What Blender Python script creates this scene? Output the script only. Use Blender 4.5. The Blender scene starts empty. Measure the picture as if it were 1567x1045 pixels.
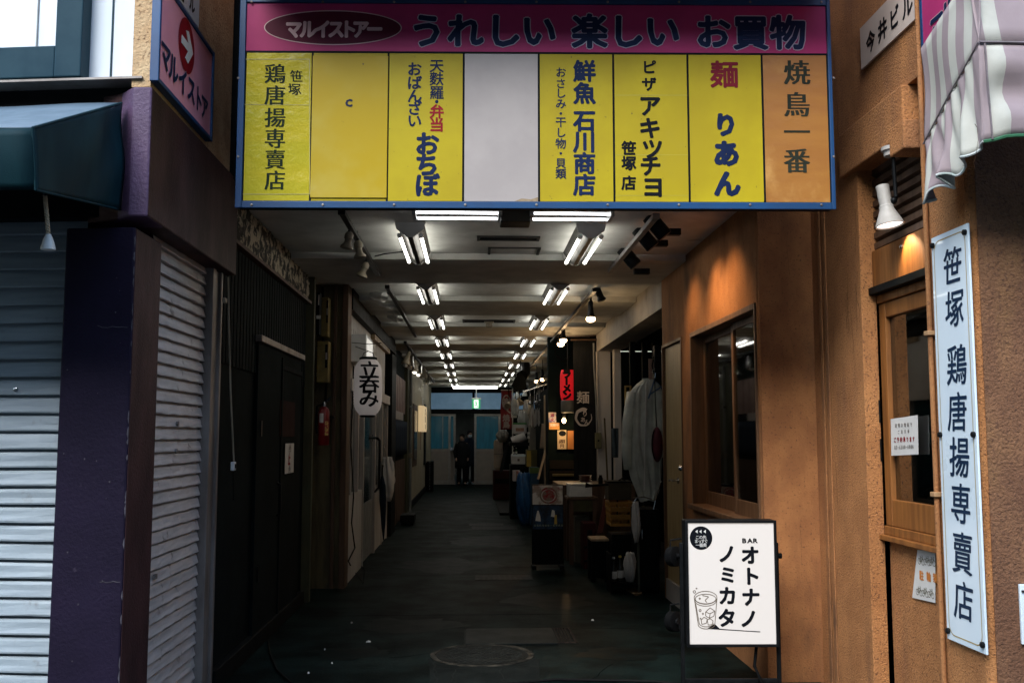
import bpy, bmesh, math, random
from math import sin, cos, pi, radians, atan, sqrt, atan2
from mathutils import Vector as V, Matrix
random.seed(7)
SC = bpy.context.scene
COL = SC.collection

# ------------------------------------------------------------------ camera
FPX = 1523.0                       # focal length in photograph pixels (35 mm on a 36 mm wide sensor)
YAW = atan(60 / FPX); PIT = atan(145 / FPX)
CAM = V((0, 0, 1.6))
cd = bpy.data.cameras.new('camera'); cd.sensor_width = 36; cd.lens = 36 * FPX / 1567
cd.clip_start = .05; cd.clip_end = 500
cam = bpy.data.objects.new('camera', cd); COL.objects.link(cam)
cam.location = CAM; cam.rotation_euler = (pi / 2 + PIT, 0, -YAW)
SC.camera = cam

# ------------------------------------------------------------------ daylight
w = bpy.data.worlds.new('World'); SC.world = w; w.use_nodes = True
nt = w.node_tree
sky = nt.nodes.new('ShaderNodeTexSky'); sky.sky_type = 'NISHITA'; sky.sun_disc = False
SUN_EL, SUN_AZ = radians(44), radians(208)           # azimuth from +Y, clockwise: behind the camera, to the left
sky.sun_elevation = SUN_EL; sky.sun_rotation = SUN_AZ
sky.air_density = 1.6; sky.dust_density = 1.5; sky.ozone_density = 3.0
bg = nt.nodes['Background']; nt.links.new(sky.outputs[0], bg.inputs[0]); bg.inputs[1].default_value = .15
sd = bpy.data.lights.new('sun', 'SUN'); sd.energy = 1.15; sd.angle = radians(34); sd.color = (.92, .97, 1)
so = bpy.data.objects.new('sun', sd); COL.objects.link(so)
sdir = V((sin(SUN_AZ) * cos(SUN_EL), cos(SUN_AZ) * cos(SUN_EL), sin(SUN_EL)))
so.rotation_euler = sdir.to_track_quat('Z', 'Y').to_euler(); so.location = sdir * 30
SC.view_settings.view_transform = 'Standard'; SC.view_settings.look = 'None'
SC.view_settings.exposure = 1.78; SC.view_settings.gamma = 1
SC.cycles.use_denoising = True
SC.cycles.max_bounces = 6; SC.cycles.sample_clamp_indirect = 4

# ------------------------------------------------------------------ measuring helpers (a photo pixel meets a real plane)
_R = V((cos(YAW), -sin(YAW), 0)); _F = V((sin(YAW) * cos(PIT), cos(YAW) * cos(PIT), sin(PIT)))
_U = V((-sin(YAW) * sin(PIT), -cos(YAW) * sin(PIT), cos(PIT)))
def ray(u, v): return _F * FPX + _R * (u - 783.5) - _U * (v - 522.5)
def meet(o, n, u, v):
    d = ray(u, v); return CAM + d * ((o - CAM).dot(n) / d.dot(n))
def X(u, v, x): return meet(V((x, 0, 0)), V((1, 0, 0)), u, v)
def Y(u, v, y): return meet(V((0, y, 0)), V((0, 1, 0)), u, v)
def Z(u, v, z=0): return meet(V((0, 0, z)), V((0, 0, 1)), u, v)
def pxm(p): return (p - CAM).dot(_F) / FPX            # metres per photo pixel at a point

class Fr:                                             # a flat face: origin, right, up and outward direction
    def __init__(s, o, ux, uz=(0, 0, 1)):
        s.o = V(o); s.ux = V(ux).normalized(); s.uz = V(uz).normalized(); s.n = s.ux.cross(s.uz)
    def P(s, u, v, d=0): return s.o + s.ux * u + s.uz * v + s.n * d
    def at(s, px, py, d=0):
        q = meet(s.o + s.n * d, s.n, px, py) - s.o; return q.dot(s.ux), q.dot(s.uz)
    def m(s, px, py): u, v = s.at(px, py); return pxm(s.P(u, v))

# ------------------------------------------------------------------ mesh builder
class MB:
    def __init__(s): s.v = []; s.f = []
    def add(s, vs, fs):
        k = len(s.v); s.v += [V(p) for p in vs]; s.f += [tuple(i + k for i in f) for f in fs]; return s
    def box(s, x0, x1, y0, y1, z0, z1):
        return s.add([(x, y, z) for z in (z0, z1) for y in (y0, y1) for x in (x0, x1)],
                     [(0, 2, 3, 1), (4, 5, 7, 6), (0, 1, 5, 4), (2, 6, 7, 3), (0, 4, 6, 2), (1, 3, 7, 5)])
    def rect(s, fr, u0, u1, v0, v1, d0, d1):
        return s.add([fr.P(u, v, d) for v in (v0, v1) for d in (d1, d0) for u in (u0, u1)],
                     [(0, 2, 3, 1), (4, 5, 7, 6), (0, 1, 5, 4), (2, 6, 7, 3), (0, 4, 6, 2), (1, 3, 7, 5)])
    def frame(s, fr, u0, u1, v0, v1, t, d0, d1, tb=None):
        tb = t if tb is None else tb
        s.rect(fr, u0, u0 + t, v0, v1, d0, d1); s.rect(fr, u1 - t, u1, v0, v1, d0, d1)
        s.rect(fr, u0 + t, u1 - t, v1 - t, v1, d0, d1 - .002); return s.rect(fr, u0 + t, u1 - t, v0, v0 + tb, d0, d1 - .002)
    def prism(s, pts, vec):
        n = len(pts); a = [V(p) for p in pts]; b = [p + V(vec) for p in a]
        return s.add(a + b, [tuple(range(n))[::-1], tuple(range(n, 2 * n))] + [(i, (i + 1) % n, n + (i + 1) % n, n + i) for i in range(n)])
    def poly(s, fr, pts, d0, d1): return s.prism([fr.P(u, v, d0) for u, v in pts], fr.n * (d1 - d0))
    def flat(s, fr, pts, d): return s.add([fr.P(u, v, d) for u, v in pts], [tuple(range(len(pts)))])
    def disc(s, fr, u, v, ru, rv, d, n=40): return s.flat(fr, [(u + ru * cos(2 * pi * i / n), v + rv * sin(2 * pi * i / n)) for i in range(n)], d)
    def ring(s, fr, u, v, ru, rv, t, d, n=40):
        pts = [(cos(2 * pi * i / n), sin(2 * pi * i / n)) for i in range(n)]
        return s.add([fr.P(u + ru * a, v + rv * b, d) for a, b in pts] + [fr.P(u + (ru - t) * a, v + (rv - t) * b, d) for a, b in pts],
                     [(i, (i + 1) % n, n + (i + 1) % n, n + i) for i in range(n)])
    def line(s, fr, pts, t, d):                       # a drawn line on a face
        for (a, b), (c, e) in zip(pts, pts[1:]):
            q = V((c - a, e - b)); L = q.length or 1e-6; nx, ny = -q.y / L * t / 2, q.x / L * t / 2
            s.flat(fr, [(a + nx, b + ny), (c + nx, e + ny), (c - nx, e - ny), (a - nx, b - ny)], d)
        return s
    def tube(s, pts, r, n=8, cap=True):
        pts = [V(p) for p in pts]; rs = r if isinstance(r, (list, tuple)) else [r] * len(pts); k = len(s.v); ref = None
        for i, p in enumerate(pts):
            t = (pts[min(i + 1, len(pts) - 1)] - pts[max(i - 1, 0)]).normalized()
            if ref is None: ref = t.orthogonal().normalized()
            a = ref - t * ref.dot(t)
            a = a.normalized() if a.length > 1e-4 else t.orthogonal().normalized()
            ref = a; b = t.cross(a)
            s.v += [p + (a * cos(2 * pi * j / n) + b * sin(2 * pi * j / n)) * rs[i] for j in range(n)]
        for i in range(len(pts) - 1):
            for j in range(n):
                s.f.append((k + i * n + j, k + i * n + (j + 1) % n, k + (i + 1) * n + (j + 1) % n, k + (i + 1) * n + j))
        if cap: s.f.append(tuple(k + j for j in range(n))[::-1]); s.f.append(tuple(k + (len(pts) - 1) * n + j for j in range(n)))
        return s
    def lathe(s, o, ax, prof, n=20):                  # prof: (distance along axis, radius)
        o = V(o); ax = V(ax).normalized(); a = ax.orthogonal().normalized(); b = ax.cross(a)
        return s.loft([[o + ax * h + (a * cos(2 * pi * j / n) + b * sin(2 * pi * j / n)) * max(r, 1e-4) for j in range(n)] for h, r in prof])
    def ball(s, c, r, n=12, m=8, sc=(1, 1, 1)):
        c = V(c); k = len(s.v)
        for i in range(m + 1):
            th = pi * i / m
            for j in range(n):
                ph = 2 * pi * j / n; s.v.append(c + V((sin(th) * cos(ph) * sc[0], sin(th) * sin(ph) * sc[1], cos(th) * sc[2])) * r)
        for i in range(m):
            for j in range(n): s.f.append((k + i * n + j, k + (i + 1) * n + j, k + (i + 1) * n + (j + 1) % n, k + i * n + (j + 1) % n))
        return s
    def grid(s, nu, nv, fn):
        k = len(s.v); s.v += [V(fn(i / nu, j / nv)) for j in range(nv + 1) for i in range(nu + 1)]
        s.f += [(k + j * (nu + 1) + i, k + j * (nu + 1) + i + 1, k + (j + 1) * (nu + 1) + i + 1, k + (j + 1) * (nu + 1) + i) for j in range(nv) for i in range(nu)]
        return s
    def loft(s, rings, cap=True):
        n = len(rings[0]); k = len(s.v)
        for r in rings: s.v += [V(p) for p in r]
        for i in range(len(rings) - 1):
            for j in range(n): s.f.append((k + i * n + j, k + i * n + (j + 1) % n, k + (i + 1) * n + (j + 1) % n, k + (i + 1) * n + j))
        if cap: s.f.append(tuple(k + j for j in range(n))[::-1]); s.f.append(tuple(k + (len(rings) - 1) * n + j for j in range(n)))
        return s
    # writing: every glyph is stamped a few times round its own outline, which thickens and rounds its strokes
    def glyph(s, fr, ch, u, v, wd, ht, d, st=((0, 0),), slant=0, rot=0):
        gv, gf = GL[ch]; c, q = cos(rot), sin(rot)
        for k, (dx, dy) in enumerate(st):
            pts = []
            for a, b in gv:
                x = a * wd + b * ht * slant + dx; y = b * ht + dy
                pts.append(fr.P(u + x * c - y * q, v + x * q + y * c, d + k * .00006))
            s.add(pts, gf)
        return s

def root_loc(o):
    while o.parent: o = o.parent
    return V(o.location)
def build(name, mb, m, parent=None, smooth=False, bev=0, solid=0, sub=0, norm=True):
    me = bpy.data.meshes.new(name)
    if parent is not None: off = root_loc(parent)
    else:
        xs = [p.x for p in mb.v]; ys = [p.y for p in mb.v]; zs = [p.z for p in mb.v]
        off = V(((min(xs) + max(xs)) / 2, (min(ys) + max(ys)) / 2, min(zs)))
    me.from_pydata([tuple(p - off) for p in mb.v], [], mb.f)
    if norm:
        bm = bmesh.new(); bm.from_mesh(me); bmesh.ops.recalc_face_normals(bm, faces=bm.faces); bm.to_mesh(me); bm.free()
    if smooth:
        for p in me.polygons: p.use_smooth = True
        if smooth != 'all':
            try: me.set_sharp_from_angle(angle=radians(40))
            except Exception: pass
    for x in (m if isinstance(m, (list, tuple)) else [m]): me.materials.append(x)
    o = bpy.data.objects.new(name, me); COL.objects.link(o)
    if parent is not None: o.parent = parent
    else: o.location = off
    if solid: q = o.modifiers.new('thickness', 'SOLIDIFY'); q.thickness = solid; q.offset = 0
    if bev: q = o.modifiers.new('edge', 'BEVEL'); q.width = bev; q.segments = 2; q.limit_method = 'ANGLE'
    if sub: q = o.modifiers.new('smooth', 'SUBSURF'); q.levels = sub; q.render_levels = sub
    return o
def tag(o, label, cat, group=None):
    o['label'] = label; o['category'] = cat
    if group: o['group'] = group
    return o
def thing(name, label, cat, loc, group=None):
    o = bpy.data.objects.new(name, None); COL.objects.link(o); o.location = loc; o.empty_display_size = .1
    return tag(o, label, cat, group)
def one(name, mb, m, label, cat, group=None, **k): return tag(build(name, mb, m, None, **k), label, cat, group)
def struct(name, mb, m, **k): o = build(name, mb, m, None, **k); o['kind'] = 'structure'; return o
def copy_tree(o, parent=None):
    c = o.copy(); COL.objects.link(c); c.parent = parent
    for ch in list(o.children): copy_tree(ch, c)
    return c
def dup(o, loc, label=None, rz=None):
    c = copy_tree(o); c.location = loc
    if label: c['label'] = label
    if rz is not None: c.rotation_euler.z = rz
    return c

# ------------------------------------------------------------------ glyph outlines from Blender's own built-in face
CH = ('マルイストアーうれしい楽お買物鶏唐揚専賣店笹塚C天麩羅・弁当ばんざちぼ鮮魚石川商さみ干貝類ピザキツチヨ麺りあ焼鳥一番'
      '今井ビルオトナノミカタBARこの先まっすぐ奥立呑駐輪禁止頭電話で注文予約ご承ります0123456789-品目円非常口消火器営業中無料→◀自転車小料理酒場ラメン。八百')
GL = {}
def load_glyphs():
    obs = []
    for ch in dict.fromkeys(CH):
        c = bpy.data.curves.new('glyph', 'FONT'); c.body = ch; c.resolution_u = 2; c.fill_mode = 'FRONT'
        o = bpy.data.objects.new('glyph', c); COL.objects.link(o); obs.append((ch, o, c))
    dg = bpy.context.evaluated_depsgraph_get(); dg.update()
    for ch, o, c in obs:
        me = o.evaluated_get(dg).to_mesh()
        GL[ch] = ([(p.co.x, p.co.y) for p in me.vertices], [tuple(q.vertices) for q in me.polygons])
        o.evaluated_get(dg).to_mesh_clear()
    for ch, o, c in obs: bpy.data.objects.remove(o); bpy.data.curves.remove(c)
    gv = GL['店'][0]; xs = [a for a, b in gv]; ys = [b for a, b in gv]
    em = max(max(xs) - min(xs), max(ys) - min(ys)) / .92
    cx = (min(xs) + max(xs)) / 2; cy = (min(ys) + max(ys)) / 2
    for ch in GL:
        gv, gf = GL[ch]
        if ch in 'CBAR0123456789-':
            x2 = [a for a, b in gv]; y2 = [b for a, b in gv]; ox = (min(x2) + max(x2)) / 2; oy = (min(y2) + max(y2)) / 2
        else: ox, oy = cx, cy
        GL[ch] = ([((a - ox) / em, (b - oy) / em) for a, b in gv], gf)
load_glyphs()
def rnd(r, n=8): return [(r * cos(2 * pi * i / n), r * sin(2 * pi * i / n)) for i in range(n)]
def serif(r): return [(-r, 0), (-r * .35, 0), (r * .35, 0), (r, 0)]
def brush(r): return [(-r * .8, r * .5), (-r * .4, r * .25), (0, 0), (r * .4, -r * .25), (r * .8, -r * .5), (r * .5, r * .3), (-r * .5, -r * .3)]
def write(mb, fr, items, d, wt=0, style=rnd, wx=1, slant=0, rot=0):
    """items: (character, photo x, photo y, size in photo pixels)"""
    for ch, px, py, sz in items:
        u, v = fr.at(px, py, d); k = fr.m(px, py) * sz
        mb.glyph(fr, ch, u, v, k * wx, k, d, style(wt * k) if wt else ((0, 0),), slant, rot)
    return mb
def column(s, x, ys, sz): return [(c, x, y, sz) for c, y in zip(s, ys)]

# ------------------------------------------------------------------ procedural materials
def mat(name, c, rough=.6, metal=0, c2=None, scale=6, lo=.35, hi=.65, bump=0, bscale=80, stretch=(1, 1, 1), spec=.4,
        emit=0, ecol=None, coat=0, c3=None, scale3=1.5, lo3=.5, hi3=.7, stretch3=(1, 1, 1), rvar=.12, speck=None):
    m = bpy.data.materials.new(name); m.use_nodes = True; n = m.node_tree.nodes; L = m.node_tree.links
    b = n['Principled BSDF']; b.inputs['Roughness'].default_value = rough; b.inputs['Metallic'].default_value = metal
    b.inputs['Specular IOR Level'].default_value = spec; b.inputs['Coat Weight'].default_value = coat
    b.inputs['Base Color'].default_value = (*c, 1)
    if max(c) < .09 and spec == .4 and rough > .3: b.inputs['Specular IOR Level'].default_value = .08
    tc = n.new('ShaderNodeTexCoord')
    def noise(sc, st, det=5):
        mp = n.new('ShaderNodeMapping'); mp.inputs['Scale'].default_value = st; L.new(tc.outputs['Object'], mp.inputs[0])
        q = n.new('ShaderNodeTexNoise'); q.inputs['Scale'].default_value = sc; q.inputs['Detail'].default_value = det
        q.inputs['Roughness'].default_value = .6; L.new(mp.outputs[0], q.inputs['Vector']); return q
    def ramp(q, a, z):
        r = n.new('ShaderNodeMapRange'); r.interpolation_type = 'SMOOTHSTEP'
        r.inputs[1].default_value = a; r.inputs[2].default_value = z; L.new(q.outputs['Fac'], r.inputs[0]); return r.outputs[0]
    def mix(f, a, bcol):
        x = n.new('ShaderNodeMix'); x.data_type = 'RGBA'; L.new(f, x.inputs[0])
        if isinstance(a, tuple): x.inputs[6].default_value = (*a, 1)
        else: L.new(a, x.inputs[6])
        x.inputs[7].default_value = (*bcol, 1); return x.outputs[2]
    if c2:
        nz = noise(scale, stretch); col = mix(ramp(nz, lo, hi), c, c2)
        if c3: col = mix(ramp(noise(scale3, stretch3), lo3, hi3), col, c3)
        if speck: col = mix(ramp(noise(speck[1], (1, 1, 1), 3), speck[2], speck[3]), col, speck[0])
        L.new(col, b.inputs['Base Color'])
        r = n.new('ShaderNodeMapRange'); r.inputs[3].default_value = max(rough - rvar, .02); r.inputs[4].default_value = min(rough + rvar, 1)
        L.new(nz.outputs['Fac'], r.inputs[0]); L.new(r.outputs[0], b.inputs['Roughness'])
    if bump:
        bn = n.new('ShaderNodeBump'); bn.inputs['Strength'].default_value = 1; bn.inputs['Distance'].default_value = bump
        L.new(noise(bscale, (1, 1, 1), 4).outputs['Fac'], bn.inputs['Height']); L.new(bn.outputs[0], b.inputs['Normal'])
    if emit:
        b.inputs['Emission Color'].default_value = (*(ecol or c), 1); b.inputs['Emission Strength'].default_value = emit
    return m
def fine(gv, gf, step):                              # cut a glyph's long faces so that it can follow a curved shade
    bm = bmesh.new(); vs = [bm.verts.new((a, b, 0)) for a, b in gv]
    for f in gf:
        try: bm.faces.new([vs[i] for i in f])
        except ValueError: pass
    bmesh.ops.triangulate(bm, faces=bm.faces)
    for _ in range(5):
        es = [e for e in bm.edges if e.calc_length() > step]
        if not es: break
        bmesh.ops.subdivide_edges(bm, edges=es, cuts=1); bmesh.ops.triangulate(bm, faces=bm.faces)
    bm.verts.index_update(); r = [(v.co.x, v.co.y) for v in bm.verts], [tuple(v.index for v in f.verts) for f in bm.faces]; bm.free(); return r
def glass(name, tint, rough=.03, refl=.14):
    m = bpy.data.materials.new(name); m.use_nodes = True; n = m.node_tree.nodes; L = m.node_tree.links
    n.remove(n['Principled BSDF']); out = n['Material Output']
    t = n.new('ShaderNodeBsdfTransparent'); t.inputs[0].default_value = (*tint, 1)
    g = n.new('ShaderNodeBsdfGlossy'); g.inputs['Roughness'].default_value = rough
    fr = n.new('ShaderNodeFresnel'); fr.inputs[0].default_value = 1.5
    ad = n.new('ShaderNodeMath'); ad.operation = 'ADD'; ad.inputs[1].default_value = refl; L.new(fr.outputs[0], ad.inputs[0])
    mx = n.new('ShaderNodeMixShader'); L.new(ad.outputs[0], mx.inputs[0]); L.new(t.outputs[0], mx.inputs[1]); L.new(g.outputs[0], mx.inputs[2])
    L.new(mx.outputs[0], out.inputs[0]); return m

asphalt = mat('asphalt', (.035, .037, .038), .85, c2=(.025, .027, .028), scale=3, bump=.004, bscale=160)
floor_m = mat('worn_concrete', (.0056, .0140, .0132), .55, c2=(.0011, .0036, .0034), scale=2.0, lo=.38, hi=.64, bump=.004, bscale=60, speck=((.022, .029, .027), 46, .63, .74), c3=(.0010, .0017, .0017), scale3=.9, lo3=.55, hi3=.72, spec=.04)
ceil_m = mat('ceiling_paint', (.62, .62, .58), .75, spec=.1, c2=(.5, .5, .465), scale=3, bump=.001, bscale=30, c3=(.22, .21, .19), scale3=2, lo3=.62, hi3=.8)
stucco = mat('orange_stucco', (.47, .205, .070), .92, c2=(.38, .158, .053), scale=4, bump=.012, bscale=90, c3=(.20, .088, .042), scale3=1.5, lo3=.48, hi3=.80, stretch3=(2.4, 2.4, .4), speck=((.15, .062, .028), 80, .53, .70))
stucco_dark = mat('shaded_stucco', (.22, .105, .05), .92, c2=(.15, .068, .035), scale=3, bump=.012, bscale=80, c3=(.26, .14, .05), scale3=1.1, stretch3=(1.5, 1.5, .6), speck=((.11, .05, .026), 60, .50, .70))  # darker copy of the stucco, holding the shade under the striped awning
stucco_smooth = mat('orange_plaster', (.38, .165, .058), .88, c2=(.32, .135, .048), scale=5, stretch=(1.2, 1.2, .8), bump=.007, bscale=95, c3=(.105, .052, .026), scale3=1.7, lo3=.46, hi3=.80, stretch3=(1.5, 1.5, .65), speck=((.16, .066, .028), 60, .56, .74))
cream_st = mat('cream_stucco', (.52, .38, .22), .9, c2=(.42, .27, .14), scale=4, bump=.010, bscale=60, c3=(.2, .12, .06), scale3=2, lo3=.6, hi3=.8, speck=((.2, .12, .06), 55, .56, .7))
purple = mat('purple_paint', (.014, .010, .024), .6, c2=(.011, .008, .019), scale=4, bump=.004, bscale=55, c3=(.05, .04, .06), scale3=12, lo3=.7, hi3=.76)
purple_lit = mat('purple_paint_lit', (.085, .045, .10), .6, c2=(.065, .035, .075), scale=4, bump=.004, bscale=55)  # the pillar's purple again, lightened as the beam catches more light
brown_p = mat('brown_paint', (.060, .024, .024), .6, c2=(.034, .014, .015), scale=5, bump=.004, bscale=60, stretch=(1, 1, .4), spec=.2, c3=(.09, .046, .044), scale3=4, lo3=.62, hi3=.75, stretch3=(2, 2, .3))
white_p = mat('white_paint', (.62, .67, .71), .5, c2=(.54, .59, .63), scale=4, stretch=(1, 1, .3), c3=(.45, .46, .45), scale3=9, lo3=.68, hi3=.8)
teal_m = mat('dark_teal_frame', (.012, .035, .05), .4, c2=(.018, .045, .06), scale=5)
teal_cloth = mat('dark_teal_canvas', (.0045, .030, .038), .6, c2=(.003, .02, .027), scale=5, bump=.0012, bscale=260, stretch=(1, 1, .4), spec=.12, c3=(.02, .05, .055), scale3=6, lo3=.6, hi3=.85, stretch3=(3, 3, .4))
teal_top = mat('pale_teal_canvas', (.10, .145, .185), .55, c2=(.075, .115, .15), scale=7)  # paler teal on the awning's top face
black_m = mat('black_paint', (.0035, .0045, .005), .55, c2=(.006, .0075, .0078), scale=5)
black_metal = mat('black_metal', (.0045, .005, .0055), .42, c2=(.008, .0085, .009), scale=9, spec=.14)
shutter_m = mat('shutter_steel', (.30, .355, .395), .45, metal=.1, c2=(.235, .285, .32), scale=3, stretch=(.6, .6, 8), c3=(.15, .15, .14), scale3=7, lo3=.62, hi3=.8, bump=.0006, bscale=40)
shutter_old = mat('old_shutter_steel', (.50, .455, .43), .5, metal=.1, c2=(.38, .345, .325), scale=3, stretch=(1, .7, 9), c3=(.10, .08, .07), scale3=8, lo3=.6, hi3=.75, bump=.001, bscale=30)
fit_m = mat('fitting_grey', (.065, .062, .057), .5, c2=(.05, .048, .044), scale=5)
rail_m = mat('weathered_steel', (.26, .235, .215), .5, metal=.4, c2=(.14, .115, .10), scale=5, stretch=(1, 1, .25))
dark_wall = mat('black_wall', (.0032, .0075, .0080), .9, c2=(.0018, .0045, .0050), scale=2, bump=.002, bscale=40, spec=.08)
slate_m = mat('dark_cladding', (.0032, .0075, .0085), .85, c2=(.002, .005, .0058), scale=3, stretch=(1, 1, .3), spec=.1)
peeled = mat('peeled_white_paint', (.40, .36, .27), .9, c2=(.035, .035, .03), scale=13, lo=.44, hi=.53, bump=.02, bscale=15)
mustard = mat('mustard_enamel', (.21, .155, .04), .5, c2=(.14, .10, .03), scale=9, c3=(.05, .04, .02), scale3=14, lo3=.66, hi3=.74)
plank = mat('old_plywood', (.105, .085, .04), .75, c2=(.06, .047, .024), scale=3, stretch=(4, 4, .6), bump=.002, bscale=40, c3=(.03, .025, .016), scale3=2.4, lo3=.55, hi3=.75)
post_m = mat('olive_post', (.085, .085, .052), .6, c2=(.055, .055, .036), scale=5, stretch=(1, 1, .3))
shop_white = mat('shop_white', (.50, .48, .455), .6, c2=(.42, .40, .38), scale=3, stretch=(1, 1, .4), c3=(.28, .26, .24), scale3=3, lo3=.62, hi3=.8)
shop_cream = mat('shop_cream', (.44, .39, .27), .65, c2=(.36, .31, .21), scale=3, stretch=(1, 1, .4))
alu = mat('aluminium', (.40, .39, .38), .35, metal=.6, c2=(.32, .31, .31), scale=8)
alu_p = mat('aluminium_panel', (.34, .30, .275), .5, c2=(.29, .27, .25), scale=4)
steel = mat('stainless_steel', (.5, .5, .49), .25, metal=1, c2=(.4, .4, .4), scale=9)
chrome = mat('chrome', (.6, .6, .6), .12, metal=1)
wood_door = mat('pale_veneer', (.36, .26, .12), .5, c2=(.29, .20, .09), scale=3, stretch=(9, 9, .7), bump=.0006, bscale=60)
wood_fr = mat('oak_frame', (.15, .074, .032), .55, c2=(.095, .045, .019), scale=3, stretch=(7, 7, .6), bump=.0008, bscale=50)
wood_amber = mat('amber_wood', (.28, .105, .022), .6, c2=(.18, .064, .013), scale=3, stretch=(7, 7, .6), bump=.0008, bscale=50)  # warm amber is the timber's own colour
wood_br = mat('brown_timber', (.10, .055, .032), .6, c2=(.065, .035, .02), scale=3, stretch=(6, 6, .6))
wood_pale = mat('pale_timber', (.42, .30, .18), .65, c2=(.33, .22, .13), scale=3, stretch=(6, 6, .6))
yel = mat('yellow_sign', (.425, .33, .013), .38, c2=(.355, .265, .010), scale=1.6, spec=.18, c3=(.33, .25, .03), scale3=3.5, lo3=.58, hi3=.9, speck=((.16, .12, .02), 38, .70, .76))
yel_film = mat('yellow_film', (.40, .345, .022), .25, c2=(.45, .36, .02), scale=2, stretch=(.4, 1, 4), bump=.012, bscale=5, coat=.08, spec=.2)
yel_deep = mat('faded_yellow_board', (.39, .265, .006), .4, c2=(.42, .32, .045), scale=1.2, lo=.42, hi=.62, c3=(.50, .41, .15), scale3=1.1, lo3=.52, hi3=.7, spec=.2, speck=((.16, .11, .02), 30, .72, .78))
amber = mat('orange_film', (.34, .145, .03), .35, c2=(.30, .12, .024), scale=3, stretch=(.5, 1, 3), c3=(.5, .27, .08), scale3=3, bump=.003, bscale=8)
pink = mat('magenta_sign', (.40, .036, .135), .4, c2=(.34, .03, .115), scale=3, spec=.15)
pink_l = mat('faded_pink_sign', (.84, .33, .39), .45, c2=(.78, .29, .35), scale=3, coat=.1)
maroon = mat('maroon_oval', (.080, .010, .024), .4, c2=(.09, .014, .03), scale=4)
navy = mat('navy_ink', (.008, .016, .05), .4, c2=(.011, .02, .06), scale=6)
navy_f = mat('blue_frame', (.008, .055, .15), .4, c2=(.006, .04, .115), scale=3, c3=(.02, .04, .08), scale3=5, lo3=.64, hi3=.8)
ink = mat('black_ink', (.0045, .0055, .008), .5, c2=(.006, .007, .010), scale=8)
ink_g = mat('green_black_ink', (.007, .016, .008), .5, c2=(.010, .02, .010), scale=8)
ink_s = mat('faded_ink', (.10, .085, .07), .5, c2=(.13, .11, .09), scale=8)
ink_w = mat('pale_lettering', (.58, .52, .49), .5, c2=(.52, .46, .43), scale=6)
ink_pk = mat('pale_pink_lettering', (.55, .36, .36), .5, c2=(.5, .32, .32), scale=6)
red_ink = mat('red_ink', (.27, .008, .016), .5, c2=(.23, .007, .013), scale=8, spec=.12)
red_or = mat('orange_ink', (.62, .22, .04), .5, c2=(.55, .18, .03), scale=8)
paper = mat('paper', (.68, .66, .62), .8, c2=(.62, .60, .56), scale=5)
enamel = mat('white_enamel', (.70, .79, .84), .3, c2=(.65, .745, .80), scale=2, coat=.3, c3=(.55, .56, .55), scale3=4, lo3=.7, hi3=.85)
blank = mat('blank_white_panel', (.39, .345, .32), .35, c2=(.335, .295, .275), scale=2, spec=.2, speck=((.25, .215, .19), 40, .72, .78), c3=(.31, .275, .26), scale3=1.5, lo3=.6, hi3=.8)
gold = mat('gold_line', (.42, .30, .10), .5, c2=(.36, .25, .08), scale=8)
mauve_cl = mat('mauve_canvas', (.285, .225, .23), .8, c2=(.245, .19, .195), scale=4, bump=.0006, bscale=300)
cream_cl = mat('cream_canvas', (.43, .42, .365), .8, c2=(.37, .36, .31), scale=4, bump=.0006, bscale=300)
green_tr = mat('green_binding', (.03, .13, .06), .6, c2=(.02, .10, .045), scale=8)
tube_m = mat('lit_tube', (.9, .9, .88), .5, emit=3.5, ecol=(1, .975, .89))
tube_c = mat('cool_lit_tube', (.9, .9, .9), .5, emit=3, ecol=(.93, .96, 1))
bulb_w = mat('warm_lit_bulb', (.9, .8, .6), .5, emit=6, ecol=(1, .66, .34))
bulb_n = mat('lit_lens', (.9, .9, .8), .5, emit=.5, ecol=(1, .95, .82))
ivory = mat('ivory_plastic', (.26, .225, .165), .5, c2=(.2, .17, .12), scale=9)
white_pl = mat('white_plastic', (.62, .62, .60), .45, c2=(.54, .54, .52), scale=7)
grey_pl = mat('grey_plastic', (.20, .21, .21), .5, c2=(.16, .17, .17), scale=7)
rubber = mat('black_rubber', (.003, .0032, .0035), .65, c2=(.005, .005, .005), scale=20)
red_pl = mat('red_enamel', (.20, .007, .010), .35, c2=(.16, .006, .008), scale=6, coat=.1)
red_lan = mat('red_lantern_paper', (.62, .012, .018), .6, c2=(.5, .01, .015), scale=6, emit=.10, ecol=(.8, .012, .02))
lan_paper = mat('white_lantern_paper', (.66, .61, .58), .7, c2=(.58, .535, .51), scale=5, emit=.03, ecol=(1, .9, .85))  # faint emission added to lift the paper's brightness
green_sg = mat('exit_green', (.02, .30, .10), .5, emit=.15, ecol=(.05, .6, .22))
white_sg = mat('exit_white', (.8, .85, .8), .5, emit=.3, ecol=(.8, 1, .85))
box_lit = mat('lit_sign_face', (.46, .44, .415), .5, emit=.10, ecol=(1, .90, .83))
warm_box = mat('lit_warm_sign', (.8, .65, .4), .5, emit=.13, ecol=(1, .74, .42))
dgreen = mat('green_curtain', (.17, .40, .34), .8, c2=(.09, .24, .20), scale=3, stretch=(5, 5, .3))
pane_m = glass('window_glass', (.70, .85, .80), .03, .17)
pane_t = mat('teal_glass', (.010, .07, .09), .12, c2=(.004, .022, .03), scale=1.6, spec=.6, emit=.012, ecol=(.07, .42, .6), stretch=(4, 4, .5))  # weak emission added to brighten the far doors' glass
pane_d = mat('dark_glass', (.008, .016, .018), .08, c2=(.012, .022, .026), scale=1.5, spec=.6)
blue_pan = mat('backlit_frosted_panel', (.24, .40, .55), .5, c2=(.20, .34, .48), scale=3, emit=.032, ecol=(.35, .62, .95))  # blue tint and weak emission stand for daylight behind frosted glass
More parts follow.
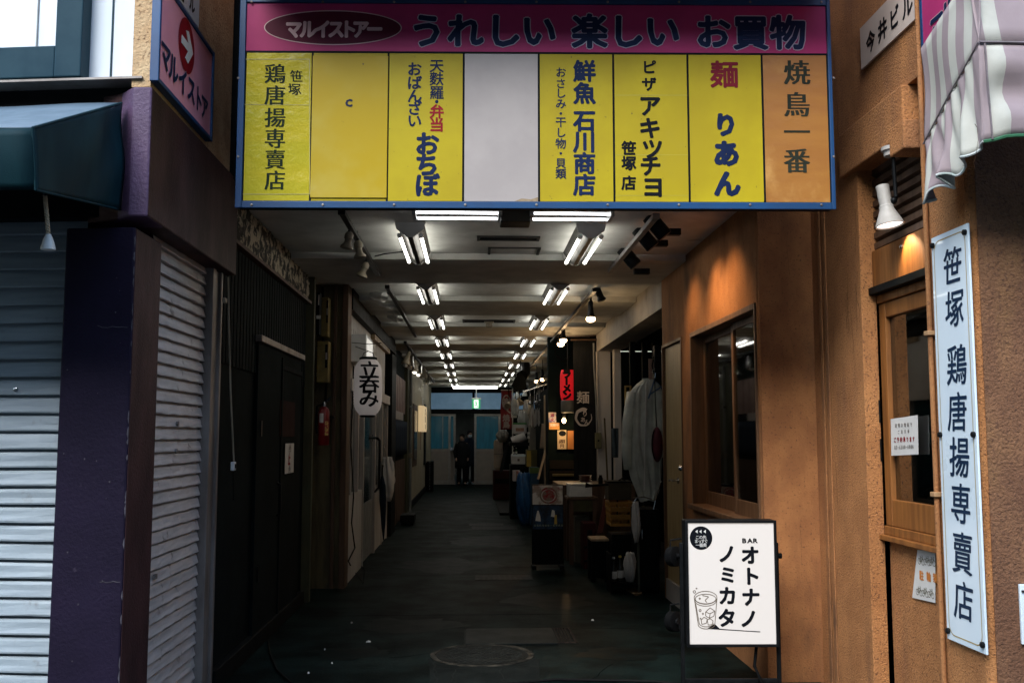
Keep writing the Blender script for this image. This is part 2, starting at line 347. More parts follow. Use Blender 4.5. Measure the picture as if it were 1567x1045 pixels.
def film(name, c, alpha):
    m = bpy.data.materials.new(name); m.use_nodes = True; n = m.node_tree.nodes; L = m.node_tree.links
    b = n['Principled BSDF']; b.inputs['Base Color'].default_value = (*c, 1); b.inputs['Roughness'].default_value = .35; b.inputs['Specular IOR Level'].default_value = .35
    tr = n.new('ShaderNodeBsdfTransparent'); tr.inputs[0].default_value = (.9, .95, .93, 1); mx = n.new('ShaderNodeMixShader')
    q = n.new('ShaderNodeTexNoise'); q.inputs['Scale'].default_value = 7; q.inputs['Detail'].default_value = 6; tc = n.new('ShaderNodeTexCoord'); L.new(tc.outputs['Object'], q.inputs['Vector'])
    r = n.new('ShaderNodeMapRange'); r.inputs[1].default_value = .3; r.inputs[2].default_value = .7; r.inputs[3].default_value = alpha - .14; r.inputs[4].default_value = alpha + .14
    L.new(q.outputs['Fac'], r.inputs[0]); L.new(r.outputs[0], mx.inputs[0]); L.new(tr.outputs[0], mx.inputs[1]); L.new(b.outputs[0], mx.inputs[2]); L.new(mx.outputs[0], n['Material Output'].inputs[0])
    bn = n.new('ShaderNodeBump'); bn.inputs['Distance'].default_value = .02; L.new(q.outputs['Fac'], bn.inputs['Height']); L.new(bn.outputs[0], b.inputs['Normal']); return m
coat_film = film('raincoat_film', (.62, .63, .58), .55)
bag_film = film('bag_film', (.5, .5, .48), .6)
cone_white = mat('lamp_white', (.42, .39, .35), .5, c2=(.34, .31, .27), scale=9)
plate_m = mat('fitting_white', (.36, .35, .33), .5, c2=(.30, .29, .27), scale=5)
plastic_film = mat('translucent_raincoat', (.42, .43, .40), .4, c2=(.34, .35, .33), scale=5, stretch=(3, 3, .6))
cloth_w = mat('white_cloth', (.5, .48, .46), .8, c2=(.42, .40, .385), scale=5)
cloth_k = mat('black_cloth', (.009, .010, .012), .8, c2=(.014, .015, .017), scale=7, stretch=(3, 3, .5))
cloth_n = mat('navy_cloth', (.012, .02, .035), .8, c2=(.018, .028, .045), scale=7)
blue_tp = mat('blue_tarpaulin', (.02, .10, .26), .4, c2=(.015, .07, .19), scale=7, bump=.01, bscale=12)
orange_cr = mat('amber_crate', (.42, .20, .03), .5, c2=(.34, .155, .025), scale=6)
yellow_bx = mat('yellow_box', (.45, .31, .05), .55, c2=(.37, .25, .04), scale=6)
card = mat('cardboard', (.27, .17, .09), .8, c2=(.22, .14, .07), scale=5)
skin = mat('skin', (.42, .26, .19), .6, c2=(.38, .23, .17), scale=6)
hair_m = mat('hair', (.012, .010, .009), .5, c2=(.02, .016, .014), scale=30)
iron = mat('cast_iron', (.0105, .013, .012), .6, spec=.15, c2=(.0065, .008, .0075), scale=9, bump=.002, bscale=60)
bottle_g = mat('dark_bottle_glass', (.02, .02, .015), .1, c2=(.03, .025, .018), scale=4)
banner_r = mat('red_banner', (.23, .02, .025), .75, c2=(.19, .016, .02), scale=5)

# =================================================================== THE SETTING
HC = 3.24                                             # ceiling height of the passage
XL, XR, XB = -1.62, 1.93, 2.30                        # left wall, right wall of the passage, right outer wall
struct('ground', MB().box(-60, 60, -60, 90, -.3, 0), asphalt)
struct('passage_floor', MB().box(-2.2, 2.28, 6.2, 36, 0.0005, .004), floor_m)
struct('ceiling', MB().box(-2.3, 2.28, 6.64, 33.3, HC, HC + .25).box(-1.2, 1.9, 5.47, 6.639, HC, HC + .24), ceil_m)  # front piece behind the sign is unseen, added to block light

cb_ = MB()
for k in range(9): cb_.box(-1.655, 1.925, 8.19 + 2.74 * k + .66, 8.19 + 2.74 * (k + 1) - .66, HC - .06, HC - .0015)
struct('ceiling_shade_bands', cb_, ceil_m)  # lowered bands added so the ceiling falls dark between the fittings

# the storey over the passage: its front slab is unseen, added to shade the sign
up = thing('upper_storey', 'upper storey of the building over the passage entrance, with an added shading slab', 'building', (0.3, 7, HC + .25))
build('wall', MB().box(-1.54, 2.29, 6.8, 33, HC + .26, 5.2), stucco, up)
build('shade_slab', MB().box(-1.22, 1.95, 4.74, 6.79, 4.14, 5.2), stucco, up)

# the building across the narrow street, behind the photographer: it keeps the low sky out of the passage
ob = thing('opposite_building', 'plain grey building across the street, facing the passage entrance', 'building', (0, -8, 0))
build('wall', MB().box(-70, 70, -14, -8, 0, 10.5), mat('grey_render', (.16, .155, .15), .8, c2=(.12, .117, .112), scale=.6), ob)
wn = MB()
for i in range(-8, 9):
    for j in range(3): wn.box(i * 3 - .8, i * 3 + .8, -8.02, -7.97, 1.0 + j * 3.6, 2.6 + j * 3.6)
build('window', wn, pane_d, ob)
# ------------------------------------------------------------------ left corner building
TH = radians(7)
FL = Fr((-1.62, 4.77, 0), (cos(TH), -sin(TH), 0))     # its street front, turned a little from the passage
dL = V((-cos(TH), sin(TH), 0)); nL = FL.n
lb = thing('corner_building', 'corner building with purple pillar, cream stucco upper wall and white siding', 'building', (-2.4, 5.6, 0))
def plan(mb, pts, z0, z1): return mb.prism([(x, y, z0) for x, y in pts], (0, 0, z1 - z0))
c0 = V((XL, 4.77, 0))
uP = FL.at(86, 700)[0]
pL = c0 - dL * uP * 1 if False else FL.P(uP, 0, 0)
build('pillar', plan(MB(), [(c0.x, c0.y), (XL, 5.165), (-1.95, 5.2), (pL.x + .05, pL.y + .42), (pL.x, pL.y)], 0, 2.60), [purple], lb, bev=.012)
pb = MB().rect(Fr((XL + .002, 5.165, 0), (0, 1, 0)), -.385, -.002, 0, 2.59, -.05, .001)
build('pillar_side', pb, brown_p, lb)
zb0 = X(230, 334, -1.55).z; zb1 = X(233, 133, -1.55).z
c1 = V((-1.55, 4.725, 0)); uB = FL.at(199, 250, .05)[0]; q1 = FL.P(uB, 0, .045)
ck_ = MB(); rr = random.Random(17)
for i in range(26):                                   # chipped paint along the pillar's edge and a few hairline cracks
    z = .25 + 2.3 * rr.random() ** .8; h_ = rr.uniform(.006, .035); w_ = rr.uniform(.002, .006)
    ck_.loft([[c0 + V((-.0 + .0015, -.0015, z - h_)), c0 + V((-w_, -.0022, z - h_ * .2)), c0 + V((.0018, w_ * .8, z + h_ * .3))], [c0 + V((.0015, -.0015, z + h_)), c0 + V((-w_ * .5, -.0022, z + h_ * .6)), c0 + V((.0018, w_ * .4, z + h_ * .9))]])
for i in range(16):
    u_ = rr.uniform(uP + .03, -.03); z = rr.uniform(.5, 2.4); r_ = rr.uniform(.0015, .005)
    ck_.flat(FL, [(u_ + r_ * cos(a_) * rr.uniform(.6, 1.3), z + r_ * sin(a_) * rr.uniform(.6, 1.6)) for a_ in [k * 1.05 for k in range(6)]], .0025)
for z, x0_, L_ in ((2.12, -.17, .15), (.93, -.11, .10)):
    pts_ = [(x0_ + L_ * t / 6, z + rr.uniform(-.006, .006)) for t in range(7)]; ck_.line(FL, pts_, .0028, .0022)
pc_o = build('paint_chips', ck_, mat('bare_plaster', (.085, .078, .092), .9, c2=(.05, .046, .056), scale=30), lb, norm=False); pc_o['kind'] = 'stuff'
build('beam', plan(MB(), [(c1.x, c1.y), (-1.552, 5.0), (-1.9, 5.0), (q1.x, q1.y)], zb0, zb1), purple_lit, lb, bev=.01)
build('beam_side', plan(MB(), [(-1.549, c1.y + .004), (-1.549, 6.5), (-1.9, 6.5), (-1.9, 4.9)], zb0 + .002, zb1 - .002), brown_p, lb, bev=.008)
c2 = V((-1.56, 4.73, 0)); uC = FL.at(204, 60, .035)[0]; q2 = FL.P(uC, 0, .035)
build('upper_wall', plan(MB(), [(c2.x, c2.y), (-1.56, 6.30), (-2.2, 6.3), (q2.x - .02, q2.y + .3), (q2.x, q2.y)], zb1 + .001, 5.0), cream_st, lb)
FS = Fr(FL.P(0, 0, -.05), FL.ux)
u0, v0 = FS.at(204, 128); 
build('siding', MB().rect(FS, -4.5, u0 - .004, v0, 5.0, -.3, 0), white_p, lb)
us = FS.at(172, 60)[0]
build('seam', MB().rect(FS, us - .004, us + .004, v0, 4.99, .001, .006), teal_m, lb)
build('flashing', MB().rect(FS, -4.5, u0 + .09, v0 - .012, v0 - .001, -.2, .10), rail_m, lb)
build('soffit', MB().rect(FS, -4.5, u0 + .02, FS.at(195, 330)[1], v0 - .015, -.3, -.02), black_m, lb)
# street shutter: ribbed slats, behind the pillar face
FR = Fr(FL.P(0, 0, -.16), FL.ux)
def slats(mb, fr, u0, u1, z0, z1, pitch, dep):
    n = int((z1 - z0) / pitch); prof = []
    for i in range(n):
        z = z0 + i * pitch
        prof += [(z, -.012), (z + pitch * .13, -.012), (z + pitch * .15, dep * 1.35), (z + pitch * .24, dep * 1.4), (z + pitch * .5, dep * .9), (z + pitch * .8, dep * .5), (z + pitch * .97, dep * .1)]
    k = len(mb.v); N = 16
    for z, d in prof:
        for j in range(N + 1): mb.v.append(fr.P(u0 + (u1 - u0) * j / N, z + .0011 * sin(j * 1.7 + z * 9), d + random.uniform(-.0016, .0016) + .0022 * sin(j * 2.3 + z * 5.1)))
    for i in range(len(prof) - 1):
        for j in range(N): mb.f.append((k + i * (N + 1) + j, k + i * (N + 1) + j + 1, k + (i + 1) * (N + 1) + j + 1, k + (i + 1) * (N + 1) + j))
    return mb
sh = build('roller_shutter', slats(MB(), FR, -3.6, uP + .03, .02, 2.75, .0885, .014), shutter_m, lb)
sh['label'] = 'pale blue grey roller shutter facing the street'
build('wall', MB().rect(FR, -4.5, uP, 0, 2.8, -.3, -.04), black_m, lb)
uk, vk = FR.at(27, 596); build('keyhole', MB().lathe(FR.P(uk, vk, .012), FR.n, [(0, .011), (.008, .011), (.01, .006)], 12), chrome, lb, smooth=True)
# alley-side shutter in its rails
FA = Fr((-1.675, 5.17, 0), (0, 1, 0))
s2 = build('side_shutter', slats(MB(), FA, 0, 1.07, .01, 2.86, .068, .012), shutter_old, lb)
s2['label'] = 'grey dented roller shutter facing the passage'
build('guide_rail', MB().box(-1.70, -1.615, 6.2, 6.27, 0, 2.80).box(-1.70, -1.63, 6.272, 6.38, 0, 2.80).box(-1.70, -1.61, 6.382, 6.42, 0, 2.80), rail_m, lb, bev=.004)
build('shutter_lock', MB().lathe(X(270, 648, -1.66), (1, 0, 0), [(0, .014), (.012, .014)], 12).lathe(X(268, 690, -1.66), (1, 0, 0), [(0, .013), (.012, .013)], 12).box(-1.66, -1.648, 5.34, 5.38, .86, .885), rail_m, lb)
build('inner_wall', MB().box(-2.2, -1.72, 5.17, 6.5, 0, 3.3), black_m, lb)

# awning over the street shutter
aw = thing('awning', 'dark teal canvas awning with pale top over the street shutter', 'awning', (-1.9, 4.3, 2.5))
xa = -1.70
A0, A1, A2, A3 = X(186, 158, xa), X(50, 196, xa), X(55, 291, xa), X(184, 321, xa)
def lerp(a, b, t): return a + (b - a) * t
def sidep(i, j):
    top = lerp(A1, A0, i); bot = lerp(A2, A3, i); p = lerp(bot, top, j)
    b = .022 * sin(9 * (i * 1.1 - .55 * j)) * i ** 2 * sin(pi * j) + .012 * sin(21 * (i - .35 * j)) * max(0, i - .55) * (1 - .4 * j)
    return p + V((.02 * sin(pi * i) * sin(pi * j) + b, 0, 0))
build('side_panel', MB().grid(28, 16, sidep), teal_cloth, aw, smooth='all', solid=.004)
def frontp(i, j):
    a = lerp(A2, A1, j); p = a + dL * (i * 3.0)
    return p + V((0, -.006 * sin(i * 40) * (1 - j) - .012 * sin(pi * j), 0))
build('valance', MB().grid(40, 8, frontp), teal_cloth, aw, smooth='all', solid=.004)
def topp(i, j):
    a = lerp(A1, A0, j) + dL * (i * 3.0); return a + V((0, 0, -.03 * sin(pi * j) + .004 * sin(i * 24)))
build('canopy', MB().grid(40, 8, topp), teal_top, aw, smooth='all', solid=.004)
build('hem', MB().tube([A1, lerp(A1, A2, .5) + V((.004, -.006, 0)), A2], .007, 6).tube([A0, A1], .006, 6).tube([A2, A3], .006, 6), teal_cloth, aw, smooth=True)
build('frame', MB().tube([A2 + V((-.03, .03, .02)), A3 + V((-.03, 0, .03))], .012, 8).tube([A2 + V((-.03, .03, .02)), A2 + dL * 2.9 + V((0, .03, .02))], .012, 8), black_metal, aw, smooth=True)
# cord with a white plug under the awning
pc = thing('hanging_plug', 'twisted cream cord with a white plug hanging under the teal awning', 'cord', X(76, 360, -1.78))
P0 = X(69, 300, -1.78); P1 = X(74, 360, -1.78)
tw = MB()
for s in (0, pi): tw.tube([lerp(P0, P1, t / 60) + V((.0055 * cos(t * .75 + s), .0055 * sin(t * .75 + s), 0)) for t in range(61)], .0045, 5)
build('rope', tw, mat('cream_rope', (.45, .38, .28), .8, c2=(.36, .29, .2), scale=30), pc, smooth=True)
build('plug', MB().lathe(P1 + V((0, 0, .004)), (0.02, 0, -1), [(0, .010), (.012, .016), (.03, .022), (.058, .029), (.066, .029), (.068, .02)], 14), white_pl, pc, smooth=True)
build('hook', MB().tube([P0 + V((.02 * cos(t) + .01, 0, .02 * sin(t) + .02)) for t in [x * .4 for x in range(-2, 11)]], .003, 6), chrome, pc, smooth=True)

# big white sign box with teal frame on the siding
sb = thing('signboard', 'white blank signboard in a dark teal frame above the teal awning', 'signboard', FS.P(-2, 3.3, .1))
ur, vb = FS.at(124, 118, .08)
build('frame', MB().frame(FS, -3.8, ur, vb, 4.9, .135, .002, .09, .16), teal_m, sb, bev=.006)
build('panel', MB().rect(FS, -3.8 + .137, ur - .137, vb + .162, 4.76, .002, .05), white_p, sb)
ui, vi = FS.at(56, 104, .05)
build('trim', MB().rect(FS, -3.6, ui, vi, vi + .006, .052, .058).rect(FS, ui - .006, ui, vi + .008, 4.7, .052, .058), grey_pl, sb)

# pink arrow sign and the white name plate over it, both on the alley side of the corner
FW = Fr((-1.56, 4.73, 0), (0, 1, 0))                  # u grows into the passage
ps = thing('direction_sign', 'pink store sign with red arrow disc on the cream corner wall', 'sign', (-1.54, 5.3, 2.9))
ua, va = FW.at(237.5, 122, .03); ub, vb_ = FW.at(321.5, 212, .03); vt = FW.at(321.5, 76, .03)[1]
build('frame', MB().frame(FW, ua, ub, va - .005, vt, .022, .002, .045), navy_f, ps, bev=.003)
build('panel', MB().rect(FW, ua + .023, ub - .023, va + .02, vt - .023, .004, .034), pink_l, ps)
uc, vc = FW.at(285, 71, .034); 
build('arrow_disc', MB().disc(FW, uc, vc, .145, .145, .037), red_ink, ps)
ar = MB().poly(FW, [(uc - .10, vc + .022), (uc + .02, vc + .022), (uc - .028, vc + .075), (uc + .022, vc + .088), (uc + .112, vc), (uc + .022, vc - .088), (uc - .028, vc - .075), (uc + .02, vc - .022), (uc - .10, vc - .022)], .038, .040)
build('arrow', ar, paper, ps)
T1 = [('マ', 254, 86, 48), ('ル', 266, 105, 47), ('イ', 280, 124, 45), ('ス', 293, 138, 43), ('ト', 304, 152, 42), ('ア', 313, 165, 40)]
build('lettering', write(write(MB(), FW, T1, .0375, .050), FW, [], 0), mat('pale_outline', (.6, .42, .45), .5, c2=(.55, .38, .4), scale=5), ps, norm=False)
build('letter_face', write(MB(), FW, T1, .0395, .030), navy, ps, norm=False)
np_ = thing('name_plate', 'white building name plate above the pink arrow sign, mostly cut off by the photo edge', 'sign', (-1.54, 5.3, 3.6))
ux0, vx0 = FW.at(262, -22, .012); ux1, vx1 = FW.at(304, 46, .012)
build('plate', MB().rect(FW, ux0 - .45, ux1, vx1 + .01, vx1 + .42, .001, .012), enamel, np_)
build('lettering', write(MB(), FW, [('ビ', 279, -12, 32), ('ル', 294, 6, 31)], .0135, .03), ink, np_, norm=False)
# added black filler standing for the dark gap between the corner wall and the main sign
build('gap_filler', MB().box(-2.0, -1.545, 6.36, 6.62, 3.25, 5.2).box(-1.5445, -1.22, 6.36, 6.62, 3.50, 5.2), black_m, lb)

# =================================================================== MAIN SHOP SIGN OVER THE ENTRANCE
TS = radians(1.53)
FM = Fr((0.2, 5.35, 0), (cos(TS), -sin(TS), 0))
ms = thing('shop_sign', 'long shop directory sign over the passage, magenta header above eight panels', 'sign', FM.P(0, 3.1, -.1))
a0, z0 = FM.at(360.5, 319); a1 = FM.at(1278, 319)[0]
pl, zb = FM.at(370.7, 308.6); pr, zm = FM.at(1266, 83.5); zt = FM.at(800, 8)[1]
prb = FM.at(1272, 310)[0]
zmid = (FM.at(375, 81.5)[1] + zm) / 2
build('cabinet', MB().rect(FM, a0, a1, z0 + .012, zt + .10, -.10, -.002), black_m, ms, bev=.006)
build('frame', MB().rect(FM, a0, pl, z0, zt + .10, 0, .02).rect(FM, prb, a1, z0, zt + .10, 0, .02).rect(FM, pl + .0005, prb - .0005, z0, zb, 0, .018).rect(FM, pl + .0005, prb - .0005, zt, zt + .10, 0, .018), navy_f, ms, bev=.003)
build('header', MB().rect(FM, pl + .001, prb - .001, zmid + .006, zt - .002, 0, .008), pink, ms)
eu, ev = FM.at(510, 44); em_ = FM.m(510, 44)
build('oval', MB().disc(FM, eu, ev, 103.5 * em_, 26.5 * em_, .0095, 64), maroon, ms)
build('oval_line', MB().ring(FM, eu, ev, 105 * em_, 27.5 * em_, .0055, .0102, 64), ink_pk, ms)
HT = [(c, x, 45, 30) for c, x in zip('マルイストアー', (449, 471, 493, 514, 533, 551.5, 573))]
build('oval_lettering', write(MB(), FM, HT, .0108, .050, wx=.86), ink_pk, ms, norm=False)
BT = [(c, x, y, 56) for c, x, y in zip('うれしい楽しいお買物', (653, 711, 770, 824, 901.5, 958, 1013, 1090.5, 1148, 1205), (47, 47, 47, 47, 48, 48, 48, 49, 50, 50))]
build('header_outline', write(MB(), FM, BT, .0092, .061, wx=1.0), mat('outline_blue_grey', (.46, .43, .50), .5, c2=(.40, .37, .44), scale=5), ms, norm=False)
build('header_lettering', write(MB(), FM, BT, .0106, .036), navy, ms, norm=False)
xs = [pl + .001] + [(FM.at(xt, 84)[0] + FM.at(xb, 309)[0]) / 2 for xt, xb in ((477.8, 476), (594, 593), (709, 709.5), (823.8, 825.5), (937.6, 940.5), (1051.6, 1055), (1165.5, 1169.5))] + [prb - .001]
mats = [yel_film, yel, yel, blank, yel, yel, yel, amber]
for i in range(8):
    build('panel', MB().rect(FM, xs[i] + .006, xs[i + 1] - .006, zb + .004, zmid - .006, 0, .008), mats[i], ms)
# second panel: an older loose board over the yellow one
b0 = FM.at(479.5, 87); b1 = FM.at(592, 304)
build('loose_board', MB().rect(FM, b0[0], b1[0], b1[1], b0[1], .009, .016), yel_deep, ms, bev=.002)
build('film_edge', MB().line(FM, [FM.at(374, 92), FM.at(474, 92), FM.at(474.5, 298), FM.at(372, 298)], .004, .0095).line(FM, [FM.at(374, 161), FM.at(474, 162)], .003, .0095), mat('film_edge', (.36, .31, .08), .4, c2=(.4, .35, .1), scale=6), ms, norm=False)
build('film_join', MB().line(FM, [FM.at(941, 147), FM.at(1051, 147)], .004, .009).line(FM, [FM.at(942, 238), FM.at(1052, 238)], .003, .009).line(FM, [FM.at(943, 300), FM.at(1053, 300)], .003, .009), mat('film_join', (.36, .30, .03), .4, c2=(.4, .33, .04), scale=6), ms, norm=False)
L1 = MB(); write(L1, FM, column('鶏唐揚専賣店', 420.5, (113, 146, 180, 212, 244, 276), 32.5), .0098, .022, serif)
write(L1, FM, [('笹', 453.5, 117, 20), ('塚', 450.5, 137, 20)], .0098, .02, serif, slant=-.12)
build('lettering', L1, ink_g, ms, norm=False)
build('lettering', write(MB(), FM, [('C', 534, 158, 15)], .0175, .06), navy, ms, norm=False)
L3 = MB(); write(L3, FM, column('天麩羅・', 668, (101, 121, 142, 156), 22.5), .0095, .016); write(L3, FM, column('おばんざい', 634, (106, 127, 147, 166, 185), 23), .0095, .028)
write(L3, FM, column('おちぼ', 653, (220, 252, 283), 38), .0095, .042)
build('lettering', L3, navy, ms, norm=False)
build('red_lettering', write(MB(), FM, column('弁当', 668, (171, 191), 23), .0095, .030), red_ink, ms, norm=False)
L5 = MB(); write(L5, FM, column('鮮魚石川商店', 894, (109, 143, 185, 217, 250, 283), 35), .0095, .036)
write(L5, FM, column('おさしみ・干し物・貝類', 858, (111, 128, 143, 159, 174, 187, 203, 220, 235, 250, 266), 17), .0095, .016)
build('lettering', L5, navy, ms, norm=False)
L6 = MB(); write(L6, FM, [('ピ', 993, 103, 23), ('ザ', 993, 129, 23)], .0097, .035); write(L6, FM, [('ア', 994, 162, 35), ('キ', 994, 196, 35), ('ツ', 998, 228, 34), ('チ', 995, 254, 34), ('ヨ', 999, 286, 36)], .0097, .036)
write(L6, FM, column('笹塚店', 962, (227, 250, 280), 23), .0097, .036)
build('lettering', L6, ink, ms, norm=False)
build('red_lettering', write(MB(), FM, [('麺', 1108, 114, 44)], .0095, .028), mat('dark_red_ink', (.16, .008, .018), .5, c2=(.13, .007, .015), scale=8, spec=.12), ms, norm=False)
build('lettering', write(MB(), FM, [('り', 1110, 191, 38), ('あ', 1111, 235, 42), ('ん', 1112, 281, 42)], .0095, .058), navy, ms, norm=False)
build('lettering', write(MB(), FM, column('焼鳥一番', 1219, (111, 160, 202, 246), 41), .0098, .030, serif), mat('grey_green_ink', (.018, .022, .015), .5, c2=(.026, .03, .02), scale=8), ms, norm=False)
build('divider', (lambda mb: [mb.rect(FM, xs[i] - .005, xs[i] + .005, zb + .004, zmid - .006, 0, .0092) for i in range(1, 8)] and mb)(MB()).rect(FM, pl + .002, prb - .002, zmid - .0055, zmid + .0055, 0, .0094), black_m, ms)
sw = []
for k in range(9):
    for pxy in (313.5, 3.5): sw.append((385 + k * 109, pxy))
for k in range(2):
    for px in (364.5, 1276): sw.append((px, 120 + k * 120))
for px, py in sw:
    u, v = FM.at(px, py, .02); build('screw', MB().lathe(FM.P(u, v, .0195), FM.n, [(0, .007), (.003, .0065), (.004, .003)], 10), rail_m, ms)
# worn spots
cr = MB(); u, v = FM.at(815, 308); cr.flat(FM, [(u - .1, v - .004), (u + .028, v - .004), (u + .03, v + .02), (u - .01, v + .008), (u - .06, v + .012)], .0093)
build('chipped_corner', cr, mat('chipped_board', (.30, .22, .13), .8, c2=(.22, .15, .08), scale=40), ms, norm=False)

# =================================================================== CEILING: FLUORESCENT FITTINGS AND SERVICES
def fitting(name, label, L=1.16):
    t = thing(name, label, 'ceiling light', (0, 0, HC), 'fluorescent fittings along the passage ceiling')
    body = MB().prism([(-.107, 0, HC - .001), (.107, 0, HC - .001), (.018, 0, HC - .112), (-.018, 0, HC - .112)], (0, L + .06, 0))
    for q in body.v: q.y -= (L + .06) / 2
    build('body', body, fit_m, t)
    for s in (-1, 1):
        k = 1 if s > 0 else 0
        e = MB().prism([(-.118, s * (L / 2 + .031), HC - .001), (.118, s * (L / 2 + .031), HC - .001), (.105, s * (L / 2 + .031), HC - .055), (.025, s * (L / 2 + .031), HC - .116), (-.025, s * (L / 2 + .031), HC - .116), (-.105, s * (L / 2 + .031), HC - .055)], (0, s * .02, 0))
        build('end_plate', e, plate_m, t)
    for x in (-.0825, .0825):
        build('tube', MB().tube([(x, -L / 2 + .02, HC - .098), (x, L / 2 - .02, HC - .098)], .0125, 10), tube_m, t, smooth=True)
        for s in (-1, 1): build('tube_cap', MB().tube([(x, s * (L / 2 + .03), HC - .098), (x, s * (L / 2 - .018), HC - .098)], .018, 10), white_pl, t, smooth=True)
    return t
f0 = None
order = ['nearest', 'second', 'third', 'fourth', 'fifth', 'sixth', 'seventh', 'eighth', 'farthest']
for side, x in (('left', -.487), ('right', .912)):
    for k in range(9):
        lab = 'twin tube ceiling light, %s in the %s row from the entrance' % (order[k], side) if k else 'twin tube ceiling light nearest the entrance in the %s row' % side
        if f0 is None: f0 = fitting('ceiling_light', lab); f0.location = (x, 8.19, HC)
        else: dup(f0, (x - (.008 * k if side == 'left' else 0), 8.19 + 2.74 * k, HC), lab)
# the cross fittings just behind the sign, and one at the far end
def crossfit(name, x0, x1, y, label, m):
    t = thing(name, label, 'ceiling light', ((x0 + x1) / 2, y, HC))
    build('body', MB().box(x0 - .06, x1 + .06, y - .05, y + .08, HC - .06, HC - .001), fit_m, t, bev=.006)
    for dy in (-.08, .10):
        build('tube', MB().tube([(x0, y + dy, HC - .115), (x1, y + dy, HC - .115)], .009, 10), m, t, smooth=True)
    for xx in (x0 - .03, x1 + .005):
        build('socket', MB().box(xx, xx + .025, y - .095, y + .115, HC - .132, HC - .062), plate_m, t)
    return t
p, q = Z(637, 325, HC - .115), Z(762, 325, HC - .115); crossfit('ceiling_light', p.x, q.x, 6.80, 'short twin tube light left of the dark box, just behind the shop sign', tube_c)
p, q = Z(818, 325, HC - .115), Z(935, 325, HC - .115); crossfit('ceiling_light', p.x, q.x, 6.80, 'short twin tube light right of the dark box, just behind the shop sign', tube_c)
ft = thing('ceiling_light', 'long tube light across the passage at its far end', 'ceiling light', (.2, 31.6, HC))
build('body', MB().box(-.62, .78, 31.5, 31.6, HC - .07, HC - .001), white_pl, ft)
build('tube', MB().tube([(-.62, 31.42, HC - .11), (.78, 31.42, HC - .11)], .03, 10), tube_m, ft, smooth=True)
a, b = Z(763, 342, HC - .16), Z(817, 321, HC - .16)
jb = thing('junction_box', 'dark square box on the ceiling between two short tubes', 'box', (.29, 6.85, HC))
build('box', MB().box(a.x + .01, b.x, 6.74, 6.95, HC - .17, HC - .002), mat('dark_box', (.06, .055, .045), .5, c2=(.045, .04, .034), scale=6), jb, bev=.008)
build('cover_screw', MB().lathe(((a.x + b.x) / 2, 6.739, HC - .085), (0, -1, 0), [(0, .006), (.004, .006)], 8), steel, jb)
def vent(px, w_, y, d, lab, lou):
    t = thing('ceiling_vent', lab, 'vent', (px, y, HC))
    x0, x1 = px - w_ / 2, px + w_ / 2
    fr = Fr((0, 0, HC - .0005), (1, 0, 0), (0, 1, 0)); fr.n = V((0, 0, -1))
    build('frame', MB().frame(fr, x0, x1, y - d / 2, y + d / 2, .022, .0, .014), mat('vent_frame', (.07, .07, .065), .5, c2=(.05, .05, .047), scale=6), t)
    mb = MB()
    if lou:
        for i in range(lou): mb.rect(fr, x0 + .024, x1 - .024, y - d / 2 + .03 + i * (d - .05) / lou, y - d / 2 + .036 + i * (d - .05) / lou, .002, .011)
        build('louvre', mb, black_metal, t)
    else: build('panel', mb.rect(fr, x0 + .024, x1 - .024, y - d / 2 + .024, y + d / 2 - .024, .001, .006), ceil_m, t)
    return t
c = Z(778, 364, HC); vent(c.x, .52, c.y, .16, 'narrow dark slot vent on the ceiling behind the sign', 3)
c = Z(786, 385, HC); vent(c.x, .46, c.y, .42, 'rectangular ceiling hatch with dark frame behind the slot vent', 0)
c = Z(748, 491, HC); vent(c.x, .75, c.y, .3, 'dark slot vent further in, above the round ceiling sensor', 3)
c = Z(742, 501, HC); vent(c.x, .60, c.y, .25, 'second slot vent behind the round ceiling sensor', 2)
c = Z(748, 494, HC)
sn = thing('smoke_detector', 'small round detector between two ceiling vents', 'detector', (c.x, c.y, HC))
build('base', MB().lathe((c.x, c.y - .2, HC - .001), (0, 0, -1), [(0, .07), (.025, .07), (.03, .05)], 18), ivory, sn, smooth=True)
build('head', MB().lathe((c.x, c.y - .2, HC - .03), (0, 0, -1), [(0, .05), (.05, .05), (.06, .03)], 18), ivory, sn, smooth=True)
c = Z(727, 580, HC)
sn2 = thing('smoke_detector', 'round detector on the ceiling near the far doors', 'detector', (c.x, 25.6, HC))
build('base', MB().lathe((c.x, 25.6, HC - .001), (0, 0, -1), [(0, .10), (.03, .10), (.035, .06)], 14), ivory, sn2, smooth=True)
build('head', MB().lathe((c.x, 25.6, HC - .035), (0, 0, -1), [(0, .06), (.06, .06), (.07, .04)], 14), ivory, sn2, smooth=True)

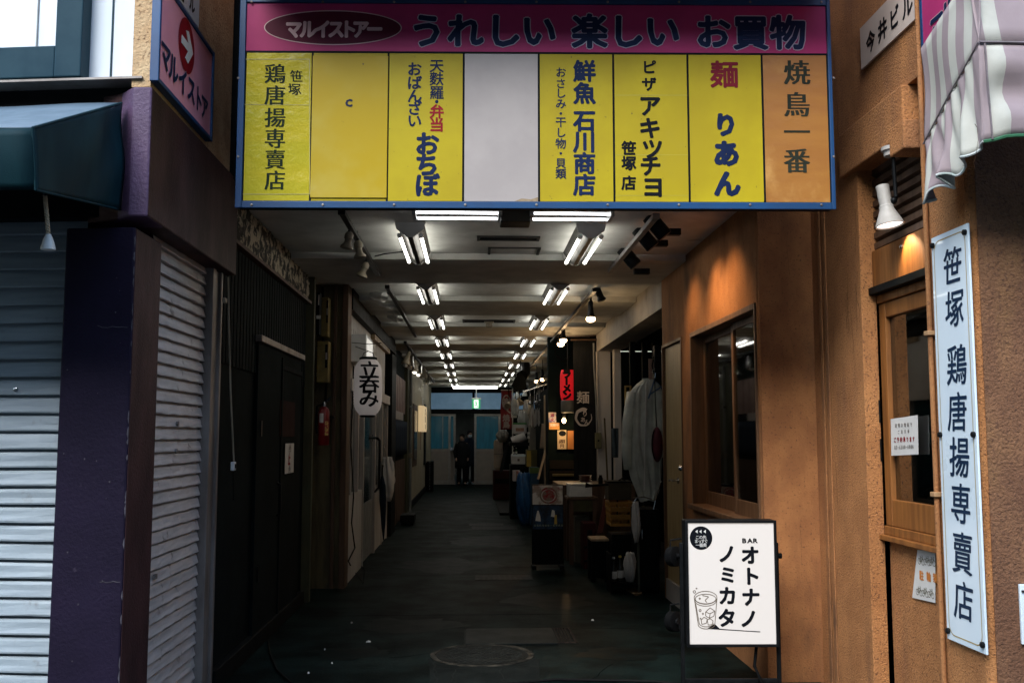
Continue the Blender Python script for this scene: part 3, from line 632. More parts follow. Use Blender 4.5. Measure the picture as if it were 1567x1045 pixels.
# ------------------------------------------------------------------ left track with three unlit ivory spots
def track(a, b, lab, m=black_metal):
    t = thing('lighting_track', lab, 'track', (a[0], a[1], HC))
    build('rail', MB().box(a[0] - .02, a[0] + .02, a[1], b[1], HC - .097, HC - .0615), m, t)
    build('end_cap', MB().box(a[0] - .024, a[0] + .024, a[1] - .035, a[1] - .001, HC - .10, HC - .0615), m, t)
    return t
p = Z(538, 345, HC); track((-.92, 6.9), (-.92, 9.6), 'black lighting track on the ceiling holding three ivory lamps')
q = []
for k, (px, py, dx) in enumerate(((530, 381, -.02), (551, 395, -.05), (553, 424, -.05))):
    y = (7.45, 7.75, 8.75)[k]; tip = Y(px, py, y)
    lab = ('unlit ivory clip spot lamp nearest the entrance, first of three on a track', 'unlit ivory clip spot lamp between two others on a black track', 'unlit ivory clip spot lamp farthest in, last of three on a track')[k]
    t = thing('spot_lamp', lab, 'lamp', (-.92, y, HC), 'three ivory lamps on the left track')
    top = V((-.92, y, HC - .036)); mid = lerp(top, tip, .45); ax = (tip - mid).normalized(); L = (tip - mid).length
    build('stem', MB().tube([top, mid + V((0, 0, .02))], .012, 8), black_metal, t, smooth=True)
    build('socket', MB().lathe(mid, ax, [(-.02, .02), (0, .034), (L * .3, .034), (L * .32, .028), (L * .4, .028)], 16), ivory, t, smooth=True)
    build('bulb', MB().lathe(mid + ax * L * .4, ax, [(0, .024), (L * .25, .028), (L * .42, .047), (L * .56, .05), (L * .62, .03), (L * .64, .005)], 18), ivory, t, smooth=True)
# cable between the tracks
one('cable', MB().tube([(-.9, 8.9, HC - .03), (-.78, 8.6, HC - .06), (-.62, 8.7, HC - .02), (-.6, 8.9, HC - .012)], .006, 6), rubber, 'thin black cable looping under the ceiling beside the ivory lamps', 'cable', smooth=True)
# second left track with four white drum spots
t = track((-.90, 10.4), (-.90, 15.6), 'black lighting track with four white drum spots in front of the white shop')
for k, (px, py, y) in enumerate(((588, 455, 11.3), (600, 466, 11.9), (607, 476, 12.6), (612, 488, 13.4))):
    lens = Y(px, py, y); lab = ('grey white drum spot lamp, %s of four above the white shop' % ('nearest', 'second', 'third', 'farthest')[k])
    t = thing('drum_spot', lab, 'lamp', (-.90, y, HC), 'four white drum spots above the white shop')
    ax = V((.72, -.62, -.32)).normalized(); 
    build('drum', MB().lathe(lens - ax * .2, ax, [(0, .03), (.012, .062), (.19, .066), (.2, .058)], 20), white_pl, t, smooth=True)
    build('lens', MB().lathe(lens - ax * .004, ax, [(0, .056), (.003, .05)], 20), enamel if k == 0 else bulb_n, t)
    build('yoke', MB().tube([(-.90, y, HC - .036), lens - ax * .1 + V((0, 0, .05)), lens - ax * .1], .01, 6), black_metal, t, smooth=True)

# ------------------------------------------------------------------ right track with black drum spots that light the orange wall
t = track((1.30, 6.95), (1.30, 9.35), 'pale lighting track on the ceiling holding black drum spots', alu)
for k, (px, py, y) in enumerate(((1005, 346, 7.3), (987, 364, 7.75), (962, 393, 8.6))):
    c = Y(px, py, y); lab = 'black drum spot lamp aimed at the orange wall, %s on the pale track' % ('nearest', 'middle one', 'farthest')[k]
    t = thing('drum_spot', lab, 'lamp', (1.30, y, HC), 'black drum spots aimed at the orange wall')
    ax = V((.62, -.06, -.78)).normalized()
    build('drum', MB().lathe(c - ax * .10, ax, [(0, .03), (.006, .056), (.19, .060), (.20, .054)], 22), black_metal, t, smooth=True)
    build('lens', MB().lathe(c + ax * .088, ax, [(0, .052), (.002, .05)], 18), mat('warm_lens', (.9, .7, .4), .5, emit=1.2, ecol=(1, .70, .38)), t)
    build('gear_box', MB().box(c.x + .06, c.x + .20, y + .07, y + .13, c.z - .05 + (0 if k < 2 else -.09), c.z + .0 + (0 if k < 2 else -.09)), black_metal, t, bev=.005)
    build('yoke', MB().tube([(1.30, y, HC - .036), c + V((-.02, .06, .03)), c + V((0, .05, 0))], .011, 6), black_metal, t, smooth=True)
    ld = bpy.data.lights.new('spot_light', 'SPOT'); ld.energy = (7, 11, 5)[k]; ld.spot_size = radians(96); ld.spot_blend = 1.0; ld.color = (1, .60, .28); ld.shadow_soft_size = .05
    lo = bpy.data.objects.new('spot_light', ld); COL.objects.link(lo); lo.location = c + ax * .155
    lo.rotation_euler = (-ax).to_track_quat('Z', 'Y').to_euler()
# ------------------------------------------------------------------ right hand pendant track
t = track((1.30, 10.55), (1.22, 25), 'long black lighting track with pendant bulbs over the stalls')
PN = [(916, 447, 10.9, 0, .33), (904, 487, 11.3, 1, .40), (862, 520, 14.6, 1, .34), (858, 526, 15.2, 1, .36), (847, 540, 16.6, 1, .3), (866, 563, 18.2, 1, .5), (830, 580, 20.5, 1, .36), (821, 583, 22.5, 1, .3)]
PNL = ['black unlit pendant spot tilted at the near end of the right track', 'black pendant lamp with one bare glowing bulb nearest the entrance', 'black pendant with glowing bulb, right one of the pair before the black noren', 'black pendant with glowing bulb, left one of the pair before the black noren',
       'ivory lamp with small glowing bulb beyond the pair of pendants', 'lowest hanging glowing bulb beside the red lantern', 'small glowing lamp above the hanging white cloths', 'small glowing lamp farthest in on the right track']
for k, (px, py, y, lit, _) in enumerate(PN):
    c = Y(px, py, y); t = thing('pendant_lamp', PNL[k], 'lamp', (c.x, y, HC), 'lamps hanging along the right hand track')
    top = V((c.x + (-.05 if k == 5 else 0), y, HC - .03)); s = .055 if k < 4 else .045
    if lit:
        build('cord', MB().tube([top, lerp(top, c, .5) + V((.01, 0, 0)), c + V((0, 0, .19))], .012 if k < 4 else .008, 6), black_metal, t, smooth=True)
        build('socket', MB().lathe(c + V((0, 0, .20)), (0, 0, -1), [(0, .02), (.02, .028), (.13, .034), (.17, s * .85), (.19, s * .9)], 16), black_metal if k != 4 else ivory, t, smooth=True)
        build('bulb', MB().lathe(c + V((0, 0, .012)), (0, 0, -1), [(0, s * .85), (.02, s), (.04, s * .85), (.055, s * .4), (.058, .002)], 16), bulb_w, t, smooth=True)
        ld = bpy.data.lights.new('bulb_light', 'POINT'); ld.energy = 1.0; ld.color = (1, .64, .32); ld.shadow_soft_size = .015
        lo = bpy.data.objects.new('bulb_light', ld); COL.objects.link(lo); lo.location = c + V((0, 0, -.10))
    else:
        ax = V((.35, -.2, -1)).normalized()
        build('cord', MB().tube([top, c + V((-.05, 0, .08))], .014, 6), black_metal, t, smooth=True)
        build('socket', MB().lathe(c - ax * .10, ax, [(0, .02), (.03, .034), (.16, .038), (.2, .052), (.205, .044)], 16), black_metal, t, smooth=True)

# =================================================================== LEFT SIDE OF THE PASSAGE
lw = thing('dark_shop_front', 'black clad closed shop front with a peeled white band along its top', 'shop front', (-1.75, 8.2, 0))
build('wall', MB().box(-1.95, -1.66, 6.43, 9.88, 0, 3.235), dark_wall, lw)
cl = MB(); n = 34
for i in range(n):
    y0 = 6.5 + i * 3.36 / n; zz = X(400, 325, XL).z
    cl.box(-1.659, -1.648, y0, y0 + .075, 2.08, 2.90)
build('cladding', cl, slate_m, lw)
zt0 = X(362, 330, -1.62).z; zb0_ = X(478, 441, -1.62).z
band = MB().grid(60, 8, lambda i, j: V((-1.63 + .010 * sin(i * 97 + j * 13) * sin(j * 31 + i * 41), 6.45 + i * 3.42, 2.93 + j * .30)))
build('fascia', band, peeled, lw); build('fascia_edge', MB().box(-1.66, -1.60, 6.45, 9.87, 2.905, 2.93), wood_br, lw)
y0 = X(391, 512, -1.65).y; y1 = X(459, 545, -1.65).y; z1 = X(391, 512, -1.65).z
build('door_rail', MB().box(-1.655, -1.60, y0, y1, z1 - .05, z1), rail_m, lw, bev=.004)
build('door', MB().box(-1.655, -1.63, y0 + .03, y1 - .02, .12, z1 - .055), dark_wall, lw)
build('door_stile', MB().box(-1.629, -1.618, (y0 + y1) / 2 - .03, (y0 + y1) / 2 + .03, .12, z1 - .10).box(-1.629, -1.618, (y0 + y1) / 2 + .035, y1 - .02, z1 - .20, z1 - .16), slate_m, lw)
build('base_board', MB().box(-1.659, -1.61, 6.5, 9.8, .005, .13), black_m, lw, bev=.006)
a, b = X(429, 612, -1.627), X(450, 668, -1.627)
build('red_poster', MB().box(-1.628, -1.624, a.y, b.y, b.z, a.z), mat('dim_red_paper', (.022, .004, .004), .8, spec=.1, c2=(.016, .003, .003), scale=5), lw)
# no-bicycle sticker
def bike(mb, fr, u, v, r, t, d):
    mb.ring(fr, u - r * 1.25, v, r, r, t, d, 18).ring(fr, u + r * 1.25, v, r, r, t, d, 18)
    mb.line(fr, [(u - r * 1.25, v), (u - r * .4, v + r * 1.3), (u + r * .95, v + r * 1.3), (u + r * 1.25, v)], t, d)
    mb.line(fr, [(u - r * .4, v + r * 1.3), (u + r * .1, v), (u + r * .95, v + r * 1.3)], t, d); mb.line(fr, [(u - r * 1.25, v), (u + r * .1, v)], t, d)
    mb.line(fr, [(u - r * .7, v + r * 1.65), (u - r * .1, v + r * 1.65)], t, d); return mb.line(fr, [(u + r * .6, v + r * 1.9), (u + r * 1.05, v + r * 1.9), (u + r * .95, v + r * 1.3)], t, d)
FD = Fr((-1.617, 8.6, 0), (0, 1, 0))
st = thing('no_parking_notice', 'small white bicycle notice with a red character on the black shop front', 'notice', X(442, 725, -1.61))
u0, v0 = FD.at(435.5, 725); u1, v1 = FD.at(449.5, 678)
build('sheet', MB().rect(FD, u0, u1, v0, v1, .0, .003), paper, st)
bk = MB(); bike(bk, FD, (u0 + u1) / 2, v0 + (v1 - v0) * .80, .024, .006, .0045); bike(bk, FD, (u0 + u1) / 2, v0 + (v1 - v0) * .10, .024, .006, .0045)
build('bicycle_drawing', bk, navy, st, norm=False)
build('lettering', write(MB(), FD, [('止', 442.5, 702, 20)], .0045, .05), red_ink, st, norm=False)
# pull cord with switch by the shutter rail
ps_ = thing('pull_switch', 'long pale cord with a small white switch box hanging by the shutter rail', 'switch', (-1.60, 6.46, 1.2))
P = [X(349, 424, -1.56), X(351, 520, -1.56), X(353, 600, -1.555), X(357, 690, -1.56), X(358, 706, -1.56)]
build('cord', MB().tube(P, .0065, 6), ivory, ps_, smooth=True)
q = X(357, 713, -1.56); bx = MB().box(q.x - .012, q.x + .012, q.y - .028, q.y + .028, q.z - .028, q.z + .028)
build('switch_box', bx, white_pl, ps_, bev=.004); build('rocker', MB().box(q.x + .0125, q.x + .018, q.y - .012, q.y + .012, q.z - .014, q.z + .014), black_m, ps_)
build('tail', MB().tube([q + V((0, 0, -.03)), q + V((0, .01, -.1)), q + V((.005, .004, -.22))], .004, 5), rubber, ps_, smooth=True)
q = X(344, 460, -1.57); build('clip', MB().box(q.x - .01, q.x + .012, q.y - .03, q.y + .02, q.z - .015, q.z + .015), ivory, ps_, bev=.004)

# plywood pier with meter boxes
pier = thing('plywood_pier', 'old plywood pier with dark batten edges between the black and white shops', 'pier', (-1.55, 10.95, 0))
build('board', MB().box(-1.95, -1.41, 10.75, 11.0, 0, 3.235), plank, pier)
build('edge_batten', MB().box(-1.408, -1.345, 10.72, 11.02, 0, 3.235).box(-1.50, -1.465, 10.72, 10.748, 0, 3.235), wood_br, pier, bev=.004)
build('side', MB().box(-2.0, -1.955, 9.9, 11.0, 0, 3.235), dark_wall, pier)
one('post', MB().box(-1.68, -1.575, 9.885, 9.96, 0, 3.235), post_m, 'olive painted post at the end of the black shop front', 'post', bev=.006)
def meter(px0, px1, py0, py1, y, m, lab, inset):
    a, b = Y(px0, py1, y), Y(px1, py0, y); t = thing('meter_box', lab, 'meter box', (a.x, y, a.z))
    build('case', MB().box(a.x, b.x, y, y + .16, a.z, b.z), m, t, bev=.008)
    fr = Fr((b.x, y, 0), (0, 1, 0)); 
    w_ = b.x - a.x; h = b.z - a.z
    build('window', MB().box(a.x + w_ * .72, b.x - w_ * .06, y - .006, y - .001, a.z + h * .35, b.z - h * .08), black_m, t)
    build('label_plate', MB().box(a.x + w_ * .76, b.x - w_ * .10, y - .010, y - .0065, a.z + h * .55, a.z + h * .72), alu_p, t)
    build('hinge', MB().box(a.x - .006, a.x - .0005, y + .02, y + .06, a.z + h * .15, a.z + h * .25).box(a.x - .006, a.x - .0005, y + .02, y + .06, a.z + h * .75, a.z + h * .85), rail_m, t)
meter(491, 503, 455, 515, 10.55, mustard, 'upper mustard meter box on the plywood pier', 1)
meter(484, 503, 522, 585, 10.5, mustard, 'larger lower mustard meter box above the fire extinguisher', 1)
a, b = Y(483, 512, 10.35), Y(489.5, 447, 10.35)
bb = thing('breaker_box', 'narrow black box with pale labels beside the upper mustard box', 'box', (a.x, 10.35, a.z))
build('case', MB().box(a.x, b.x, 10.35, 10.5, a.z, b.z), black_m, bb, bev=.006)
build('label_strip', MB().box(a.x + .02, a.x + .03, 10.345, 10.349, a.z + .31, b.z - .03).box(a.x + .005, b.x + .01, 10.343, 10.3495, a.z + .165, a.z + .20), paper, bb)
# conduit
one('conduit', MB().tube([(-1.62, 10.7, 3.2), (-1.62, 10.7, 2.75), (-1.60, 10.68, 2.6)], .014, 8).tube([(-1.56, 10.7, 2.2), (-1.57, 10.7, 1.95), (-1.60, 10.68, 1.86)], .012, 8), rubber, 'black conduit running between the mustard boxes and the ceiling', 'conduit', smooth=True)
# fire extinguisher
ex = thing('fire_extinguisher', 'red fire extinguisher hung on the plywood pier under the mustard boxes', 'fire extinguisher', Y(495, 682, 10.45))
cb = Y(495, 681, 10.5); H = Y(495, 622, 10.5).z - cb.z
build('cylinder', MB().lathe(cb, (0, 0, 1), [(0, .05), (.01, .058), (H * .86, .058), (H * .95, .045), (H, .02)], 20), red_pl, ex, smooth=True)
build('valve', MB().lathe(cb + V((0, 0, H)), (0, 0, 1), [(0, .018), (.03, .02), (.05, .014)], 10).tube([cb + V((0, 0, H + .03)), cb + V((.06, -.01, H + .07))], .009, 6).tube([cb + V((0, 0, H + .045)), cb + V((.07, -.01, H + .10))], .009, 6), chrome, ex, smooth=True)
build('hose', MB().tube([cb + V((-.01, -.02, H + .03)), cb + V((-.07, -.03, H)), cb + V((-.078, -.02, H * .6)), cb + V((-.07, -.02, H * .3))], .011, 7), rubber, ex, smooth=True)
def arc(c, r, a0, a1, z0, z1, n=8): 
    mb = MB(); mb.grid(n, 1, lambda i, j: V((c.x + r * sin(a0 + (a1 - a0) * i), c.y - r * cos(a0 + (a1 - a0) * i), z0 + (z1 - z0) * j))); return mb
build('label', arc(cb, .0595, -.75, .05, cb.z + H * .58, cb.z + H * .82), paper, ex, norm=False)
build('side_label', arc(cb, .0595, .35, 1.1, cb.z + H * .25, cb.z + H * .62), mat('yellow_label', (.5, .36, .10), .6, c2=(.35, .05, .04), scale=60, lo=.45, hi=.55), ex, norm=False)
build('bracket', MB().box(cb.x - .07, cb.x + .07, 10.56, 10.75, cb.z + H * .7, cb.z + H * .76), black_metal, ex)

# ------------------------------------------------------------------ white standing bar
XW = -1.36
ws = thing('white_shop', 'white painted standing bar front with glass door beside the paper lantern', 'shop front', (-1.5, 13.5, 0))
def yx(px): return X(px, 650, XW).y
build('wall', MB().box(-2.0, XW, 11.025, yx(555), 0, .95).box(-2.0, XW - .05, 11.025, 16.0, 2.24, 3.1), shop_white, ws)
build('header', MB().box(-2.0, XW + .03, 11.025, 17.2, 3.0, 3.235), black_m, ws)
build('header_trim', MB().box(XW - .045, XW + .012, 13.7, 16.2, 2.93, 2.998), mat('gilt_wood', (.30, .22, .12), .5, c2=(.22, .16, .08), scale=6), ws)
pw = MB()
for px in (536, 547, 555.5, 573.5, 584, 592): y = yx(px); build('post', MB().box(XW - .06, XW + .012, y, y + .09, .0 if px > 550 else .955, 2.235), alu_p, ws, bev=.004)
build('door_pane', MB().box(XW - .04, XW - .03, yx(557) + .03, yx(573), .75, 2.2), mat('teal_door_glass', (.010, .05, .062), .12, c2=(.006, .022, .03), scale=2, stretch=(4, 4, .5), spec=.6), ws)
build('door_panel', MB().box(XW - .04, XW - .02, yx(557) + .03, yx(573), .02, .74), grey_pl, ws)
cg_ = mat('curtained_glass', (.16, .17, .18), .25, c2=(.10, .12, .13), scale=1.3, stretch=(3, 3, .5))
build('window_pane', MB().box(XW - .045, XW - .035, 11.1, yx(555), .96, 2.2), cg_, ws); build('window_pane', MB().box(XW - .045, XW - .035, yx(574) + .1, yx(592), .9, 2.2), cg_, ws)
build('lower_panel', MB().box(-1.5, XW + .005, yx(574) + .10, yx(592) - .01, .02, .86), shop_white, ws)
build('lintel', MB().box(XW - .06, XW + .03, 11.03, 16.1, 2.10, 2.236), shop_white, ws, bev=.004)
build('inner_wall', MB().box(-2.0, -1.75, 11.03, 17, 0, 3.2), dark_wall, ws)
FS2 = Fr((XW - .049, 11.1, 0), (0, 1, 0))
nt_ = thing('price_notice', 'paper menu sheets with columns of writing on the upper white shop wall', 'notice', FS2.P(.8, 2.55))
ua, va = FS2.at(541, 535); ub, vb = FS2.at(566, 470)
build('sheet', MB().rect(FS2, .08, 1.55, 2.45, 2.92, .001, .004), shop_white, nt_)
tx = MB()
for i in range(7):
    for j, ch in enumerate(['立呑み酒場', '小料理一品', '焼鳥一番', '鮮魚貝類', 'おさしみ', '天麩羅円', '石川楽口'][i]):
        tx.glyph(FS2, ch, .26 + i * .17, 2.85 - j * .078 - .03, .075, .075, .0055, rnd(.004))
build('lettering', tx, ink_s, nt_, norm=False)
# light box and lantern
q0 = X(542, 553, -1.12)
lbx = thing('wall_light', 'grey box shaped sign light on the white shop, above the paper lantern', 'lamp', (-1.3, 11.4, 2.3))
a, b = Y(542, 553, 11.2), Y(553, 511, 11.2)
build('housing', MB().box(XW - .02, XW + .16, 11.2, 11.9, a.z, b.z), white_pl, lbx, bev=.006)
build('lit_face', MB().box(XW + .161, XW + .168, 11.25, 11.86, a.z + .03, b.z - .04), mat('lit_lamp_face', (.8, .8, .75), .5, emit=.15, ecol=(1, .98, .92)), lbx)
build('cable', MB().tube([(XW + .1, 11.22, a.z), (XW + .2, 11.16, a.z - .05), (XW + .22, 11.1, a.z - .16)], .006, 6).tube([(XW + .0, 11.18, b.z - .1), (XW + .2, 11.15, b.z - .12), (XW + .33, 11.2, b.z - .10)], .004, 5), rubber, lbx, smooth=True)
lc = Y(563, 592.5, 10.75); sc_ = pxm(lc); rl, hl = 22 * sc_, 42.5 * sc_
ln = thing('paper_lantern', 'white paper lantern with black brush characters hanging at the white bar', 'lantern', lc - V((0, 0, hl)))
prof = []
for i in range(41):
    t = i / 40; zz = -hl + 2 * hl * t; e = abs(2 * t - 1); r = rl * (1 - .42 * max(0, (e - .55) / .45) ** 2.2) * (1 + .012 * cos(t * 40 * pi)) * (.93 + .07 * (1 - e))
    prof.append((zz, r))
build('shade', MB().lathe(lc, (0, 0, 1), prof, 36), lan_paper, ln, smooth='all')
build('cap', MB().lathe(lc + V((0, 0, hl - .002)), (0, 0, 1), [(0, rl * .62), (.02, rl * .62), (.03, rl * .5)], 24).lathe(lc - V((0, 0, hl - .002)), (0, 0, -1), [(0, rl * .52), (.02, rl * .52), (.025, rl * .45)], 24), black_m, ln)
build('hanger', MB().tube([lc + V((-.07, 0, hl)), lc + V((-.05, 0, hl + .07)), lc + V((0, 0, hl + .09)), lc + V((.05, 0, hl + .07)), lc + V((.07, 0, hl))], .004, 6).tube([lc + V((0, 0, hl + .09)), (XW, 11.3, lc.z + hl + .2)], .005, 5), black_metal, ln, smooth=True)
lt = MB()
for ch, px, py, sz in (('立', 567, 567, 31), ('呑', 567.5, 588.5, 31), ('み', 567, 610, 31)):
    gv, gf = fine(*GL[ch], .09); k = sz * sc_; uo = (px - 563) * sc_; vo = (592.5 - py) * sc_
    for n_, (dx, dy) in enumerate(brush(.034 * k)):
        pts = []
        for a_, b_ in gv:
            x = a_ * k * 1.1 + dx + uo; z = b_ * k * .9 + dy + vo; tt = (z + hl) / (2 * hl); e = abs(2 * tt - 1)
            r = rl * (1 - .42 * max(0, (e - .55) / .45) ** 2.2) * 1.016 * (.93 + .07 * (1 - e)) + .005 + n_ * .0001
            th = x / r; pts.append(lc + V((r * sin(th), -r * cos(th), z)))
        lt.add(pts, gf)
build('lettering', lt, ink, ln, norm=False)
# cable down the white wall and on the floor
P = [X(541, 560, -1.34), X(540, 600, -1.34), X(537, 680, -1.34), X(541, 760, -1.34), X(538, 800, -1.34), X(543, 838, -1.33), Z(533, 858, .4), Z(538, 868, .02), Z(556, 892, .012), Z(558, 870, .012), Z(545, 861, .012)]
one('cable', MB().tube(P, .008, 6), rubber, 'black cable running down the white shop wall and looping on the floor', 'cable', smooth=True)
# parked bicycle frame and umbrella hung by the door: handrail and hanging umbrella
hr = thing('wall_bracket', 'black metal wall bracket bar standing out from the white shop', 'bracket', X(583, 700, -1.28))
build('bar', MB().tube([X(565, 670, -1.33), X(577, 670, -1.18), X(581, 674, -1.15), X(581, 700, -1.15), X(580, 745, -1.18), X(574, 752, -1.30)], .016, 8), black_metal, hr, smooth=True)
build('clamp', MB().box(-1.36, -1.31, X(568, 670, -1.33).y - .04, X(568, 670, -1.33).y + .04, X(568, 670, -1.33).z - .05, X(568, 670, -1.33).z + .05), chrome, hr, bev=.005)
un = thing('umbrella', 'closed dark umbrella hanging beside the black bracket on the white shop', 'umbrella', X(588, 826, -1.25))
a, b = X(587, 826, -1.27), X(585, 728, -1.27)
build('canopy', MB().tube([a, lerp(a, b, .25), lerp(a, b, .6), lerp(a, b, .85), b], [.008, .03, .05, .045, .016], 9), cloth_n, un, smooth=True)
build('handle', MB().tube([b, b + V((0, 0, .10)), b + V((.0, .04, .15)), b + V((0, .09, .13))], .012, 7), black_metal, un, smooth=True)
bg_ = thing('hanging_bag', 'crumpled white plastic bag hanging on the bracket beside the umbrella', 'bag', X(592, 705, -1.25))
def bagm(c, rx, ry, h, seed):
    rr = random.Random(seed); mb = MB(); k = []
    for i in range(15):
        t = i / 14; r = (.25 + .9 * sin(pi * min(1, .12 + t * .82)) ** .7); k.append([c + V((rx * r * cos(a_) * (1 + .10 * rr.uniform(-1, 1) + .17 * sin(5 * a_ + seed + t * 4) + .10 * sin(9 * a_ - t * 6)), ry * r * sin(a_) * (1 + .10 * rr.uniform(-1, 1) + .2 * sin(7 * a_ + 2 * seed - t * 5)), -h * t + h * .03 * rr.uniform(-1, 1))) for a_ in [2 * pi * j / 36 for j in range(36)]])
    return mb.loft(k)
build('sack', bagm(X(593, 700, -1.24), .09, .10, .62, 3), cloth_w, bg_, smooth='all')
build('loop', MB().tube([X(592, 700, -1.24), X(590, 690, -1.24), X(588, 683, -1.24)], .008, 5), cloth_w, bg_, smooth=True)

# farther shops on the left
bp = one('post', MB().box(-1.6, XW + .05, 16.25, 17.1, 0, 2.95), black_m, 'broad black pier at the far side of the white shop', 'pier', bev=.01)
fs = thing('timber_shop', 'brown boarded shop front with a dark blue noren beyond the white shop', 'shop front', (-1.6, 18.8, 0))
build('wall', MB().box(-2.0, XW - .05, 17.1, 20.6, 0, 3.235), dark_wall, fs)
bd = MB(); 
for i in range(8): bd.box(XW - .049, XW - .02, 17.15 + i * .42, 17.15 + i * .42 + .36, 2.05, 2.72)
build('upper_boards', bd, mat('red_brown_boards', (.20, .12, .10), .6, c2=(.15, .09, .075), scale=4), fs)
bd = MB()
for i in range(8): bd.box(XW - .049, XW - .015, 17.15 + i * .42, 17.15 + i * .42 + .36, .02, 1.15)
build('lower_boards', bd, wood_br, fs)
build('lintel', MB().box(XW - .049, XW + .03, 17.1, 19.2, 1.90, 2.045), alu_p, fs)
build('noren', MB().grid(40, 4, lambda i, j: V((XW + .01 + .02 * sin(i * 40), 17.3 + 3.1 * i, 1.25 + .64 * j))), cloth_n, fs, smooth='all', solid=.004)
one('post', MB().box(-1.7, XW + .02, 20.6, 22.2, 0, 3.235), post_m, 'pale olive pier between the boarded shop and the cream shop', 'pier', bev=.01)
cs = thing('cream_shop', 'cream painted shop wall with dark doorway, last on the left before the far doors', 'shop front', (-1.6, 25, 0))
build('wall', MB().box(-2.0, XW - .02, 22.2, 33.15, 0, 3.235), shop_cream, cs)
build('door', MB().box(XW - .019, XW + .0, 23.0, 24.6, .9, 2.35), wood_br, cs, bev=.006)
build('door_panel', MB().box(XW + .001, XW + .012, 23.2, 24.4, 1.05, 2.2), pane_d, cs)
build('side_door', MB().box(XW - .019, XW + .01, 28.3, 29.2, .8, 2.5), black_m, cs)
build('skirting', MB().box(XW - .019, XW + .015, 22.25, 33.1, .0, .16), black_m, cs)
sgn = thing('lit_sign', 'small warm lit sign plate standing out from the cream shop wall', 'sign', X(640, 632, -1.30))
build('case', MB().box(XW - .018, XW + .12, 25.4, 27.0, 1.72, 2.38), warm_box, sgn, bev=.01)
fr2 = Fr((XW + .12, 25.4, 0), (0, 1, 0))
build('lettering', (lambda m: [m.glyph(fr2, c, .8, 2.24 - i * .2, .28, .17, .003, rnd(.012)) for i, c in enumerate('営業中')] and m)(MB()), ink, sgn, norm=False)
# row of clip lamps along the left ceiling
track((-1.13, 16.6), (-1.13, 29), 'long dark track along the left ceiling beyond the white shop')
for k, (px, py, y) in enumerate(((612, 548, 17.2), (614, 553, 18.2), (622, 560, 19.4), (629, 565, 21.2), (634, 571, 23), (640, 580, 25.5))):
    c = Y(px, py, y); lab = 'small spot lamp on the far left track, %s from the entrance' % ('first', 'second', 'third', 'fourth', 'fifth', 'sixth')[k]
    t = thing('spot_lamp', lab, 'lamp', (-1.13, y, HC), 'small lamps on the far left track')
    ax = V((-.25 + .12 * (k % 3), -.2, -1)).normalized(); cc = V((-1.13, y, c.z))
    build('stem', MB().tube([(-1.13, y, HC - .03), cc - ax * .1], .014, 6), black_metal, t, smooth=True)
    build('shade', MB().lathe(cc - ax * .12, ax, [(0, .025), (.10, .04), (.22, .085), (.24, .08)], 14), ivory if k % 2 == 0 else steel, t, smooth=True)
    build('bulb', MB().ball(cc + ax * .12, .045, 10, 6), bulb_n if k in (2, 3) else white_pl, t, smooth='all')
# floor box by the boarded shop, bin by the far doors
a = Z(612, 800, 0)
fb = thing('floor_cable_reel', 'low black weighted sign base on the floor beside the boarded shop', 'sign base', (a.x + .1, a.y, 0))
build('base', MB().box(-1.30, -1.05, 18.2, 18.8, .05, .19), black_m, fb, bev=.02); build('feet', MB().box(-1.28, -1.22, 18.25, 18.75, .004, .049).box(-1.12, -1.07, 18.25, 18.75, .004, .049), rubber, fb)
b = Z(657, 752, 0); hb = .88
bn = thing('ash_bin', 'tall dark cylindrical bin with a bright rim by the left far door', 'bin', (b.x, b.y, 0))
build('body', MB().lathe((b.x, b.y, .004), (0, 0, 1), [(0, .11), (.02, .125), (hb - .03, .125), (hb - .029, .118)], 24), black_metal, bn, smooth=True)
build('rim', MB().lathe((b.x, b.y, hb - .028), (0, 0, 1), [(0, .129), (.03, .129), (.035, .10), (.02, .09)], 24), chrome, bn, smooth=True)
build('seam', MB().box(b.x + .01, b.x + .022, b.y - .132, b.y - .124, .02, hb - .04), steel, bn)

# =================================================================== FAR END: SLIDING DOORS
YE = 33.2
ew = thing('end_wall', 'blue grey panelled screen with dark beams closing the far end of the passage', 'screen wall', (-.3, YE, 0))
za, zb2 = Y(700, 601, YE).z, Y(700, 626, YE).z; zc = Y(700, 633, YE).z; xm = Y(725, 620, YE).x
build('top_beam', MB().box(-2.0, 2.3, YE, YE + .15, za, 3.40), black_m, ew)
build('transom', MB().box(-2.0, xm - .05, YE + .04, YE + .07, zb2, za - .001).box(xm + .03, 2.3, YE + .04, YE + .07, zb2, za - .001), blue_pan, ew)
build('mullion', MB().box(xm - .05, xm + .03, YE, YE + .15, zb2 + .001, za - .001), black_m, ew)
build('rail', MB().box(-2.0, 2.3, YE - .02, YE + .15, zc, zb2), black_m, ew)
build('frame', MB().box(-2.0, Y(649, 700, YE).x, YE, YE + .12, 0, zc - .001).box(Y(768, 700, YE).x, 2.3, YE, YE + .12, 0, zc - .001), dark_wall, ew)
xo0, xo1 = Y(696, 700, YE).x, Y(725.5, 700, YE).x
zt_, zg = Y(700, 634, YE).z, Y(700, 688, YE).z
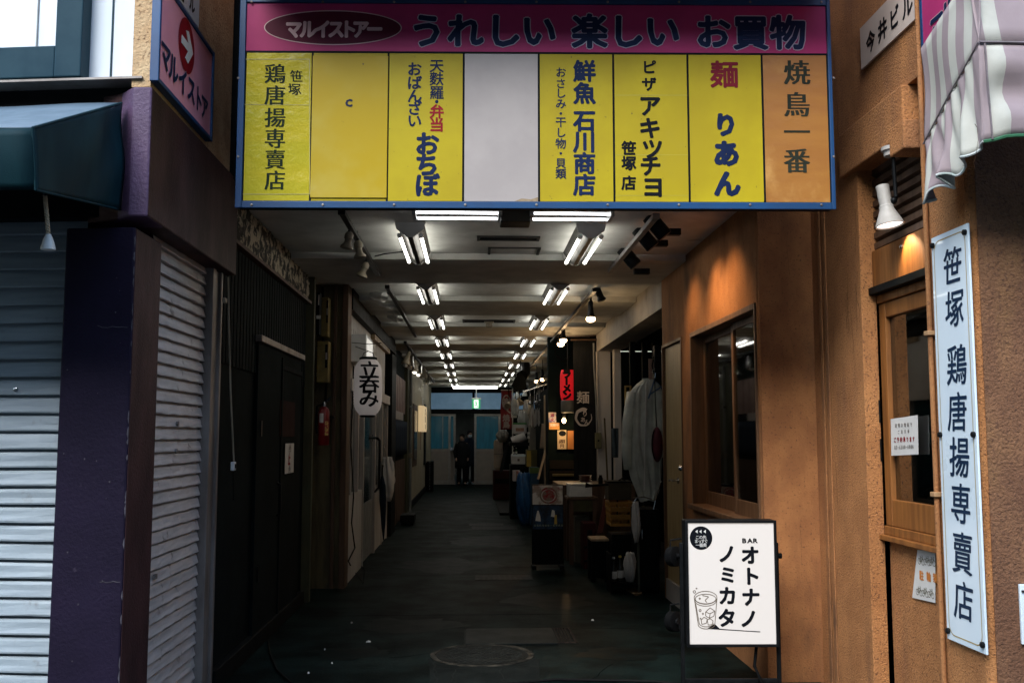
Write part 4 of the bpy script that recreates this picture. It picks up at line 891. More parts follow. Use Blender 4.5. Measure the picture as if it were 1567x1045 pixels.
def sdoor(x0, x1, y, lab, m2):
    t = thing('sliding_door', lab, 'door', ((x0 + x1) / 2, y, 0)); fr = Fr((0, y, 0), (1, 0, 0))
    build('frame', MB().frame(fr, x0, x1, .02, zc - .004, .075, -.03, .0, .13), alu, t, bev=.003)
    build('middle_rail', MB().rect(fr, x0 + .076, x1 - .076, zg - .05, zg + .03, -.03, -.002), alu, t)
    build('panel', MB().rect(fr, x0 + .076, x1 - .076, .152, zg - .051, -.025, -.012), alu_p, t)
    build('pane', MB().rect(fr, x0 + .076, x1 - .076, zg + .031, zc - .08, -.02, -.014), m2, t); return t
xa0 = Y(651, 700, YE).x; xmid = Y(687, 700, YE).x
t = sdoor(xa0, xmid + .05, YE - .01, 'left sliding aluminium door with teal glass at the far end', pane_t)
build('lamp_reflection_strip', MB().box(xa0 + .55, xa0 + .58, YE - .035, YE - .031, zg + .05, zc - .1), alu, t) 
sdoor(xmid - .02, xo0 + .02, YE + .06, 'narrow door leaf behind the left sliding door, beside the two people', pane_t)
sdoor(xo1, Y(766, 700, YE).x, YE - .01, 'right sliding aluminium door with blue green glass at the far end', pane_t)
q = Y(691, 687, YE - .05)
hd = thing('door_lock', 'bright lock and chain hanging on the narrow door leaf', 'lock', q)
build('body', MB().box(q.x - .06, q.x + .04, YE - .03, YE + .02, q.z - .04, q.z + .06), chrome, hd, bev=.006); build('chain', MB().tube([q + V((-.03, .02, -.04)), q + V((.0, .01, -.16)), q + V((.03, .02, -.05))], .012, 6), chrome, hd, smooth=True)
# yard beyond the doors; walls and roof are added to shut out the sky
struct('sky_screen_wall', MB().box(-5, 5, 37.8, 38, 0, 4), mat('dim_sky_screen', (.06, .055, .045), .9, c2=(.04, .038, .032), scale=2))
struct('sky_screen_roof', MB().box(-5, 5, 33.4, 38, 3.42, 3.6), dark_wall)
struct('yard_floor', MB().box(-5, 5, 36.001, 38, .0005, .003), floor_m)
struct('sky_screen_side', MB().box(-5.2, -5, 33.4, 38, 0, 3.41).box(5, 5.2, 33.4, 38, 0, 3.41), dark_wall)
# exit sign
e0, e1 = Y(722.5, 625, 32), Y(735, 610.5, 32)
es = thing('exit_sign', 'green emergency exit sign with running figure hanging before the far doors', 'sign', (e0.x, 32, e0.z))
build('case', MB().box(e0.x, e1.x, 32, 32.08, e0.z, e1.z), green_sg, es, bev=.006)
fe = Fr((e0.x, 31.998, e0.z), (1, 0, 0)); we, he = e1.x - e0.x, e1.z - e0.z
build('panel', MB().rect(fe, we * .22, we * .78, he * .05, he * .92, .001, .004), white_sg, es)
rm = MB().disc(fe, we * .46, he * .76, we * .07, we * .07, .006, 14)
rm.line(fe, [(we * .48, he * .68), (we * .52, he * .46)], we * .10, .006).line(fe, [(we * .52, he * .46), (we * .40, he * .34), (we * .30, he * .36)], we * .07, .0062).line(fe, [(we * .53, he * .46), (we * .60, he * .30), (we * .66, he * .16)], we * .07, .0064).line(fe, [(we * .48, he * .66), (we * .36, he * .60), (we * .34, he * .50)], we * .05, .0066).line(fe, [(we * .50, he * .66), (we * .62, he * .62), (we * .67, he * .68)], we * .05, .0068)
build('running_figure', rm, green_sg, es, norm=False)
build('top_cap', MB().box(e0.x - .02, e1.x + .02, 31.98, 32.1, e1.z + .001, e1.z + .04), white_pl, es); build('stem', MB().tube([((e0.x + e1.x) / 2, 32.04, e1.z + .04), ((e0.x + e1.x) / 2, 32.04, HC)], .015, 8), white_pl, es, smooth=True)

# ------------------------------------------------------------------ two people in the doorway
def person(loc, h, lab, coat, trous, face, mask, bare, lean, shoe):
    t = thing('person', lab, 'person', loc); x, y, _ = loc; k = h / 1.72; s = 1 if face > 0 else -1
    P = lambda a, b, c: V((x + a * k, y + b * k, c * k))
    bm = bmesh.new(); J = {'pel': (0, 0, .92, .13), 'wai': (lean * .3, 0, 1.08, .12), 'che': (lean * .7, 0, 1.30, .14), 'nek': (lean, .0, 1.46, .06), 'hd0': (lean * 1.1, -.01, 1.52, .055), 'hd1': (lean * 1.15, -.02, 1.60, .085), 'hd2': (lean * 1.15, -.01, 1.68, .075)}
    for q, d in (('l', -1), ('r', 1)):
        J.update({q + 'sh': (lean * .9 + d * .17, 0, 1.41, .055), q + 'el': (lean * .7 + d * .23, .02, 1.13, .042), q + 'wr': (lean * .5 + d * .20, -.10, .90, .028), q + 'ha': (lean * .5 + d * .19, -.13, .82, .03),
                  q + 'hp': (d * .085, 0, .88, .085), q + 'kn': (d * .10, -.02 * d, .48, .058), q + 'an': (d * .10, .01, .09, .04), q + 'to': (d * .11, -.15, .045, .035)})
    E = [('pel', 'wai'), ('wai', 'che'), ('che', 'nek'), ('nek', 'hd0'), ('hd0', 'hd1'), ('hd1', 'hd2')]
    for q in 'lr': E += [('che', q + 'sh'), (q + 'sh', q + 'el'), (q + 'el', q + 'wr'), (q + 'wr', q + 'ha'), ('pel', q + 'hp'), (q + 'hp', q + 'kn'), (q + 'kn', q + 'an'), (q + 'an', q + 'to')]
    nm = list(J); me = bpy.data.meshes.new('body')
    me.from_pydata([tuple(P(*J[a][:3]) - V(loc)) for a in nm], [(nm.index(a), nm.index(b)) for a, b in E], [])
    me.materials.append(skin); o = bpy.data.objects.new('body', me); COL.objects.link(o); o.parent = t
    sk = o.modifiers.new('skin', 'SKIN'); lay = me.skin_vertices[0] if len(me.skin_vertices) else None
    if lay is None: bm = bmesh.new(); bm.from_mesh(me); bm.verts.layers.skin.verify(); bm.to_mesh(me); bm.free(); lay = me.skin_vertices[0]
    for i, a in enumerate(nm): lay.data[i].radius = (J[a][3] * k,) * 2; lay.data[i].use_root = (a == 'pel')
    o.modifiers.new('smooth', 'SUBSURF').render_levels = 1
    ring = lambda a, b, c, rx, ry, n=16: [P(a + rx * cos(2 * pi * i / n) * (1 + .03 * sin(5 * i)), b + ry * sin(2 * pi * i / n), c) for i in range(n)]
    build('coat', MB().loft([ring(0, 0, .58, .24, .18), ring(0, 0, .75, .235, .175), ring(lean * .3, 0, 1.0, .215, .165), ring(lean * .7, 0, 1.25, .225, .165), ring(lean * .85, 0, 1.38, .215, .145), ring(lean, 0, 1.45, .13, .11), ring(lean, 0, 1.50, .085, .085)]), coat, t, smooth='all')
    for d in (-1, 1):
        build('sleeve', MB().tube([P(lean * .9 + d * .16, 0, 1.41), P(lean * .7 + d * .245, .02, 1.13), P(lean * .5 + d * .21, -.09, .92)], [.075 * k, .065 * k, .05 * k], 10), coat, t, smooth='all')
        build('trouser_leg', MB().tube([P(d * .09, 0, .88), P(d * .105, -.02 * d, .48), P(d * .105, .01, .08)], [.105 * k, .085 * k, .07 * k], 10), trous, t, smooth='all')
        build('shoe', MB().loft([ring(d * .105, .04, .004, .05, .07, 10), ring(d * .107, -.04, .03, .055, .14, 10), ring(d * .105, .0, .09, .05, .08, 10)]), shoe, t, smooth='all')
    hx = lean * 1.15
    build('hair', MB().ball(P(hx, .0, 1.655), .108 * k, 14, 8, (.95, 1.02, .92)), hair_m, t, smooth='all')
    build('face', MB().ball(P(hx + face * .03, -.045, 1.60), .078 * k, 14, 9, (.88, 1, 1.25)).ball(P(hx + face * .045, -.125, 1.595), .014 * k, 8, 5), skin, t, smooth='all')
    build('eyes', MB().ball(P(hx + face * .03 - .03, -.115, 1.622), .009 * k, 6, 4).ball(P(hx + face * .03 + .03, -.115, 1.622), .009 * k, 6, 4), ink, t, smooth='all')
    if mask: build('face_mask', MB().ball(P(hx + face * .035, -.072, 1.565), .068 * k, 12, 8, (.95, 1, .85)), enamel, t, smooth='all')
    return t
pa = Y(707, 741, YE + .0); pb_ = Y(719, 741, YE + .45)
person((pa.x, YE - .12, .004), 1.66, 'person in a long black coat standing in the far doorway, seen from the passage', cloth_k, cloth_k, -.6, False, 0, .0, black_m)
person((pb_.x, YE + .45, .004), 1.78, 'person in dark clothes with white face mask and white shoes, behind the other', cloth_n, cloth_k, .7, True, 0, -.02, enamel)
q = Y(699, 741, YE - .2)
cb_ = thing('carrier_bag', 'pale blue plastic bag standing on the floor beside the two people', 'bag', (q.x, YE + .15, .004))
build('sack', bagm(V((q.x - .02, YE + .15, .36)), .13, .10, .355, 8), mat('pale_blue_plastic', (.20, .30, .38), .4, c2=(.15, .24, .31), scale=8), cb_, smooth='all')
build('handle', MB().tube([V((q.x - .06, YE + .15, .33)), V((q.x - .03, YE + .15, .44)), V((q.x + .01, YE + .15, .44)), V((q.x + .03, YE + .15, .33))], .008, 5), cb_.children[0].data.materials[0], cb_, smooth=True)

# =================================================================== RIGHT SIDE OF THE PASSAGE
osf = thing('orange_shop', 'orange stucco shop front with sliding wooden window and pale wooden door', 'shop front', (2.1, 8.4, 0))
FA_ = Fr((XR, 6.64, 0), (0, -1, 0))                   # faces the passage; u decreases inwards
def ya(px, py=650): return X(px, py, XR).y
w0, w1 = X(1164, 462, XR).y, X(1057, 510, XR).y       # window, near and far edge
wz1 = (X(1160, 462, XR).z + X(1057, 510, XR).z) / 2; wz0 = X(1062, 772, XR).z
d0, d1 = X(1046, 700, XR).y, X(1016, 700, XR).y; dz = X(1045, 514, XR).z
YN, YF = 6.64, 10.04
w0 = max(w0, YN + .035)
wl = MB()
wl.box(XR, XR + .35, YN, w0, 0, 3.238).box(XR, XR + .35, w0, YF, wz1, 3.238).box(XR, XR + .35, w0, w1, 0, wz0).box(XR, XR + .35, w1, d0, 0, wz1 - .0005).box(XR, XR + .35, d0, YF, dz, wz1 - .0005).box(XR, XR + .35, d1, YF, 0, dz - .0005)
build('wall', wl, stucco_smooth, osf)
wf = build('window', MB().box(XR - .012, XR + .20, w0, w0 + .03, wz0, wz1).box(XR - .012, XR + .20, w1 - .035, w1, wz0, wz1).box(XR - .013, XR + .20, w0 + .031, w1 - .036, wz1 - .04, wz1 + .001), wood_fr, osf, bev=.003)
build('sill', MB().box(XR - .05, XR + .2, w0 + .031, w1 + .03, wz0 - .03, wz0 + .012), wood_fr, wf, bev=.004)
wm = (X(1110, 600, XR).y)
def sash(y0, y1, x, nm='sash'):
    fr = Fr((x, y1, 0), (0, -1, 0)); mb = MB().frame(fr, 0, y1 - y0, wz0 + .013, wz1 - .042, .055, -.03, 0, .11); build(nm, mb, wood_fr, wf, bev=.003)
    build('pane', MB().rect(fr, .056, y1 - y0 - .056, wz0 + .124, wz1 - .10, -.018, -.013), pane_m, wf)
sash(w0 + .032, wm + .03, XR + .06); sash(wm - .03, w1 - .036, XR + .10)
build('curtain', MB().grid(60, 4, lambda i, j: V((XR + .36 + .018 * sin(i * 60) + .01 * sin(i * 23), w0 + .03 + i * (w1 - w0 - .06) * .62, wz0 + .05 + j * (wz1 - wz0 - .1)))), dgreen, wf, smooth='all')
build('inner_wall', MB().box(XR + .80, XR + .85, YN + .05, YF - .05, 0, 3.2), mat('dim_room_wall', (.12, .20, .18), .8, c2=(.07, .13, .115), scale=2), osf)
ld = bpy.data.lights.new('room_light', 'POINT'); ld.energy = .9; ld.color = (.85, 1, .92); ld.shadow_soft_size = .03
lo = bpy.data.objects.new('room_light', ld); COL.objects.link(lo); lo.location = (XR + .30, w0 + .55, wz1 - .42)
for yy in (w0 + .55, w0 + 1.0):
    build('hanging_lamp', MB().lathe((XR + .30, yy, wz1 - .22), (0, 0, -1), [(0, .02), (.1, .025), (.16, .07), (.17, .068)], 14), white_pl, osf, smooth=True)
dr = build('door', MB().box(XR + .02, XR + .06, d0 + .03, d1 - .03, .02, dz - .035), wood_door, osf, bev=.003)
dr['label'] = 'pale wooden door with a chrome lever handle'
build('door_frame', MB().box(XR - .01, XR + .08, d0, d0 + .028, 0, dz).box(XR - .01, XR + .08, d1 - .028, d1, 0, dz).box(XR - .01, XR + .08, d0 + .029, d1 - .029, dz - .03, dz), wood_fr, osf, bev=.003)
h = X(1036, 735, XR); h2 = X(1040, 716, XR)
build('handle', MB().lathe((XR + .019, h.y, h.z), (-1, 0, 0), [(0, .03), (.012, .03), (.013, .012), (.06, .012)], 14).tube([(XR - .045, h.y, h.z), (XR - .048, h.y + .06, h.z), (XR - .045, h.y + .14, h.z - .004)], .011, 8), chrome, dr, smooth=True)
build('lock', MB().lathe((XR + .019, h2.y, h2.z), (-1, 0, 0), [(0, .028), (.016, .026), (.03, .015)], 14), chrome, dr, smooth=True)
build('kick_plate', MB().box(XR - .002, XR + .019, d0 + .03, d1 - .03, .0, .20), alu_p, dr)

# entrance of the next shop: pale lintel and jambs
ls = thing('recessed_shop', 'recessed dark shop entrance with pale grey lintel and jambs beyond the orange shop', 'shop front', (2.2, 12.8, 0))
z0, z1 = X(1011, 472, XR).z, 3.238
build('lintel', MB().box(XR, XR + .35, 10.05, 15.45, z0, z1), mat('pale_lintel_paint', (.37, .35, .32), .7, c2=(.29, .275, .25), scale=3, c3=(.18, .17, .155), scale3=3, lo3=.6, hi3=.8), ls)
j0, j1 = Y(915, 650, 15.2).x, Y(935, 650, 15.2).x; k0, k1 = Y(941, 650, 14.9).x, Y(951, 650, 14.9).x
build('jamb', MB().box(j0, j1, 15.2, 15.44, 0, z0 - .001), shop_white, ls); build('jamb', MB().box(k0, k1, 14.9, 15.1, 0, z0 - .001), shop_white, ls)
build('inner_wall', MB().box(3.2, 3.3, 10.05, 15.4, 0, z0 - .001).box(2.3, 3.19, 15.3, 15.44, 0, z0 - .001).box(2.29, 3.19, 10.06, 10.1, 0, z0), dark_wall, ls)
build('inner_ceiling', MB().box(2.29, 3.19, 10.11, 15.29, z0 + .001, z0 + .05), dark_wall, ls)
ib = MB()
for px in (965, 984, 1000): q = Y(px, 600, 13.5); ib.box(q.x, q.x + .07, 13.5, 13.6, 0, z0 - .02)
build('inner_frame', ib, slate_m, ls)
a, b = Y(956, 626, 13.2), Y(962, 590, 13.2)
pf = thing('picture_frame', 'small gold picture frame in the dark recess behind the raincoat', 'picture frame', (a.x, 13.2, a.z))
ff = Fr((a.x, 13.2, a.z), (1, 0, 0)); build('frame', MB().frame(ff, 0, b.x - a.x + .03, 0, b.z - a.z, .018, 0, .02), gold, pf); build('picture', MB().rect(ff, .019, b.x - a.x + .011, .019, b.z - a.z - .02, 0, .006), ink, pf)

# raincoat on a blue hanger
YR = 10.62
rc = thing('raincoat', 'translucent white plastic raincoat hanging beside the pale wooden door', 'raincoat', Y(985, 765, YR))
def coat_prof():
    # left and right outline of the coat in the photograph, as (y pixel, left x, right x)
    return [(581, 984, 1000), (590, 972, 1010), (600, 964, 1014), (640, 960, 1014), (680, 957, 1013), (705, 959, 1012), (730, 964, 1011), (750, 972, 1008), (766, 978, 1002)]
rings = []
for i, (py, l, r) in enumerate(coat_prof()):
    a, b = Y(l, py, YR), Y(r, py, YR); c = (a + b) / 2; rx = (b.x - a.x) / 2; ry = .05 + .05 * min(1, i / 4)
    rings.append([c + V((rx * cos(t), ry * sin(t) * (1 + .25 * sin(5 * t + i * .4)), .012 * sin(3 * t))) for t in [2 * pi * k / 28 for k in range(28)]])
prf = coat_prof()
def coat_at(t):
    py = 581 + 185 * t
    for (a, l, r), (b, l2, r2) in zip(prf, prf[1:]):
        if a <= py <= b: q = (py - a) / (b - a); return py, lerp(l, l2, q), lerp(r, r2, q)
rg = []
for i in range(47):
    py, l, r = coat_at(i / 46); a, b = Y(l, py, YR), Y(r, py, YR); c = (a + b) / 2; rx = (b.x - a.x) / 2; t_ = i / 46; ry = .045 + .055 * min(1, t_ * 2)
    rg.append([c + V((rx * cos(t) * (1 + .05 * t_ * sin(7 * t + 2.2 * t_)), ry * sin(t) * (1 + .20 * min(1, t_ * 3) * sin(9 * t + 3 * sin(t_ * 5)) + .14 * sin(17 * t - 6 * t_)), .010 * sin(3 * t))) for t in [2 * pi * k / 72 for k in range(72)]])
build('body', MB().loft(rg[::-1], cap=False), coat_film, rc, smooth='all')
build('collar', MB().loft([[Y(991, 584, YR) + V((.055 * cos(t) * s, .04 * sin(t) * s, dz_)) for t in [2 * pi * k / 16 for k in range(16)]] for s, dz_ in ((1.15, -.03), (1, .0), (1.1, .035))], cap=False), coat_film, rc, smooth='all')
build('sleeve', MB().tube([Y(966, 600, YR - .02), Y(961, 645, YR - .05), Y(959, 690, YR - .06), Y(961, 718, YR - .05)], [.05, .06, .055, .045], 12).tube([Y(1008, 600, YR - .03), Y(1010, 650, YR - .07), Y(1009, 700, YR - .07)], [.05, .06, .05], 12, cap=False), coat_film, rc, smooth='all')
build('placket', MB().tube([Y(989, 590, YR - .09), Y(987, 680, YR - .125), Y(986, 750, YR - .105)], .008, 6), cloth_w, rc, smooth=True)
hg = thing('coat_hanger', 'blue plastic coat hanger over the raincoat', 'hanger', Y(1000, 575, YR - .08))
yh = YR - .14
build('bar', MB().tube([Y(992, 610, yh), Y(1002, 580, yh), Y(1012, 592, yh), Y(995, 603, yh), Y(992, 610, yh)], .009, 7), mat('blue_plastic', (.02, .07, .15), .4, c2=(.015, .055, .12), scale=8), hg, smooth=True)
build('hook', MB().tube([Y(1002, 580, yh), Y(1003, 572, yh), Y(1000, 566, yh), Y(997, 570, yh)], .006, 6), chrome, hg, smooth=True)
rb = thing('red_bag', 'dark red oval drawstring bag hanging on a black strap in front of the raincoat', 'bag', Y(1005, 708, YR - .2))
c = Y(1005.5, 680, YR - .2); sc_ = pxm(c)
build('pouch', MB().ball(c, 27 * sc_, 18, 12, (.33, .33, 1)), mat('dark_red_fabric', (.10, .010, .02), .7, c2=(.07, .007, .014), scale=9), rb, smooth='all')
build('zip', MB().tube([c + V((-8.6 * sc_ * cos(t), -.03, 25 * sc_ * sin(t))) for t in [(-60 + 12 * k) * pi / 180 for k in range(11)]], .006, 5), rubber, rb, smooth=True)
build('strap', MB().tube([Y(1005, 654, YR - .2), Y(1003, 620, YR - .2), Y(1002, 585, YR - .17), Y(1003, 570, YR - .1)], .006, 6), rubber, rb, smooth=True)
mt = thing('wall_meter', 'black wall telephone shaped box with pale card over the raincoat', 'meter', Y(1003, 555, YR))
a, b = Y(1002, 570, 10.5), Y(1012, 528, 10.5)
build('case', MB().box(a.x, b.x, 10.5, 10.58, a.z, b.z), black_m, mt, bev=.01); a2, b2 = Y(993, 580, 10.56), Y(1001, 549, 10.56)
build('card', MB().box(a2.x, b2.x, 10.56, 10.575, a2.z, b2.z), mat('pinkish_card', (.28, .17, .13), .7, c2=(.23, .14, .11), scale=8), mt); build('switch', MB().box(a.x - .02, a.x - .002, 10.49, 10.52, a.z - .06, a.z + .05), ivory, mt, bev=.003)
build('cable', MB().tube([Y(1001, 572, 10.48), Y(998, 560, 10.47), Y(1000, 546, 10.49)], .008, 6), rubber, mt, smooth=True)

# black cabinet, crates and small things in front of the recess
def p3(px, py, y): return Y(px, py, y)
a, b = Y(977, 912, 10.3), Y(1017, 779, 10.3)
cb = thing('cabinet', 'black cabinet standing between the crates and the pale wooden door', 'cabinet', (a.x, 10.3, .004))
build('carcass', MB().box(a.x, min(b.x, 1.92), 10.3, 10.75, .03, b.z), black_m, cb, bev=.008); build('door', MB().box(a.x + .012, min(b.x, 1.92) - .012, 10.284, 10.298, .05, b.z - .03), black_m, cb, bev=.004)
build('handle', MB().tube([(a.x + .04, 10.27, b.z - .3), (a.x + .04, 10.262, b.z - .25), (a.x + .04, 10.27, b.z - .2)], .006, 6), steel, cb, smooth=True); build('foot', MB().box(a.x, a.x + .04, 10.3, 10.34, .004, .029).box(1.87, 1.91, 10.3, 10.34, .004, .029), rubber, cb)
one('wire_stand', MB().tube([Y(968, 762, 10.25), Y(985, 760, 10.25), Y(1003, 765, 10.25), Y(1012, 735, 10.25)], .007, 6).tube([Y(1003, 765, 10.25), Y(1000, 779, 10.25)], .007, 6).tube([Y(975, 761, 10.25), Y(968, 771, 10.25), Y(972, 779, 10.25)], .007, 6), steel, 'thin bent wire stand on top of the black cabinet', 'stand', smooth=True)
one('rag', bagm(Y(973, 768, 10.2), .035, .05, Y(973, 768, 10.2).z - Y(973, 829, 10.2).z, 5), cloth_w, 'long white rag hanging beside the black cabinet', 'cloth', smooth='all')
YC = 10.9
one('crate_stand', MB().box(Y(936, 800, YC).x, Y(974, 800, YC).x, YC, YC + .4, .004, Y(940, 818, YC).z).box(Y(938, 800, YC).x, Y(972, 800, YC).x, YC - .012, YC - .001, .05, Y(940, 822, YC).z), black_m, 'black box under the stack of amber crates', 'box', bev=.006)
for k, (t_, b_, px) in enumerate(((768, 778, 933), (779, 789, 934), (790, 803, 935))):
    a, b = Y(px, b_ + 2, YC), Y(971, t_, YC); t = thing('crate', 'amber plastic crate, %s of the stack beside the cabinet' % ('top one', 'middle one', 'bottom one')[k], 'crate', (a.x, YC, a.z), 'amber crates stacked by the cabinet')
    fr = Fr((a.x, YC, a.z), (1, 0, 0)); W, Hh = b.x - a.x, b.z - a.z
    mb = MB().rect(fr, 0, W, Hh * .72, Hh, -.012, 0).rect(fr, 0, W, 0, Hh * .3, -.012, 0)
    for i in range(7): mb.rect(fr, i * W / 6.3, i * W / 6.3 + .012, Hh * .3 + .0005, Hh * .72 - .0005, -.010, -.002)
    build('front', mb, orange_cr, t)
    fr = Fr((a.x, YC + .36, a.z), (0, -1, 0)); mb = MB().rect(fr, .0, .348, Hh * .72, Hh, -.012, 0).rect(fr, 0, .348, 0, Hh * .3, -.012, 0)
    for i in range(7): mb.rect(fr, i * .348 / 6.3, i * .348 / 6.3 + .012, Hh * .3 + .0005, Hh * .72 - .0005, -.010, -.002)
    build('side', mb, orange_cr, t); build('back', MB().box(a.x, b.x, YC + .361, YC + .372, a.z, b.z).box(b.x - .011, b.x, YC + .001, YC + .36, a.z, b.z), orange_cr, t); build('base', MB().box(a.x + .013, b.x - .013, YC + .001, YC + .35, a.z + .004, a.z + .012), orange_cr, t)
a, b = Y(931, 765, YC), Y(966, 738, YC)
tb = thing('tray', 'brown lidded tray on top of the amber crates', 'tray', (a.x, YC, a.z)); build('box', MB().box(a.x, b.x, YC - .02, YC + .3, a.z, b.z), mat('brown_tray', (.075, .058, .036), .6, c2=(.055, .042, .027), scale=6), tb, bev=.01); build('lid', MB().box(a.x - .01, b.x + .01, YC - .03, YC + .31, b.z + .001, b.z + .014), black_m, tb, bev=.004)
one('ladle', MB().tube([Y(896, 742, YC), Y(903, 743, YC), Y(931, 741, YC)], [.03, .016, .013], 8), black_metal, 'long black handled pan lying across to the brown tray', 'pan', smooth=True)
one('cane', MB().tube([Y(945, 790, YC + .1), Y(945, 745, YC + .1), Y(947, 735, YC + .1), Y(953, 731, YC + .1), Y(957, 737, YC + .1)], .011, 8), black_metal, 'black crook handle standing behind the brown tray', 'cane', smooth=True)
a = Y(921, 800, 11.3)
bo = thing('menu_binder', 'dark red board with a pale top end leaning beside the amber crates', 'board', (a.x, 11.3, .5))
lean = [Y(914, 815, 11.35), Y(922, 815, 11.35), Y(931, 763, 11.5), Y(925, 762, 11.5)]
build('cover', MB().prism(lean, (0, .03, 0)), mat('dark_red_board', (.075, .02, .015), .6, c2=(.06, .016, .012), scale=6), bo); e = [lerp(lean[0], lean[3], .999) + V((0, -.004, 0)), lerp(lean[1], lean[2], .999) + V((0, -.004, 0)), lerp(lean[1], lean[2], 1.18), lerp(lean[0], lean[3], 1.18)]
build('end_cap', MB().prism(e, (0, .03, 0)), paper, bo)
a, b = Y(905, 880, 11.1), Y(932, 824, 11.1)
ks = thing('low_stool', 'low black stool with a pale worn seat below the dark red board', 'stool', (a.x, 11.1, .004))
build('seat', MB().box(a.x, b.x, 11.1, 11.45, b.z - .03, b.z), wood_pale, ks, bev=.008); build('leg', MB().box(a.x, a.x + .05, 11.1, 11.15, .004, b.z - .031), black_m, ks); build('leg', MB().box(b.x - .05, b.x, 11.1, 11.15, .004, b.z - .031), black_m, ks); build('leg', MB().box(a.x, a.x + .05, 11.4, 11.45, .004, b.z - .031), black_m, ks); build('leg', MB().box(b.x - .05, b.x, 11.4, 11.45, .004, b.z - .031), black_m, ks); build('apron', MB().box(a.x + .051, b.x - .051, 11.105, 11.13, .05, b.z - .033), black_m, ks)
for k, (px, t_, b_, cap) in enumerate(((939, 852, 880, 'white'), (949, 850, 878, 'yellow'), (958, 851, 876, 'ochre'))):
    y = 10.35 + .06 * k; a = Y(px, b_, y); z1_ = Y(px, t_, y).z; H_ = z1_ - .12
    t = thing('bottle', 'dark glass bottle with %s cap and label in the low rack by the cabinet' % cap, 'bottle', (a.x, y, .12), 'bottles beside the cabinet')
    build('glass', MB().lathe((a.x, y, .12), (0, 0, 1), [(0, .03), (.005, .036), (H_ * .55, .036), (H_ * .75, .014), (H_ * .93, .013)], 16), bottle_g, t, smooth=True)
    build('cap', MB().lathe((a.x, y, .12 + H_ * .935), (0, 0, 1), [(0, .015), (H_ * .07, .015)], 12), {'white': white_pl, 'yellow': yellow_bx, 'ochre': orange_cr}[cap], t, smooth=True); build('label', MB().lathe((a.x, y, .12 + H_ * .12), (0, 0, 1), [(0, .0366), (H_ * .3, .0366)], 16), paper, t)
rk = thing('bottle_rack', 'low black rack on the floor holding the bottles', 'rack', (1.6, 10.4, .004))
build('shelf', MB().box(Y(932, 880, 10.4).x, Y(974, 880, 10.4).x, 10.28, 10.62, .10, .119), black_m, rk); build('side', MB().box(Y(932, 880, 10.4).x, Y(934, 880, 10.4).x, 10.28, 10.62, .004, .4), black_m, rk); build('side', MB().box(Y(973, 880, 10.4).x, Y(976, 880, 10.4).x, 10.27, 10.3, .004, .55), mat('grey_green_rack', (.08, .09, .07), .6, c2=(.06, .07, .055), scale=6), rk)
one('plastic_bag', bagm(Y(964, 845, 10.33), .05, .06, .3, 9), cloth_w, 'small crumpled white bag in the rack beside the bottles', 'bag', smooth='all')
one('flat_cardboard', MB().prism([Z(958, 903), Z(976, 901), Z(983, 910), Z(972, 912)], (0, 0, .02)), card, 'scrap of cardboard on the floor in front of the bottle rack', 'cardboard')

# table with a white box, poster stand
YT = 12.6
a, b = Y(872, 830, YT), Y(913, 761, YT)
tbl = thing('side_table', 'dark wooden side table with a white box on it, beside the poster stand', 'table', (a.x, YT, .004))
build('top', MB().box(a.x - .02, b.x + .02, YT, YT + .5, b.z - .03, b.z), wood_br, tbl, bev=.005)
for xx in (a.x, b.x - .05):
    for yy in (YT + .02, YT + .43): build('leg', MB().box(xx, xx + .05, yy, yy + .05, .004, b.z - .031), wood_br, tbl)
build('drawer', MB().box(a.x + .052, b.x - .052, YT + .01, YT + .03, b.z - .18, b.z - .032), mat('olive_drawer', (.07, .065, .035), .6, c2=(.055, .05, .028), scale=5), tbl)
a, b = Y(871, 760.5, YT + .05), Y(906, 740, YT + .05)
wb = thing('tray_box', 'white translucent storage box on the dark side table', 'box', (a.x, YT + .05, a.z)); build('box', MB().box(a.x, b.x, YT + .05, YT + .4, a.z + .003, b.z - .02), white_pl, wb, bev=.01); build('lid', MB().box(a.x - .012, b.x + .012, YT + .04, YT + .41, b.z - .019, b.z), white_pl, wb, bev=.006)
a, b = Y(880, 822, YT + .1), Y(903, 790, YT + .1)
one('paper_sack', MB().box(a.x, b.x, YT + .1, YT + .35, .004, b.z), mat('dim_sack', (.09, .085, .06), .8, c2=(.07, .066, .046), scale=8), 'olive paper sack under the dark side table', 'sack', bev=.02)
one('jar', MB().lathe(Y(919, 741, 12.9) - V((0, 0, .0)), (0, 0, 1), [(0, .03), (.08, .03), (.1, .02), (.12, .02)], 12), rubber, 'small black jar standing behind the white storage box', 'jar', smooth=True)
YP = 12.2
a, m, b = Y(814, 812, YP), Y(814, 773, YP), Y(862, 741, YP)
pst = thing('poster_stand', 'glossy black poster stand showing a ramen bowl photo above a dark menu', 'poster stand', (a.x, YP, .004))
fp = Fr((a.x, YP, 0), (1, 0, 0)); Wp = b.x - a.x
build('board', MB().rect(fp, 0, Wp, .06, b.z, -.05, -.002), black_m, pst, bev=.004)
build('upper_poster', MB().rect(fp, .008, Wp - .008, m.z + .01, b.z - .01, .0, .003), mat('pale_poster', (.62, .57, .51), .25, c2=(.30, .22, .17), scale=9, lo=.45, hi=.6, c3=(.25, .04, .03), scale3=7, lo3=.62, hi3=.66), pst)
uc_, vc_ = fp.at(838, 756)
build('bowl_picture', MB().ring(fp, uc_ + .01, vc_ - .015, .11, .10, .022, .0045, 32).disc(fp, uc_ + .01, vc_ - .015, .078, .07, .0042, 28), mat('red_bowl_print', (.26, .03, .025), .3, c2=(.2, .15, .1), scale=14, lo=.45, hi=.55), pst, norm=False)
